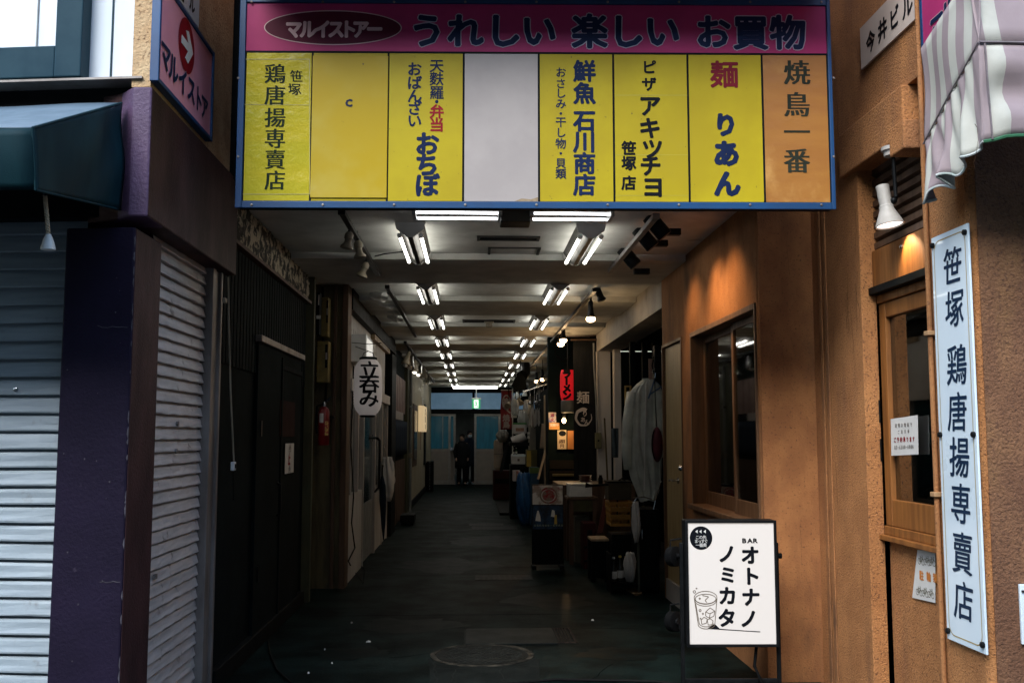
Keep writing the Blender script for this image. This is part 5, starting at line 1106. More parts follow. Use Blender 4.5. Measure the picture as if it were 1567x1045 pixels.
build('lower_poster', MB().rect(fp, .008, Wp - .008, a.z + .02, m.z - .004, .0, .003), mat('dark_blue_poster', (.02, .05, .10), .2, c2=(.01, .012, .016), scale=8), pst)
u, v = fp.at(823, 790); u2, v2 = fp.at(846, 786); u3, v3 = fp.at(850, 794)
build('bottle_picture', MB().flat(fp, [(u - .03, v - .05), (u + .035, v - .06), (u + .03, v), (u + .01, v + .07), (u - .005, v + .07), (u - .02, v + .01)], .0045).flat(fp, [(u2 - .025, v2 - .03), (u2 + .03, v2 - .04), (u2 + .02, v2 + .04), (u2 - .01, v2 + .05)], .0045), paper, pst, norm=False)
build('amber_picture', MB().flat(fp, [(u3 - .015, v3 - .06), (u3 + .02, v3 - .06), (u3 + .015, v3 + .05), (u3 - .01, v3 + .05)], .0048), yellow_bx, pst, norm=False)
lt = MB(); rr = random.Random(4)
for i in range(11): lt.glyph(fp, '酒場料理焼鳥一番鮮魚生'.replace('生', '楽')[i], .035 + i * .033, a.z + .065, .026, .026, .0046)
build('lettering', lt, mat('greenish_print', (.25, .30, .2), .5, c2=(.2, .25, .16), scale=9), pst, norm=False)
build('foot', MB().box(a.x, a.x + .05, YP - .06, YP + .22, .004, .05).box(b.x - .05, b.x, YP - .06, YP + .22, .004, .05), black_metal, pst, bev=.004)
one('counter', MB().box(Y(862, 800, 12.9).x, Y(874, 800, 12.9).x + .9, 13.3, 14.6, .004, Y(870, 742, 13.3).z), wood_br, 'dark timber counter in shadow behind the side table', 'counter', bev=.006)

# the noodle shop front that stands out into the passage
YNR = 15.46
nf = thing('noodle_shop', 'black boarded noodle shop front standing out into the passage, carrying the red lantern', 'shop front', (1.6, 16.2, 0))
x0 = Y(839, 650, 16.4).x
build('wall', MB().box(x0, 2.3, 16.4, 16.6, 0, 3.235).box(x0, x0 + .1, 16.61, 20, 0, 2.4), dark_wall, nf)
build('side_wall', MB().box(1.935, 2.3, 15.46, 16.39, 0, 3.235), dark_wall, nf)
bd = MB()
for i in range(7): bd.box(x0 + .02, 1.93, 16.375, 16.398, .05 + i * .17, .05 + i * .17 + .14)
build('boards', bd, mat('charred_boards', (.016, .014, .012), .7, c2=(.011, .010, .009), scale=4, stretch=(.5, 4, 4)), nf)
a, b = Y(878.5, 745, YNR - .06), Y(912, 521, YNR - .06)
nr = thing('noren', 'black shop curtain with a white character and a brushed ring emblem', 'curtain', (a.x, YNR - .06, a.z))
fn = Fr((a.x, YNR - .06, 0), (1, 0, 0)); Wn = b.x - a.x
build('cloth', MB().grid(24, 10, lambda i, j: fn.P(i * Wn, a.z + j * (b.z - a.z), .006 * sin(i * 17) * (1 - j))), cloth_k, nr, smooth='all', solid=.003)
build('pole', MB().tube([fn.P(-.04, b.z + .01), fn.P(Wn + .03, b.z + .01)], .014, 8), wood_br, nr, smooth=True)
build('lettering', write(MB(), fn, [('麺', 892, 608, 20)], .018, .018, brush), ink_w, nr, norm=False)
uc_, vc_ = fn.at(892.5, 638); R0 = fn.m(892, 638) * 13.2
def brush_ring(mb):
    n = 46; A = []; B = []
    for i in range(n + 1):
        th = radians(62 + 318 * i / n); t = R0 * (.42 - .36 * i / n) if i > 3 else R0 * .40
        ro = R0 * (1.0 - .02 * sin(7 * th)); A.append((uc_ + ro * cos(th), vc_ + ro * sin(th) * 1.08)); B.append((uc_ + (ro - t) * cos(th), vc_ + (ro - t) * sin(th) * 1.08))
    for i in range(n): mb.flat(fn, [A[i], A[i + 1], B[i + 1], B[i]], .018)
    return mb
em = brush_ring(MB()); write(em, fn, [('り', 895, 633, 9), ('あ', 892, 642, 8), ('ん', 898, 646, 9)], .0185, .03)
build('emblem', em, ink_w, nr, norm=False)
# red box lantern
a, b = Y(857.5, 612, 15.9), Y(881, 566, 15.9); cl_ = (a + b) / 2
rl_ = thing('red_lantern', 'glowing red paper lantern with black letters beside the black curtain', 'lantern', (cl_.x, 15.9, a.z))
Rr = (b.x - a.x) / 2; Hr = b.z - a.z
build('shade', MB().lathe((cl_.x, 15.95, a.z), (0, 0, 1), [(0, Rr * .8)] + [(Hr * t, Rr * (1 - .2 * abs(2 * t - 1) ** 4) * (1 + .008 * cos(t * 60))) for t in [k / 20 for k in range(1, 20)]] + [(Hr, Rr * .8)], 24), red_lan, rl_, smooth='all')
fl = Fr((cl_.x, 15.95 - Rr * 1.02, a.z), (1, 0, 0))
lt = MB(); 
for i, ch in enumerate('ラーメン'): lt.glyph(fl, ch, -.03, Hr * (.86 - .24 * i), .15, .15, .002, rnd(.012), 0, pi / 2 if i == 1 else 0)
build('lettering', lt, ink, rl_, norm=False)
build('lower_ring', MB().lathe((cl_.x, 15.95, a.z - .20), (0, 0, 1), [(0, Rr * .85), (.01, Rr * .9), (.185, Rr * .9), (.198, Rr * .8)], 24), mat('grey_lantern_base', (.16, .17, .17), .5, c2=(.12, .13, .13), scale=6), rl_, smooth=True)
build('hanger', MB().tube([(cl_.x, 15.95, a.z + Hr), (cl_.x, 15.95, HC)], .008, 6), black_metal, rl_, smooth=True)
# lit bulb and notices on the noodle shop wall
c = Y(863, 643.5, 16.1)
pb2 = thing('wall_bulb', 'bare warm bulb glowing over the menu boards of the noodle shop', 'lamp', c)
build('bulb', MB().ball(c, .032, 14, 10, (1, 1, 1.3)), bulb_w, pb2, smooth='all'); build('socket', MB().lathe(c + V((0, .0, .055)), (.15, .3, 1), [(0, .028), (.07, .03), (.08, .02)], 12).tube([c + V((.02, .04, .13)), (c.x + .03, 16.39, c.z + .25)], .008, 6), black_metal, pb2, smooth=True)
ld = bpy.data.lights.new('bulb_light', 'POINT'); ld.energy = 3; ld.color = (1, .62, .28); ld.shadow_soft_size = .02
lo = bpy.data.objects.new('bulb_light', ld); COL.objects.link(lo); lo.location = c + V((0, -.09, -.03))
fq = Fr((0, 16.372, 0), (1, 0, 0))
def sheet(name, lab, cat, px0, px1, py0, py1, m, txt=None, tm=ink, fr=fq, th=.006, sz=6):
    u0, v0 = fr.at(px0, py1); u1, v1 = fr.at(px1, py0); t = thing(name, lab, cat, fr.P((u0 + u1) / 2, v0))
    build('sheet', MB().rect(fr, u0, u1, v0, v1, .0, th), m, t)
    if txt: build('lettering', write(MB(), fr, txt, th + .002, .03), tm, t, norm=False)
    return t
sheet('poster', 'small blue and red poster on the noodle shop wall, above the orange paper', 'poster', 839.5, 851, 631, 646, mat('blue_red_print', (.08, .12, .36), .5, c2=(.5, .45, .45), scale=14, lo=.42, hi=.55, c3=(.4, .05, .05), scale3=10, lo3=.58, hi3=.62), [('消', 845, 635, 6), ('火', 845, 642, 6)], red_ink)
sheet('notice', 'orange paper notice under the small blue poster', 'notice', 840, 856, 646.5, 657, mat('orange_paper', (.50, .25, .07), .7, c2=(.42, .2, .05), scale=8), [('営', 843.5, 650, 5), ('業', 848, 650, 5), ('中', 852.5, 650, 5)], ink_w)
t = sheet('menu_board', 'cream leaning menu card with a dark food picture under the bulb', 'menu', 853, 866.5, 658, 687, mat('cream_card', (.55, .44, .30), .7, c2=(.48, .38, .25), scale=8), [('生', 0, 0, 0)][:0] + [('品', 858, 675, 6), ('目', 862, 675, 6), ('円', 860, 682, 6)], brown_p, th=.02)
u, v = fq.at(860.5, 663); build('food_picture', MB().disc(fq, u, v, .06, .045, .0225, 20), ink, t, norm=False)
sheet('menu_board', 'plain orange wooden board beside the cream menu card', 'board', 868.5, 877.5, 659, 687, mat('orange_board', (.40, .17, .05), .6, c2=(.33, .13, .035), scale=4, stretch=(4, 4, .6)), None, th=.03)
one('shelf_bar', MB().box(Y(846, 726, 16.3).x, Y(878, 726, 16.3).x, 16.25, 16.37, Y(860, 728, 16.3).z, Y(860, 725, 16.3).z), mat('olive_ledge', (.09, .075, .03), .6, c2=(.07, .06, .025), scale=6), 'narrow olive ledge low on the noodle shop front', 'ledge')
# electric box and conduits on the pale jamb
a, b = Y(909, 686, 15.3), Y(917.5, 662, 15.3)
eb = thing('switch_box', 'small olive switch box on the pale jamb beside the black curtain', 'switch box', (a.x, 15.15, a.z)); build('case', MB().box(a.x, b.x, 15.08, 15.19, a.z, b.z), mat('olive_box', (.15, .14, .07), .6, c2=(.11, .10, .05), scale=7), eb, bev=.006); build('knob', MB().lathe(((a.x + b.x) / 2, 15.079, a.z + .12), (0, -1, 0), [(0, .015), (.012, .012)], 10), rubber, eb)
one('conduit', MB().tube([(a.x + .03, 15.14, b.z), (a.x + .02, 15.14, b.z + .5), Y(909, 560, 15.14), Y(908.5, 525, 15.14)], .014, 8), grey_pl, 'grey conduit running up from the small olive switch box', 'conduit', smooth=True)

# ------------------------------------------------------------------ goods and stalls beyond the noodle shop
def hbox(name, lab, cat, px0, px1, py0, py1, y, d, m, parts=(), bev=.01, floor=False):
    a, b = Y(px0, py1, y), Y(px1, py0, y); z0 = .004 if floor else a.z
    t = thing(name, lab, cat, ((a.x + b.x) / 2, y + d / 2, z0)); build('body', MB().box(a.x, b.x, y, y + d, z0, b.z), m, t, bev=bev)
    for nm, (u0, u1, v0, v1), pm, dd in parts:
        w_, h_ = b.x - a.x, b.z - z0; build(nm, MB().box(a.x + w_ * u0, a.x + w_ * u1, y - dd, y - .001, z0 + h_ * v0, z0 + h_ * v1), pm, t)
    return t
sr = thing('right_shops', 'dark open stall fronts with pale posts beyond the noodle shop', 'stall', (1.9, 24, 0))
build('wall', MB().box(2.15, 2.3, 16.7, 33.1, 0, 3.235), dark_wall, sr)
pc_ = MB()
for y in (20.5, 24.5, 28.5): pc_.box(1.6, 1.75, y, y + .18, 0, 3.2)
build('post', pc_, mat('pale_stall_post', (.24, .22, .17), .6, c2=(.18, .165, .125), scale=5), sr)
build('eave', MB().box(1.45, 2.149, 17, 33, 2.75, 2.83), dark_wall, sr)
# timber post and plank at the noodle shop corner
a, b = Y(833, 735, 17), Y(839.5, 650, 17)
one('post', MB().box(a.x, b.x, 17, 17.1, .004, 2.3), wood_pale, 'pale timber post at the outer corner of the noodle shop', 'post', bev=.004)
one('plank', MB().prism([Y(822, 733, 16.7), Y(825, 733, 16.7), Y(837, 690, 17), Y(833, 690, 17)], (0, .03, 0)), wood_pale, 'thin pale plank leaning against the timber post', 'plank')
one('apron', MB().grid(10, 12, lambda i, j: lerp(lerp(Y(826, 686, 17.3), Y(836, 686, 17.3), i), lerp(Y(829, 648, 17.3), Y(838, 648, 17.3), i), j) + V((0, .02 * sin(i * 9) * (1 - j), 0))), mat('beige_cloth', (.32, .24, .17), .8, c2=(.26, .19, .135), scale=6), 'beige apron hanging beside the timber post', 'apron', smooth='all', solid=.006)
# white cloths on a rail
rw = thing('drying_rail', 'thin rail with hooks carrying white cloths near the glowing bulb', 'rail', Y(822, 592, 18.4))
build('bar', MB().tube([Y(800, 600, 18.4), Y(836, 588, 18.4)], .012, 7), steel, rw, smooth=True)
build('hook', (lambda m: [m.tube([Y(x, 597 - (x - 810) * .25, 18.4), Y(x, 620, 18.4)], .006, 5) for x in (811, 818, 825, 832)] and m)(MB()), steel, rw, smooth=True)
for k, (x0, x1, t_, b_, lab) in enumerate(((809, 819, 622, 655, 'left white cloth with pointed folds hanging from the rail'), (817, 827, 624, 653, 'middle white cloth hanging from the rail'), (825, 835, 618, 648, 'right white cloth hanging from the rail, nearest the noodle shop'))):
    one('hanging_cloth', MB().grid(14, 12, lambda i, j: lerp(lerp(Y(x0, b_, 18.4), Y(x1, b_, 18.4), i), lerp(Y(x0 + 3, t_, 18.4), Y(x1 - 2, t_, 18.4), i), j) + V((0, .04 * sin(i * 11 + k) * (1.2 - j), (.07 * abs(sin(i * 7 + k))) * (1 - j) - .05 * abs(sin(i * 6.2)) * j))), cloth_w, lab, 'cloth', 'white cloths on the rail', smooth='all', solid=.008)
# black hanging lamp cluster
for k, (x0, x1, t_, b_) in enumerate(((785, 797, 602, 609), (799, 807, 599, 606))):
    c = Y((x0 + x1) / 2, b_, 22); r = (x1 - x0) / 2 * pxm(c); t = thing('hanging_lamp', ('wider white pendant shade hanging in the stalls', 'smaller white pendant shade to the right of the wider one')[k], 'lamp', c)
    build('shade', MB().lathe(c, (0, 0, 1), [(0, r), (.02, r), (.08, r * .7), (.13, .03)], 18), enamel, t, smooth=True); build('cord', MB().tube([c + V((0, 0, .12)), (c.x, c.y, HC)], .01, 5), rubber, t, smooth=True)
kb = thing('exhaust_fan', 'bulky black hood and fan hanging under the ceiling over the stalls', 'fan', Y(794, 592, 21))
build('hood', MB().loft([[Y(px, py, 21) + V((0, d_, 0)) for px, py in ((783, 590), (789, 577), (798, 571), (804, 578), (806, 592), (800, 597), (790, 598))] for d_ in (0, .4)]), black_m, kb, smooth=True)
build('duct', MB().tube([Y(799, 575, 21.2), Y(803, 570, 21.4), (Y(803, 570, 21.4).x, 21.6, HC)], .12, 12), black_metal, kb, smooth=True)
build('wire', MB().tube([Y(786, 594, 20.9), Y(795, 603, 20.9), Y(803, 594, 20.9), Y(807, 600, 20.9)], .008, 5), rubber, kb, smooth=True)
# red nobori banner
YB = 24
a, b = Y(766.5, 657, YB), Y(782.5, 598, YB)
nb = thing('banner', 'red vertical banner with white markings hanging on a pole by the far stalls', 'banner', (a.x, YB, a.z))
fb_ = Fr((a.x, YB, a.z), (1, 0, 0)); Wb, Hb = b.x - a.x, b.z - a.z
build('cloth', MB().grid(10, 16, lambda i, j: fb_.P(Wb * i + .01 * sin(j * 9), Hb * j, .012 * sin(i * 8 + j * 6))), banner_r, nb, smooth='all', solid=.004)
e = MB().ring(fb_, Wb * .52, Hb * .70, Wb * .42, Hb * .20, .035, .03, 24); e.line(fb_, [(Wb * .2, Hb * .6), (Wb * .9, Hb * .42)], .04, .03)
for i, ch in enumerate('焼鳥'): e.glyph(fb_, ch, Wb * .5, Hb * (.30 - .18 * i), .17, .17, .03, rnd(.008))
e.glyph(fb_, '楽', Wb * .52, Hb * .70, .16, .22, .03, rnd(.01)); build('lettering', e, mat('dull_white_print', (.40, .34, .33), .6, c2=(.34, .28, .27), scale=7), nb, norm=False)
build('pole', MB().tube([(b.x + .03, YB + .03, .6), (b.x + .03, YB + .03, b.z + .1)], .014, 7).tube([(a.x, YB + .02, b.z + .02), (b.x + .03, YB + .02, b.z + .02)], .01, 6), white_pl, nb, smooth=True)
# sheets, boxes, sacks
fr20 = Fr((0, 20, 0), (1, 0, 0))
t = hbox('rice_sack', 'white sack with green top and brown food picture hanging in the stalls', 'sack', 785, 806, 647, 664, 20, .15, cloth_w, [('picture', (.2, .8, .25, .55), mat('brown_food_print', (.24, .10, .06), .6, c2=(.3, .18, .12), scale=16), .004), ('green_band', (0, 1, .86, 1.02), mat('green_print', (.05, .20, .05), .6, c2=(.04, .15, .04), scale=8), .004)], .03)
hbox('paper_sheet', 'pale paper pinned in the stalls above the white sack', 'paper', 782, 791, 628, 639, 20.6, .01, paper, [('printed_line', (.2, .8, .4, .5), ink_s, .003)], 0)
one('paper_roll', MB().tube([Y(784, 676, 20), Y(804, 667, 20)], [.10, .085], 12), cloth_w, 'white roll lying aslant under the white sack', 'roll', smooth=True)
hbox('shelf', 'black shelf carrying the white roll in the stalls', 'shelf', 780, 812, 677, 682, 19.9, .5, black_m, [('lip', (0, 1, .0, .4), black_metal, .012)], .004)
hbox('foam_box', 'white foam box with a small stamp on the stall shelf', 'box', 783, 804, 695, 710, 19.6, .4, white_pl, [('lid', (-.02, 1.02, .78, 1.0), enamel, .012), ('stamp', (.42, .58, .3, .55), ink_s, .004)], .015)
hbox('shelf', 'black counter under the white foam box', 'shelf', 781, 812, 711, 742, 19.55, .6, black_m, [('board', (.02, .98, .05, .9), dark_wall, .012)], .006, True)
hbox('carton', 'yellow and olive carton beside the white foam box', 'box', 806, 822, 688, 714, 18.9, .4, mat('olive_carton', (.13, .11, .035), .6, c2=(.10, .085, .028), scale=6), [('yellow_face', (0, .42, .0, .95), yellow_bx, .006)], .01)
one('stall_post', MB().box(Y(811, 690, 19.2).x, Y(820, 690, 19.2).x, 19.2, 19.35, .004, Y(815, 655, 19.2).z), mat('pale_pillar', (.22, .20, .165), .6, c2=(.17, .155, .13), scale=5), 'short pale pillar behind the yellow carton', 'pillar', bev=.006)
one('tarpaulin', bagm(Y(803, 724, 18.3), .13, .2, Y(803, 724, 18.3).z - .01, 12), blue_tp, 'crumpled blue tarpaulin bundle on the floor in front of the stalls', 'tarpaulin', smooth='all')
hbox('blue_bin', 'blue plastic bin with green rim under the yellow carton', 'bin', 811, 825, 715, 738, 18.1, .4, mat('dark_blue_plastic', (.015, .06, .12), .45, c2=(.01, .045, .09), scale=6), [('rim', (-.04, 1.04, .9, 1.0), mat('green_rim', (.10, .16, .04), .5, c2=(.08, .13, .03), scale=6), .02)], .02, True)
hbox('small_carton', 'small white and pink carton on the floor left of the blue bundle', 'box', 785, 796, 720, 736, 18.6, .3, mat('white_pink_print', (.42, .38, .38), .6, c2=(.34, .12, .12), scale=9, lo=.52, hi=.6), [('tape', (.44, .56, 0, 1.0), card, .003)], .006)
hbox('sack_pile', 'pale sacks piled high by the right far door', 'sacks', 756, 770, 672, 720, 26, .6, mat('pale_sack', (.32, .27, .22), .8, c2=(.25, .21, .17), scale=4), [('tie', (0, 1, .52, .54), ink_s, .01)], .08)
one('bin_bags', bagm(Y(769, 658, 25), .12, .12, .30, 21), mat('clear_bag', (.26, .26, .24), .4, c2=(.18, .18, .17), scale=9), 'clear rubbish bag on top of the pale sacks', 'bag', smooth='all')
hbox('crate', 'dark maroon crate under the pale sacks', 'crate', 755, 783, 720, 744, 25.5, .9, mat('maroon_crate', (.045, .014, .014), .6, c2=(.035, .011, .011), scale=5), [('slot', (.1, .9, .55, .72), black_m, .004)], .01, True)
one('ladder', MB().prism([Y(764, 722, 24.6), Y(769, 722, 24.6), Y(779, 674, 25), Y(774, 674, 25)], (0, .06, 0)), black_m, 'dark board leaning across the pale sacks', 'board')
one('floor_mat', MB().box(Y(760, 745, 23).x, Y(800, 745, 23).x, 20.5, 24.2, .004, .05), rubber, 'low black platform along the floor in front of the stalls', 'platform', bev=.01)
for k, (px, py, y, r) in enumerate(((777, 620, 21.5, .07), (789, 618, 21.7, .08), (797, 616, 20.8, .06))):
    c = Y(px, py, y); t = thing('spot_lamp', 'small ivory spot lamp among the stalls, %s of three' % ('left', 'middle', 'right')[k], 'lamp', c)
    ax = V((-.3 + .3 * k, -.7, -.5)).normalized(); build('head', MB().lathe(c, ax, [(-.14, .03), (-.04, .045), (.03, r), (.04, r * .9)], 14), ivory, t, smooth=True); build('stem', MB().tube([c - ax * .1, (c.x, y + .08, HC)], .01, 6), rubber, t, smooth=True)

# =================================================================== RIGHT STREET CORNER
rbd = thing('corner_building', 'corner building in rough orange stucco with a recessed glazed frame', 'building', (2.8, 5.4, 0))
yB0, yB1, yP = 6.64, X(1326, 700, XB).y, X(1428, 700, XB).y
yC = 4.46; xcol = Y(1242, 700, 6.645).x
FB = Fr((XB, 6.64, 0), (0, -1, 0))                    # outer side wall, u grows towards the street
build('end_column', MB().box(XR + .352, XB + .3, 6.70, 7.0, 0, 5.0).box(XR + .003, XB + .0, 6.6, 6.638, 0, 5.0), mat('brown_plaster', (.40, .165, .055), .88, c2=(.30, .12, .042), scale=5, stretch=(1.2, 1.2, .8), bump=.007, bscale=95, c3=(.09, .042, .02), scale3=1.7, lo3=.46, hi3=.8, stretch3=(1.5, 1.5, .6), speck=((.10, .042, .02), 60, .56, .74)), rbd)
mz = X(1293, 275, XB).z
build('pier', MB().box(XB, XB + .5, yB1, 6.699, 0, 5.0), stucco, rbd, bev=.006)
md = MB(); 
for px in (1247, 1262, 1270): y = X(px, 700, XB).y; md.box(XB - .011, XB - .001, y - .05, y, .01, 4.6)
build('moulding', md, stucco_smooth, rbd, bev=.006)
zf1 = X(1293, 207, XB).z; zf0 = X(1293, 274, XB).z; xr_ = XB + .12
build('fascia', MB().box(XB - .035, XB + .5, yP + .12, X(1292, 240, XB).y, zf0, zf1), stucco, rbd, bev=.01)
build('upper_wall', MB().box(XB, XB + .5, yP + .001, yB1 - .0005, zf1 + .0005, 5.0), stucco, rbd)
build('block', MB().box(XB - .075, XB + .1, yP + .03, yP + .21, X(1397, 232, XB).z, X(1397, 187, XB).z), stucco, rbd, bev=.008)
build('corner_pier', MB().box(XB, XB + .8, yC, yP, 0, 5.0), stucco, rbd, bev=.03)
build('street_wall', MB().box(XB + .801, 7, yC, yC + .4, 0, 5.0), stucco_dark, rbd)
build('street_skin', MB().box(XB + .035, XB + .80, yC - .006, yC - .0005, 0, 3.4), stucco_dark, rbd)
# recess: shutter box, head board, glazed frame, wall below
zs0, zs1 = X(1375, 402, xr_).z, zf0
s_ = MB(); n = 9
ztop = zs1 + .08; zbot = X(1375, 392, xr_).z
pr = []
zb_lo = X(1375, 372, xr_).z
for i in range(n): z = zb_lo + (ztop - zb_lo) * i / n; h_ = (ztop - zb_lo) / n; pr += [(z, .0), (z + h_ * .2, .03), (z + h_ * .75, .03), (z + h_ * .85, .0)]
s_.grid(1, len(pr) - 1, lambda i, j: V((xr_ - pr[round(j * (len(pr) - 1))][1], lerp(yB1, yP, i), pr[round(j * (len(pr) - 1))][0])))
build('shutter_box', s_, wood_br, rbd)
build('head_board', MB().box(xr_ - .05, xr_ + .05, yP + .002, yB1 - .002, zb_lo - .22, zb_lo - .002), wood_amber, rbd, bev=.004)
build('head_gap', MB().box(xr_ - .075, xr_ + .05, yP + .001, yB1 + .0, zb_lo - .262, zb_lo - .222), black_m, rbd)
k_ = V((xr_ - .051, X(1394, 378, xr_).y, X(1394, 378, xr_).z)); build('stud', MB().lathe(k_, (-1, 0, 0), [(0, .016), (.01, .014), (.014, .004)], 12), steel, rbd, smooth=True)
build('jamb', MB().box(xr_ - .03, xr_ + .1, X(1352, 900, xr_).y + .0, yB1, 0, zb_lo - .263), black_m, rbd)
yG0 = X(1351, 700, xr_).y; zg1 = zb_lo - .264
zsl = X(1390, 832, xr_).z
build('recess_wall', MB().box(xr_ + .0, xr_ + .1, yP + .001, yG0 - .001, 0, zsl), stucco, rbd)
gw = build('window', MB().rect(Fr((xr_, yG0, 0), (0, -1, 0)), .001, .0015, zsl, zsl + .002, 0, .001), wood_amber, rbd)
fg = Fr((xr_, yG0, 0), (0, -1, 0)); Wg = yG0 - yP - .002
build('casing', MB().frame(fg, 0, Wg, zsl + .03, zg1, .05, -.06, .03), wood_amber, gw, bev=.004)
build('sash', MB().frame(fg, .052, Wg - .052, zsl + .083, zg1 - .055, .085, -.04, .015, .15), wood_amber, gw, bev=.004)
build('pane', MB().rect(fg, .138, Wg - .138, zsl + .234, zg1 - .142, -.02, -.014), pane_m, gw)
build('sill', MB().rect(fg, -.02, Wg, zsl, zsl + .029, -.05, .06), wood_amber, gw, bev=.004)
build('hinge', (lambda m: [m.rect(fg, .045, .062, z, z + .13, .031, .038) for z in (zsl + .45, zg1 - .75)] and m)(MB()), black_metal, gw)
bk_ = thing('room_interior', 'dim room seen through the glazed frame, with a pale box on its ledge', 'room', (xr_ + .5, 5.3, 0))
build('back_wall', MB().box(xr_ + .75, xr_ + .8, 4.9, 6.3, 0, 3.0), mat('dim_olive_wall', (.30, .32, .25), .8, c2=(.20, .22, .17), scale=2), bk_)
build('side_wall', MB().box(xr_ + .1, xr_ + .75, 5.95, 6.0, 0, 3.0).box(xr_ + .1, xr_ + .75, 4.86, 4.9, 0, 3.0), mat('dim_tile_wall', (.30, .31, .26), .6, c2=(.07, .07, .06), scale=3), bk_)
q0, q1 = X(1372, 785, xr_ + .2), X(1415, 750, xr_ + .2)
pb_x = one('storage_box', MB().box(xr_ + .14, xr_ + .34, 4.98, 5.45, zsl + .03, zsl + .40), mat('pale_grey_box', (.34, .33, .30), .6, c2=(.27, .26, .24), scale=6), 'pale grey box inside the glazed frame, low behind the glass', 'box', bev=.01)
one('ledge', MB().box(xr_ + .101, xr_ + .5, 4.92, 5.9, zsl - .04, zsl + .028), wood_br, 'timber ledge inside the glazed frame', 'ledge')
wk = thing('hanging_pan', 'dark pan and ladles hanging inside behind the glass', 'pan', X(1390, 520, xr_ + .5))
c = X(1391, 515, xr_ + .45); build('pan', MB().lathe(c, (-1, .2, .1), [(0, .02), (.02, .12), (.06, .15), (.065, .145), (.03, .11)], 20), black_metal, wk, smooth=True); build('handle', MB().tube([c + V((0, 0, .14)), c + V((0, .02, .36))], .012, 6), black_metal, wk, smooth=True)
build('ladle', MB().tube([c + V((0, .2, .2)), c + V((0, .2, -.3)), c + V((0, .18, -.42))], .007, 6).ball(c + V((-.01, .17, -.45)), .035, 10, 6), steel, wk, smooth=True)
# notice on the glass
fgl = Fr((xr_ - .014 + .001, yG0, 0), (0, -1, 0))
def nsheet(name, lab, quad, m, fr, d, lines=None, cat='notice'):
    t = thing(name, lab, cat, fr.P(*fr.at(*quad[0])))
    pts = [fr.at(*q) for q in quad]; build('sheet', MB().poly(fr, pts, d, d + .002), m, t); return t, pts
t, pts = nsheet('notice', 'white notice with red and black writing taped inside the glazed frame', [(1365, 697), (1406, 695), (1405, 635), (1364, 641)], paper, fgl, .002)
g = lambda s, y, x0, x1, sz: [(c, x0 + (x1 - x0) * i / max(1, len(s) - 1), y - (i / max(1, len(s) - 1)) * 1.5, sz) for i, c in enumerate(s)]
build('lettering', write(write(MB(), fgl, g('店頭お電話で', 651, 1371, 1394, 6.5), .0055, .02, wx=.95), fgl, g('ご注文承', 661, 1375, 1390, 6), .0055, .02), ink_s, t, norm=False)
build('red_lettering', write(MB(), fgl, g('ご予約承ります', 673, 1369.5, 1398, 8), .0055, .045), red_ink, t, norm=False)
build('telephone_number', write(MB(), fgl, g('03-6300-6886', 684.5, 1369.5, 1397, 8), .0055, .02), ink_s, t, norm=False)
# bicycle flyer half behind the pipe
FZ = Fr((xr_ - .006, yG0, 0), (0, -1, 0))
t, pts = nsheet('flyer', 'curled white flyer with bicycle drawings and orange writing, below the glazed frame', [(1397, 914), (1432, 922), (1432, 843), (1405, 841)], paper, FZ, .002)
m_ = MB()
for (px, py) in ((1411, 859), (1420, 860), (1428, 861), (1408, 906), (1417, 908), (1426, 910)): u, v = FZ.at(px, py); bike(m_, FZ, u, v, .017, .0035, .0055)
build('bicycle_drawing', m_, mat('grey_olive_print', (.10, .10, .05), .6, c2=(.12, .1, .05), scale=8), t, norm=False)
build('lettering', write(MB(), FZ, [('駐', 1410, 880, 15), ('輪', 1421, 882, 15), ('禁', 1431, 884, 15)], .0055, .04), red_or, t, norm=False)
# pipe
yPp = X(1431, 700, XB - .022).y
pp = thing('drain_pipe', 'thin orange painted pipe running up beside the tall white sign', 'pipe', (XB - .02, yP, 0))
build('tube', MB().tube([(XB - .022, yPp, .005), (XB - .022, yPp, 5.2)], .0125, 10), stucco_smooth, pp, smooth=True)
bm_ = MB()
for py in (755, 510): z = X(1430, py, XB).z; bm_.box(XB - .045, XB + .0, yPp - .024, yPp + .024, z - .012, z + .012)
build('bracket', bm_, mat('painted_bracket', (.40, .24, .12), .6, c2=(.33, .19, .09), scale=9), pp, bev=.004)
# tall white shop sign
FT = Fr((XB - .002, yP, 0), (0, -1, 0))
vs = thing('vertical_sign', 'tall white enamel sign with dark brush characters on the stucco corner pier', 'sign', (XB - .03, 4.7, .8))
qd = [FT.at(1448, 974, .02), FT.at(1509, 1003, .02), FT.at(1482, 340, .02), FT.at(1427.5, 365, .02)]
u0, u1 = (qd[0][0] + qd[3][0]) / 2, (qd[1][0] + qd[2][0]) / 2; v0, v1 = (qd[0][1] + qd[1][1]) / 2, (qd[2][1] + qd[3][1]) / 2
build('plate', MB().rect(FT, u0, u1, v0, v1, .012, .022), enamel, vs, bev=.002)
o_ = .028; cr_ = .05
def rrect(u0, u1, v0, v1, r): return [(cx + r * cos(t), cy + r * sin(t)) for cx, cy, a0_ in ((u1 - r, v1 - r, 0), (u0 + r, v1 - r, 90), (u0 + r, v0 + r, 180), (u1 - r, v0 + r, 270)) for t in [radians(a0_ + 15 * k) for k in range(7)]]
rr_ = rrect(u0 + o_, u1 - o_, v0 + o_, v1 - o_, cr_); build('border_line', MB().line(FT, rr_ + rr_[:1], .0055, .0232), gold, vs, norm=False)
TC = [('笹', 1457, 407, 60), ('塚', 1460, 472, 60), ('鶏', 1463.5, 558, 64), ('唐', 1464.5, 630, 62), ('揚', 1467.5, 699, 64), ('専', 1469.5, 770, 64), ('賣', 1472, 846, 66), ('店', 1474, 919, 62)]
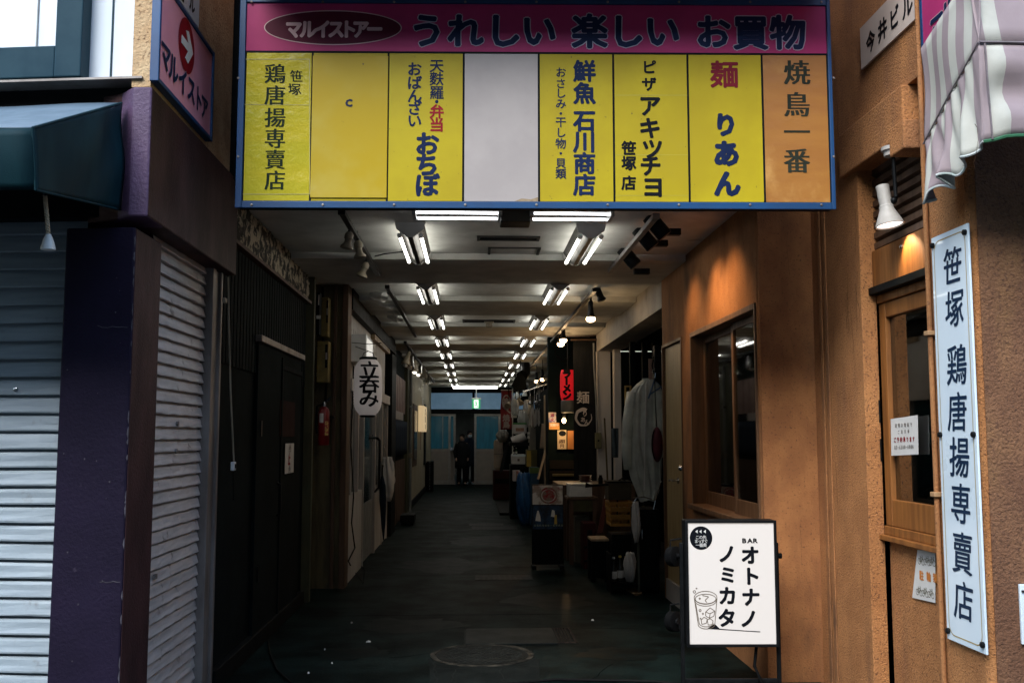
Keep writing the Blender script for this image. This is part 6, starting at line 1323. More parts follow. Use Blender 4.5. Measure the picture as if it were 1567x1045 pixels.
build('lettering', write(MB(), FT, TC, .0238, .020, brush, wx=1.0, slant=.10), mat('brush_navy', (.008, .022, .05), .5, c2=(.012, .03, .065), scale=30), vs, norm=False)
sc2 = MB()
for u in (u0 + .012, u1 - .03):
    for v in (v0 + .04, v1 - .04, (v0 + v1) / 2): sc2.lathe(FT.P(u + .01, v, .022), FT.n, [(0, .014), (.012, .014), (.016, .008)], 10)
build('bolt', sc2, black_metal, vs, smooth=True)
# small white plate at the street side
q = Y(1567, 935, yC - .01)
sp = thing('small_plate', 'edge of a small white plate on the darker street wall at the right border', 'sign', (q.x, yC, q.z))
a, b = Y(1562.5, 985, yC - .01), Y(1600, 893, yC - .01); build('plate', MB().box(a.x, b.x, yC - .022, yC - .0065, a.z, b.z), enamel, sp, bev=.003); build('bolt', MB().lathe((a.x + .012, yC - .022, b.z - .03), (0, -1, 0), [(0, .008), (.006, .006)], 8), steel, sp)
# name plate and pink sign high on the corner
FN = Fr((XB - .001, 6.64, 0), (0, -1, 0))
np2 = thing('name_plate', 'white building name plate with four black characters high on the right wall', 'sign', (XB, 5.6, 3.7))
ul, vl = FN.at(1319, 107, .01); ur_ = FN.at(1408, 40, .01)[0]; vt_ = FN.at(1319, 45, .01)[1]
build('plate', MB().rect(FN, ul, ur_, vl, vt_ + .01, .001, .014), mat('aged_white_plate', (.62, .52, .46), .5, c2=(.55, .45, .39), scale=3), np2)
build('lettering', write(MB(), FN, [('今', 1332, 64, 34), ('井', 1350, 46, 35), ('ビ', 1368, 28, 36), ('ル', 1388, 10, 38)], .0155, .034), ink, np2, norm=False)
pk = thing('store_sign', 'magenta store sign partly hidden behind the striped awning', 'sign', (XB, 4.8, 3.7))
u0_, v0_ = FN.at(1410.5, 72, .03); u1_ = FN.at(1490, 0, .03)[0]
build('panel', MB().rect(FN, u0_ + .02, u1_, v0_ + .005, v0_ + 1.0, .001, .03), pink, pk); build('frame', MB().rect(FN, u0_, u0_ + .019, v0_ - .015, v0_ + 1.0, .001, .034).rect(FN, u0_ + .0195, u1_, v0_ - .015, v0_ + .004, .001, .034), navy_f, pk)
TK = [('マ', 1433, 40, 46), ('ル', 1451, 20, 48), ('イ', 1469, 0, 50)]
build('lettering', write(MB(), FN, TK, .0315, .06), ink_pk, pk, norm=False); build('letter_face', write(MB(), FN, TK, .0335, .040), navy, pk, norm=False)

# striped awning
XA = 2.15
sa = thing('striped_awning', 'mauve and cream striped canvas awning with wavy hem', 'awning', (XA + .5, 4.5, 2.7))
F0, F1, F2 = X(1411, 74, XA), X(1415, 221, XA), X(1420, 318, XA)
N0, N1, N2 = X(1497, -60, XA), X(1498, 66, XA), X(1507, 226, XA)
yF = F1.y; yN = N1.y
F0.y = F1.y = F2.y = yF; N0.y = N1.y = N2.y = yN
def striped(name, nu, nv, fn, stripes, hem=0):
    mb = MB().grid(nu, nv, fn); o = build(name, mb, [mauve_cl, cream_cl], sa, smooth='all', solid=.004)
    for k, p in enumerate(o.data.polygons): p.material_index = stripes(((k % nu) + .5) / nu)
    return o
st9 = lambda t: int(t * 9) % 2
def upside(i, j):
    p = lerp(lerp(F1, N1, i), lerp(F0, N0, i), j); return p + V((.014 * sin(i * 7 + j * 2) * sin(pi * j), 0, 0))
striped('side_panel', 54, 10, upside, st9)
def loside(i, j):
    p = lerp(lerp(F2, N2, i), lerp(F1, N1, i), j); q = (1 - j)
    e = 1 - i ** 6
    return p + V(((.040 * sin(i * 21 + .6) * q ** 1.3 - .02 * q + .014 * sin(i * 37 + 2 * j) * q + .006 * sin(i * 50 + 9 * j)) * e, .02 * sin(i * 13) * q * e, (-.03 * abs(sin(i * 4.5 * pi)) * q ** 2 + .022 * sin(i * 27) * q ** 2) * e + .03 * q))
striped('side_valance', 90, 14, loside, st9)
def lof(i, j):
    a = lerp(N2, N1, j); q = 1 - j; return a + V((2.4 * i, (-.02 * q - .015 * sin(i * 22) * q) * min(1, i * 30), .018 * sin(i * 26) * q * q * min(1, i * 30) + .03 * q))
def lofw(i, j): p = lof(i, j); return p + V((0, -.022 * min(1, i * 30) * sin(j * 9 + i * 5) * sin(pi * j) * (1 + .6 * sin(i * 33)), 0))
stf = lambda t: 1 if .011 < t < .042 else 0
striped('front_valance', 240, 12, lofw, stf)
striped('front_panel', 240, 8, lambda i, j: N1 + V((2.4 * i, .02 * sin(pi * j) + .10 * j, j * (N0.z - N1.z + .3))), stf)
build('seam', MB().tube([F1 + V((-.008, 0, 0)), lerp(F1, N1, .5) + V((-.01, 0, 0)), N1 + V((-.006, -.006, 0))], .0035, 5).tube([N1 + V((-.002, -.008, 0)), N1 + V((2.4, -.008, 0))], .006, 5).tube([N1 + V((.02, -.008, 0)), lof(.01, .5) + V((0, -.012, 0)), lof(.012, 0) + V((0, -.012, 0))], .004, 5), mat('seam_grey', (.16, .13, .14), .8, c2=(.12, .1, .1), scale=20), sa, smooth=True)
hemp = [loside(k / 60, 0) for k in range(61)]; build('binding', MB().tube(hemp, .006, 6), mat('white_binding', (.5, .5, .48), .7, c2=(.3, .36, .33), scale=30), sa, smooth=True)
build('front_binding', MB().tube([lof(k / 60, 0) + V((0, 0, -.002)) for k in range(61)], .008, 6), green_tr, sa, smooth=True)
build('arm', MB().tube([F1 + V((.03, 0, 0)), N1 + V((.03, .02, 0))], .013, 8).tube([N1 + V((.03, .02, -.01)), N1 + V((2.4, .02, -.01))], .013, 8), black_metal, sa, smooth=True)
build('lining', MB().grid(10, 4, lambda i, j: N1 + V((.04 + 2.3 * i, .03 + j * .20, -.02 + .1 * j))), green_tr, sa)

# white cone spot lamp
cs_ = X(1352, 300, XB - .03); 
sl = thing('cone_lamp', 'white cone shaped spot lamp lit under the orange lintel', 'lamp', X(1350, 252, XB - .0))
top = X(1350, 262, XB); elb = X(1353, 290, XB - .02); lens = X(1357, 349, XB - .04)
yl = lens.y; ax = V((-.02, .02, -1)).normalized(); ax = V((.10, -.12, -1)).normalized()
build('canopy', MB().lathe((top.x + .01, yl, zf0 - .001), (0, 0, -1), [(0, .062), (.02, .062), (.025, .05), (.05, .048)], 20), cone_white, sl, smooth=True)
build('arm', MB().tube([(top.x + .01, yl, zf0 - .05), (top.x + .012, yl - .01, lens.z + .17)], .011, 8).ball((top.x + .0, yl - .01, lens.z + .15), .02, 10, 6), black_metal, sl, smooth=True)
hp = V((top.x - .02, yl, lens.z)); c_ = hp - ax * .0
build('shade', MB().lathe(c_ - ax * .25, ax, [(0, .02), (.005, .036), (.12, .034), (.125, .039), (.14, .038), (.16, .046), (.235, .078), (.237, .073), (.15, .03)], 26), cone_white, sl, smooth=True)
build('lens', MB().lathe(c_ - ax * .022, ax, [(0, .070), (.002, .068)], 24), mat('lit_white_lens', (.9, .9, .9), .5, emit=.45, ecol=(1, .95, .9)), sl)
ld = bpy.data.lights.new('spot_light', 'SPOT'); ld.energy = 3.4; ld.spot_size = radians(95); ld.spot_blend = .6; ld.color = (1, .74, .44); ld.shadow_soft_size = .012
lo = bpy.data.objects.new('spot_light', ld); COL.objects.link(lo); lo.location = c_ + ax * .02; lo.rotation_euler = (-(V((.55, -.25, -1)).normalized())).to_track_quat('Z', 'Y').to_euler()

# =================================================================== BAR SIGN ON ITS STAND
ba = Fr((1.72, 6.05, 0), (cos(radians(1.6)), -sin(radians(1.6)), 0))
bs = thing('bar_sign', 'lit white bar sign in a black stand by the orange wall', 'standing sign', ba.P(0, .004, -.08))
u0, v1 = ba.at(1048.5, 796); u1 = ba.at(1188, 796)[0]; v0 = ba.at(1050, 990)[1]
build('box', MB().rect(ba, u0, u1, v0, v1, -.13, -.012), black_metal, bs, bev=.006)
build('frame', MB().frame(ba, u0, u1, v0, v1, .016, -.0115, .003), black_metal, bs, bev=.002)
build('face', MB().rect(ba, u0 + .017, u1 - .017, v0 + .017, v1 - .017, -.0115, -.006), box_lit, bs)
D0 = -.0045
build('lettering', write(write(MB(), ba, [('オ', 1147.6, 849, 29), ('ト', 1149, 881, 29), ('ナ', 1148.5, 913, 29), ('ノ', 1145.5, 946, 29), ('ノ', 1112, 847, 29), ('ミ', 1113.5, 879, 27), ('カ', 1113, 911, 29), ('タ', 1112, 945, 29)], D0, .045), ba, [('B', 1139, 827, 9.5), ('A', 1147.6, 827, 9.5), ('R', 1156, 827, 9.5)], D0, .05, wx=1.25), ink, bs, norm=False)
uc_, vc_ = ba.at(1073, 823); mm = ba.m(1073, 823)
build('disc', MB().disc(ba, uc_, vc_, 17.3 * mm, 17.8 * mm, D0), ink, bs, norm=False)
dl = MB()
for px in (1066, 1072, 1078.5): u, v = ba.at(px, 813); dl.flat(ba, [(u - 1.9 * mm, v), (u + 1.7 * mm, v - 2.8 * mm), (u + 1.7 * mm, v + 2.8 * mm)], D0 + .0015)
write(dl, ba, [('こ', 1067, 821.7, 6.2), ('の', 1072.5, 821.7, 6.2), ('先', 1078, 821.7, 6.2), ('ま', 1065.5, 827.6, 6.2), ('っ', 1070.5, 827.6, 6.2), ('す', 1075.5, 827.6, 6.2), ('ぐ', 1080.5, 827.6, 6.2), ('一', 1067.5, 833.6, 6.2), ('番', 1073, 833.6, 6.2), ('奥', 1078.5, 833.6, 6.2)], D0 + .0015, .006)
build('disc_lettering', dl, paper, bs, norm=False)
gm = MB(); A = lambda x, y: ba.at(1000 + x / 3.665, 760 + y / 3.665)
tn = 1.05 * mm
def ell(cx, cy, rx, ry, a0=0, a1=360, n=36): return [A(cx + rx * cos(radians(a0 + (a1 - a0) * k / n)), cy + ry * sin(radians(a0 + (a1 - a0) * k / n))) for k in range(n + 1)]
for p in (ell(293, 565, 64, 36), ell(293, 572, 58, 27), ell(293, 582, 60, 30, 0, 180), [A(229, 565), A(252, 715)], [A(357, 568), A(345, 715)], [A(238, 600), A(258, 712)], ell(298, 715, 47, 25, 0, 180), ell(298, 708, 40, 20, 0, 180),
          [A(275, 552), A(310, 560), A(290, 580), A(300, 592)], [A(293, 645), A(318, 622), A(345, 640), A(340, 668), A(315, 680), A(294, 668), A(293, 645)], [A(293, 645), A(318, 655), A(345, 640)], [A(318, 655), A(315, 680)],
          [A(268, 690), A(284, 674), A(302, 684), A(298, 708), A(272, 714), A(268, 690)], [A(302, 690), A(318, 682), A(335, 695), A(330, 716), A(308, 718), A(302, 690)], ell(262, 637, 6, 6, n=12), ell(230, 532, 7, 7, n=12), ell(278, 655, 4, 4, n=10), ell(242, 513, 3, 3, n=8), ell(260, 570, 4, 4, n=10), ell(265, 682, 3, 3, n=8)):
    gm.line(ba, p, tn, D0 + .0004 * (len(gm.f) % 2))
build('glass_drawing', gm, mat('sepia_line', (.10, .075, .05), .5, c2=(.13, .1, .07), scale=8), bs, norm=False)
build('ground_line', MB().flat(ba, [A(300, 740), A(345, 712), A(372, 738), A(420, 744), A(600, 754), A(600, 759), A(420, 748)], D0).line(ba, [A(372, 741), A(600, 757)], 1.0 * mm, D0 + .0005), ink, bs, norm=False)
lg = MB()
for u in (u0 - .0145, u1 + .0145):
    lg.rect(ba, u - .0115, u + .0115, .004, v1 - .13 if u > u0 else v1 - .13, -.085, -.06)
for s in (-1, 1):
    u = u0 - .0145 if s < 0 else u1 + .0145
    build('leg', MB().rect(ba, u - .0115, u + .0115, .03, v1 - .14, -.085, -.06), black_metal, bs, bev=.003)
    build('foot', MB().rect(ba, u - .0125, u + .0125, .004, .0295, -.30, .16), black_metal, bs, bev=.004)
    build('knob', MB().lathe(ba.P(u + s * .0118, v1 - .22, -.072), ba.ux * s, [(0, .016), (.018, .018), (.022, .012)], 12), rubber, bs, smooth=True)
build('cross_bar', MB().rect(ba, u0 - .0025, u1 + .0025, .12, .145, -.083, -.062), black_metal, bs, bev=.003)
# round black weights or speaker behind the bar sign
q = Y(1031, 851, 6.3)
rs = thing('wheel', 'round black castor drum beside the left edge of the bar sign', 'drum', q)
build('drum', MB().lathe(q + V((-.02, 0, 0)), (.6, -.8, .1), [(0, .04), (.004, .062), (.05, .062), (.056, .05)], 22), rubber, rs, smooth=True); build('hub', MB().lathe(q + V((-.02, 0, 0)) + V((.6, -.8, .1)).normalized() * .057, (.6, -.8, .1), [(0, .02), (.01, .018)], 12), black_metal, rs, smooth=True)
build('arm', MB().tube([q + V((-.01, -.02, .0)), q + V((.04, .0, -.02)), ba.P(u0 - .0145, q.z - .02, -.086)], .012, 8), black_metal, rs, smooth=True)
build('pin', MB().tube([q + V((-.02, 0, .06)), q + V((-.02, 0, .10)), q + V((.05, 0, .11))], .006, 6), black_metal, rs, smooth=True)
q = Y(1031, 950, 6.3)
rs2 = copy_tree(rs); rs2.location = q; rs2['label'] = 'lower black drum low beside the left edge of the bar sign'; rs['group'] = rs2['group'] = 'black drums beside the bar sign'
# cable of the bar sign
one('power_cable', MB().tube([ba.P(u1 - .12, v0, -.07), ba.P(u1 - .14, v0 - .12, -.05), ba.P(u1 - .10, .12, -.03), ba.P(u1 - .16, .02, -.02), V((1.5, 6.45, .012)), V((1.2, 6.62, .012)), V((.55, 6.7, .012)), V((.1, 6.55, .012)), V((-.2, 6.4, .012))], .010, 7), rubber, 'black power cable from the bar sign lying across the passage floor', 'cable', smooth=True)
P = [Z(410, 978, .012), Z(413, 1000, .012), Z(424, 1025, .012), Z(445, 1044, .012), Z(470, 1060, .012)]
one('floor_cable', MB().tube(P, .008, 6), rubber, 'black cable on the floor near the black shop front', 'cable', smooth=True)

# =================================================================== FLOOR DETAILS
cm = Z(738, 1003); R_ = .335
mh = thing('manhole_cover', 'round patterned iron manhole cover in the passage floor', 'manhole cover', (cm.x, cm.y, .004))
build('ring', MB().lathe((cm.x, cm.y, .0045), (0, 0, 1), [(0, R_ + .045), (.006, R_ + .045), (.0065, R_ + .01), (.001, R_ + .009)], 48), mat('worn_rim', (.085, .075, .058), .75, spec=.1, c2=(.014, .014, .012), scale=9), mh)
build('lid', MB().lathe((cm.x, cm.y, .0045), (0, 0, 1), [(0, R_), (.005, R_)], 48), iron, mh)
tx = MB()
for i in range(-7, 8):
    for j in range(-7, 8):
        x, y = i * .042 + (.021 if j % 2 else 0), j * .042
        if x * x + y * y < (R_ - .045) ** 2: tx.box(cm.x + x - .013, cm.x + x + .013, cm.y + y - .013, cm.y + y + .013, .0096, .0125)
build('tread', tx, mat('worn_tread', (.020, .024, .022), .6, spec=.15, c2=(.009, .011, .010), scale=14), mh); build('key_slot', MB().box(cm.x - .22, cm.x - .17, cm.y - .02, cm.y + .02, .0127, .0135).box(cm.x + .17, cm.x + .22, cm.y - .02, cm.y + .02, .0127, .0135), black_m, mh)
fzr = Fr((cm.x, cm.y, 0), (1, 0, 0), (0, 1, 0)); fzr.n = V((0, 0, 1)); build('inner_ring', MB().ring(fzr, 0, 0, R_ - .02, R_ - .02, .012, .0115, 48), iron, mh, norm=False)
a, b = Z(712, 988), Z(850, 963)
rcv = thing('floor_hatch', 'rectangular steel plate cover set in the floor behind the round manhole', 'hatch', ((a.x + b.x) / 2, (a.y + b.y) / 2, .004))
build('plate', MB().box(a.x, b.x - .03, a.y, b.y, .0045, .016), mat('steel_plate', (.0085, .012, .0115), .55, spec=.12, c2=(.0055, .008, .0076), scale=4), rcv, bev=.003)
build('gap', MB().box(a.x - .012, b.x - .018, a.y - .012, a.y - .0005, .0045, .0055).box(a.x - .012, a.x - .0005, a.y, b.y, .0045, .0055), black_m, rcv)
a, b = Z(846, 985), Z(872, 962)
gr = thing('drain_grate', 'small rusty drain grate at the right end of the steel floor plate', 'grate', ((a.x + b.x) / 2, (a.y + b.y) / 2, .004))
rust = mat('rusty_iron', (.045, .032, .024), .8, spec=.1, c2=(.018, .014, .012), scale=20)
ff = Fr((0, 0, .0045), (1, 0, 0), (0, 1, 0)); ff.n = V((0, 0, 1)); build('frame', MB().frame(ff, a.x, b.x, a.y, b.y, .02, 0, .010), rust, gr)
build('bar', (lambda m: [m.box(a.x + .03 + i * .022, a.x + .04 + i * .022, a.y + .021, b.y - .021, .005, .012) for i in range(int((b.x - a.x - .05) / .022))] and m)(MB()), rust, gr)
for k, (px0, px1, py, y_) in enumerate(((727, 812, 884, 0), (722, 790, 808, 0), (718, 770, 803, 0), (715, 752, 771, 0))):
    a, b = Z(px0, py + 4 - k), Z(px1, py - 4 + k); t = thing('drain_cover', 'long slotted drain cover in the floor, %s from the entrance' % ('first', 'second', 'third', 'fourth')[k], 'drain', ((a.x + b.x) / 2, a.y, .004), 'slotted drain covers in the passage floor')
    build('frame', MB().box(a.x, b.x, a.y, b.y, .0045, .007), iron, t); build('slot', (lambda m: [m.box(a.x + .05 + i * .06, a.x + .085 + i * .06, a.y + .03, b.y - .03, .0072, .0078) for i in range(max(1, int((b.x - a.x - .08) / .06)))] and m)(MB()), black_m, t)
pt = thing('concrete_patch', 'cracked repaired concrete patch in front of the round manhole cover', 'patch', (cm.x, 6.95, .004))
build('slab', MB().prism([Z(660, 1050, .0045), Z(826, 1050, .0045), Z(826, 1008, .0045), Z(655, 1008, .0045)], (0, 0, .0015)), mat('patched_concrete', (.0105, .0145, .0135), .75, spec=.1, c2=(.005, .0075, .007), scale=4, bump=.003, bscale=50), pt)
ck = MB(); fz = Fr((0, 0, .0062), (1, 0, 0), (0, 1, 0)); fz.n = V((0, 0, 1)); rr = random.Random(11)
for (x0, y0), (x1, y1) in (((666, 1024), (824, 1020)), ((700, 1024), (690, 1045)), ((764, 1022), (770, 1045)), ((664, 1012), (668, 1045))):
    pp_ = [Z(lerp(x0, x1, t / 8) + rr.uniform(-3, 3), lerp(y0, y1, t / 8) + rr.uniform(-1.5, 1.5)) for t in range(9)]; ck.line(fz, [(p.x, p.y) for p in pp_], .009, .0004)
build('crack', ck, black_m, pt, norm=False)
rr = random.Random(5)
for k, (px, py, lab) in enumerate(((564, 982, 'largest white paper scrap on the dark floor at the left'), (538, 953, 'small pale scrap on the floor by the plywood pier'), (907, 949, 'pale scrap on the floor left of the bar sign'), (508, 1015, 'tiny pale scrap near the floor cable'), (472, 1030, 'flat pale scrap nearest the left front of the passage'), (497, 994, 'tiny white crumb on the floor left of the paper scraps'))):
    c = Z(px, py, .006); r = (.019, .010, .016, .007, .008, .006)[k]
    one('paper_scrap', MB().loft([[c + V((r * q_ * cos(t) * rr.uniform(.6, 1.2), r * q_ * .8 * sin(t) * rr.uniform(.6, 1.2), z_)) for t in [2 * pi * i / 7 for i in range(7)]] for q_, z_ in ((1, 0), (.9, .006), (.4, .012))]), paper, lab, 'litter', 'scraps of litter on the floor')

# =================================================================== MORE OF THE GOODS AND FITTINGS ALONG THE PASSAGE
def bottle(px, py0, py1, y, m, lab, group=None, capm=None):
    a = Y(px, py1, y); H_ = Y(px, py0, y).z - a.z; r = H_ * .15
    t = thing('bottle', lab, 'bottle', a, group)
    build('glass', MB().lathe(a, (0, 0, 1), [(0, r * .85), (H_ * .02, r), (H_ * .55, r), (H_ * .72, r * .4), (H_ * .92, r * .36)], 14), m, t, smooth=True)
    build('cap', MB().lathe(a + V((0, 0, H_ * .925)), (0, 0, 1), [(0, r * .42), (H_ * .075, r * .42)], 10), capm or white_pl, t); build('label', MB().lathe(a + V((0, 0, H_ * .14)), (0, 0, 1), [(0, r * 1.02), (H_ * .3, r * 1.02)], 14), paper, t); return t
bottle(786, 686, 695, 19.55, bottle_g, 'dark bottle standing on the white foam box lid, left of its pair', 'bottles on the foam box')
bottle(790, 685, 695, 19.6, mat('green_bottle', (.02, .07, .03), .15, c2=(.015, .05, .02), scale=4), 'green bottle standing on the white foam box lid', 'bottles on the foam box')
for k, (px, py, y, r, h_, lab) in enumerate(((788, 612, 20.4, .07, .32, 'small crumpled clear bag hanging high in the stalls'), (800, 628, 20.1, .09, .40, 'larger clear bag hanging above the rice sack'), (806, 612, 20.9, .06, .30, 'thin clear bag hanging beside the pendant shades'))):
    one('hanging_bag', bagm(Y(px, py, y), r, r * .8, h_, 30 + k), bag_film, lab, 'bag', 'clear bags hanging in the stalls', smooth='all')
for k, (x0, x1, y0, y1, y, lab) in enumerate(((797, 804, 640, 648, 20.3, 'small tilted price card beside the white sack'), (784, 789, 610, 617, 20.8, 'tiny white card pinned high in the stalls'), (807, 811, 661, 671, 19.3, 'narrow white price strip on the pale pillar'))):
    f_ = Fr((0, y, 0), (1, 0, 0)); sheet('price_card', lab, 'card', x0, x1, y0, y1, paper, [('円', (x0 + x1) / 2, (y0 + y1) / 2, min(6, x1 - x0))], ink, f_)
for k, (px, t_, b_, lab) in enumerate(((812, 602, 617, 'steel ladle hanging first on the drying rail'), (821, 600, 616, 'steel ladle hanging second on the drying rail'), (829, 598, 613, 'steel strainer hanging last on the drying rail'))):
    a, b = Y(px, t_, 18.3), Y(px, b_, 18.3); t = thing('ladle', lab, 'ladle', b, 'ladles on the drying rail')
    build('handle', MB().tube([a, lerp(a, b, .9)], .007, 6), steel, t, smooth=True); build('bowl', MB().ball(b, .045, 12, 7, (1, .8, .7)), steel, t, smooth='all')
bk = thing('bucket', 'grey plastic bucket on the black platform by the maroon crate', 'bucket', (Y(790, 741, 21).x, 21, .05))
build('pail', MB().lathe((Y(790, 741, 21).x, 21, .051), (0, 0, 1), [(0, .10), (.01, .11), (.26, .14), (.262, .148), (.275, .148), (.276, .135), (.02, .10)], 20), grey_pl, bk, smooth=True); c = V((Y(790, 741, 21).x, 21, .32))
build('handle', MB().tube([c + V((.145 * cos(t), -.03, .10 * sin(t))) for t in [pi * k / 8 for k in range(9)]], .005, 5), steel, bk, smooth=True)
# noodle shop: stacked bowls on the counter, stool, hanging cable
for k in range(3):
    c = V((1.52, 13.5, .0)); c.z = Y(870, 742, 13.3).z + .002 + k * .03
    t = thing('bowl', 'ceramic bowl stacked on the dark counter, %s of three' % ('lowest', 'middle', 'topmost')[k], 'bowl', c, 'stacked bowls on the counter'); build('bowl', MB().lathe(c, (0, 0, 1), [(0, .04), (.01, .045), (.05, .085), (.058, .09), (.057, .086), (.02, .04)], 18), mat('bowl_glaze', (.22, .21, .19), .3, c2=(.12, .03, .025), scale=6), t, smooth=True); build('foot', MB().lathe(c + V((0, 0, .0)), (0, 0, 1), [(-.0, .035), (.006, .035)], 14), ivory, t)
one('broom', MB().tube([Y(930, 742, 13), Y(925, 640, 13.4)], .012, 7).prism([Y(925, 800, 13) + V((0, 0, 0)), Y(937, 800, 13), Y(933, 742, 13), Y(928, 742, 13)], (0, .05, 0)), mat('broom_straw', (.10, .075, .035), .9, c2=(.07, .05, .022), scale=9, stretch=(9, 9, 1)), 'straw broom leaning upright in front of the pale jamb', 'broom')
tw_ = one('towel', MB().grid(10, 12, lambda i, j: lerp(lerp(Y(937, 700, 12.4), Y(946, 700, 12.4), i), lerp(Y(936, 655, 12.4), Y(946, 655, 12.4), i), j) + V((0, .02 * sin(i * 9 + j * 2), 0))), mat('dim_blue_towel', (.05, .07, .085), .9, c2=(.04, .055, .07), scale=9), 'dim blue grey towel hanging in the recess before the jambs', 'towel', smooth='all', solid=.006)
one('rope_light', MB().tube([Y(846, 528, 15.6) + V((.0, 0, 0)), Y(852, 545, 15.8), Y(862, 552, 16), Y(872, 545, 16.2), Y(880, 530, 16.3)], .008, 6), rubber, 'black cable drooping under the ceiling before the noodle shop', 'cable', smooth=True)
bx_ = hbox('carton', 'small taped carton on the floor under the side table', 'box', 908, 926, 842, 866, 11.9, .3, card, [('tape', (.42, .58, 0, 1), mat('brown_tape', (.16, .10, .05), .4, c2=(.13, .08, .04), scale=9), .003)], .006, True)
hbox('beverage_crate', 'dark red bottle crate on the floor behind the low stool', 'crate', 893, 912, 800, 838, 12.2, .35, mat('dim_red_crate', (.05, .012, .012), .6, c2=(.04, .01, .01), scale=6), [('hand_hole', (.3, .7, .7, .85), black_m, .004), ('rib', (.0, 1, .45, .5), black_m, .006), ('rib', (.0, 1, .15, .2), black_m, .006)], .008, True)
# left side: posters, gas pipe, handles
f_ = Fr((XW - .018, 22.3, 0), (0, 1, 0))
for k, (y0, z0, w_, h_, m_, lab) in enumerate(((.9, 1.5, .42, .6, paper, 'pale poster on the cream shop wall nearest the olive pier'), (4.0, 1.25, .5, .7, mat('faded_poster', (.30, .22, .16), .7, c2=(.20, .12, .10), scale=7), 'faded brown poster on the cream shop wall past its door'), (4.9, 2.3, .6, .35, paper, 'wide pale sheet high on the cream shop wall'))):
    t = thing('poster', lab, 'poster', f_.P(y0 + w_ / 2, z0)); build('sheet', MB().rect(f_, y0, y0 + w_, z0, z0 + h_, .001, .005), m_, t)
    build('lettering', (lambda m: [m.glyph(f_, c_, y0 + w_ / 2, z0 + h_ * (.78 - .28 * i), w_ * .4, h_ * .24, .0065, rnd(.006)) for i, c_ in enumerate(('営業中', '鮮魚', '酒場')[k][:3])] and m)(MB()), ink_s, t, norm=False)
gp = thing('gas_pipe', 'grey pipe with valve running down the olive pier beside the cream shop', 'pipe', (XW + .05, 21.2, 0))
build('pipe', MB().tube([(XW + .05, 21.2, .02), (XW + .05, 21.2, 3.1)], .03, 10), grey_pl, gp, smooth=True); build('valve', MB().lathe((XW + .05, 21.17, 1.2), (0, -1, 0), [(0, .03), (.05, .03), (.055, .055), (.07, .055)], 12), ivory, gp, smooth=True); build('bracket', MB().box(XW + .021, XW + .09, 21.16, 21.24, 2.2, 2.24), steel, gp)
hd_ = MB().tube([(-1.615, (X(425, 640, -1.62).y), .95), (-1.585, X(425, 640, -1.62).y, .97), (-1.585, X(425, 640, -1.62).y, 1.2), (-1.615, X(425, 640, -1.62).y, 1.22)], .009, 7)
build('door_handle', hd_, black_metal, lw, smooth=True)
build('hinge', MB().box(-1.629, -1.622, X(392, 640, -1.65).y + .06, X(392, 640, -1.65).y + .10, 1.6, 1.72), black_metal, lw); build('hinge', MB().box(-1.629, -1.622, X(392, 640, -1.65).y + .06, X(392, 640, -1.65).y + .10, .5, .62), black_metal, lw)
build('corner_trim', MB().box(-1.659, -1.64, 6.44, 6.47, 0, 2.9), slate_m, lw)
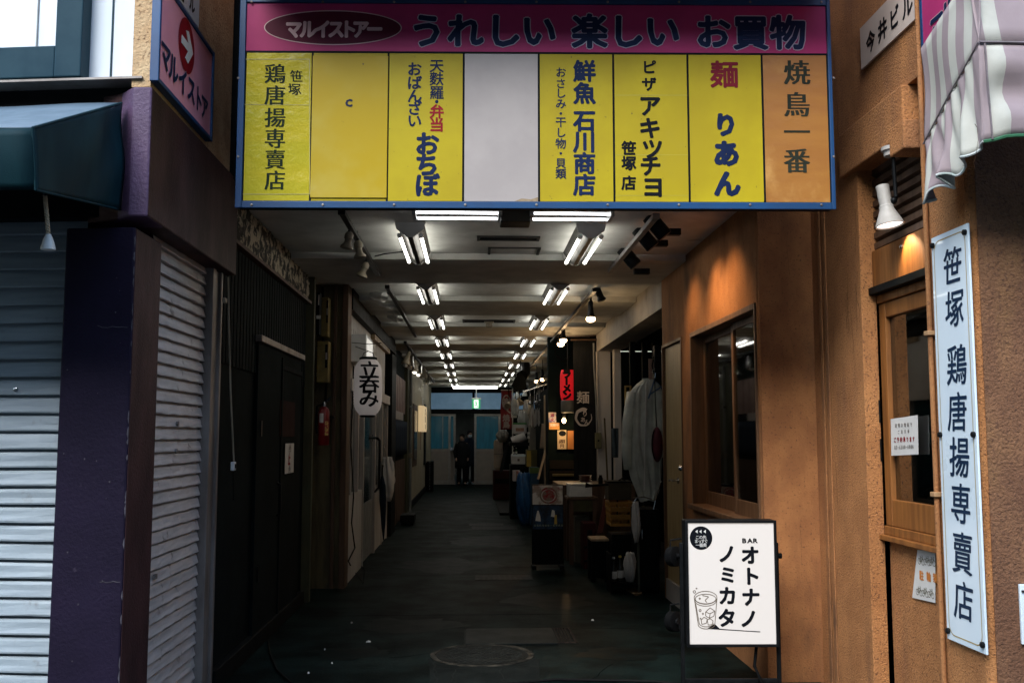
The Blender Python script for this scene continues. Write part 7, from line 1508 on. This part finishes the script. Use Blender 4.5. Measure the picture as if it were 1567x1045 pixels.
# plaster cracks and drips on the orange walls
cw = MB(); rr = random.Random(23)
for k in range(9):
    u, v = rr.uniform(.2, 3.2), rr.uniform(.9, 2.9); pts = [(u, v)]
    for i in range(7): u += rr.uniform(-.02, .02); v -= rr.uniform(.015, .05); pts.append((u, v))
    cw.line(FA_, pts, .003, .0012)
hc_ = build('hairline_cracks', cw, mat('crack_dark', (.07, .03, .015), .9, c2=(.05, .02, .01), scale=20), osf, norm=False); hc_['kind'] = 'stuff'
cw = MB()
for k in range(12):
    u, v = rr.uniform(.02, .85), rr.uniform(.3, 3.9); pts = [(u, v)]
    for i in range(8): u += rr.uniform(-.012, .012); v -= rr.uniform(.015, .06); pts.append((u, v))
    cw.line(FB, pts, .003, .0015)
for k in range(10):
    v = rr.uniform(.2, 4.2); y_ = rr.choice((yC + .03, yP - .05)); u = 6.64 - y_; pts = [(u, v)]
    for i in range(6): u += rr.uniform(-.006, .006); v -= rr.uniform(.01, .04); pts.append((u, v))
    cw.line(FB, pts, .0035, .0015)
hc_ = build('hairline_cracks', cw, bpy.data.materials['crack_dark'], rbd, norm=False); hc_['kind'] = 'stuff'

# joints, cracks and wheel-worn stains of the passage floor
fj = Fr((0, 0, .0046), (1, 0, 0), (0, 1, 0)); fj.n = V((0, 0, 1)); rr = random.Random(41); jm = MB()
for y_ in (9.15, 12.4, 16.3, 21.0):
    pts = [(lerp(-1.55, 1.85, t / 14), y_ + rr.uniform(-.012, .012)) for t in range(15)]; jm.line(fj, pts, .014, 0)
for k in range(9):
    x_, y_ = rr.uniform(-1.3, 1.5), rr.uniform(7.0, 13); a_ = rr.uniform(0, 6.3); pts = [(x_, y_)]
    for i in range(9): a_ += rr.uniform(-.5, .5); x_ += .10 * cos(a_); y_ += .10 * sin(a_); pts.append((x_, y_))
    jm.line(fj, pts, rr.uniform(.004, .009), .0002)
struct('floor_cracks', jm, mat('dark_joint', (.0012, .0018, .0018), .9, spec=.05, c2=(.002, .003, .003), scale=20), norm=False)
for k, (x_, y_, rx, ry) in enumerate(((-.55, 8.7, .5, .32), (.75, 9.9, .42, .5), (-.3, 12.6, .6, .7), (1.1, 7.5, .35, .25), (.3, 15.5, .7, .9), (-.9, 7.6, .3, .22))):
    pts = [(x_ + rx * cos(t) * rr.uniform(.65, 1.2), y_ + ry * sin(t) * rr.uniform(.65, 1.2)) for t in [2 * pi * i / 26 for i in range(26)]]
    o = struct('floor_stain', MB().flat(fj, pts, .0004 + .0001 * k), mat('damp_stain', (.0014, .0032, .0031), .5, spec=.045, c2=(.0036, .0075, .0072), scale=5, lo=.4, hi=.6), norm=False)
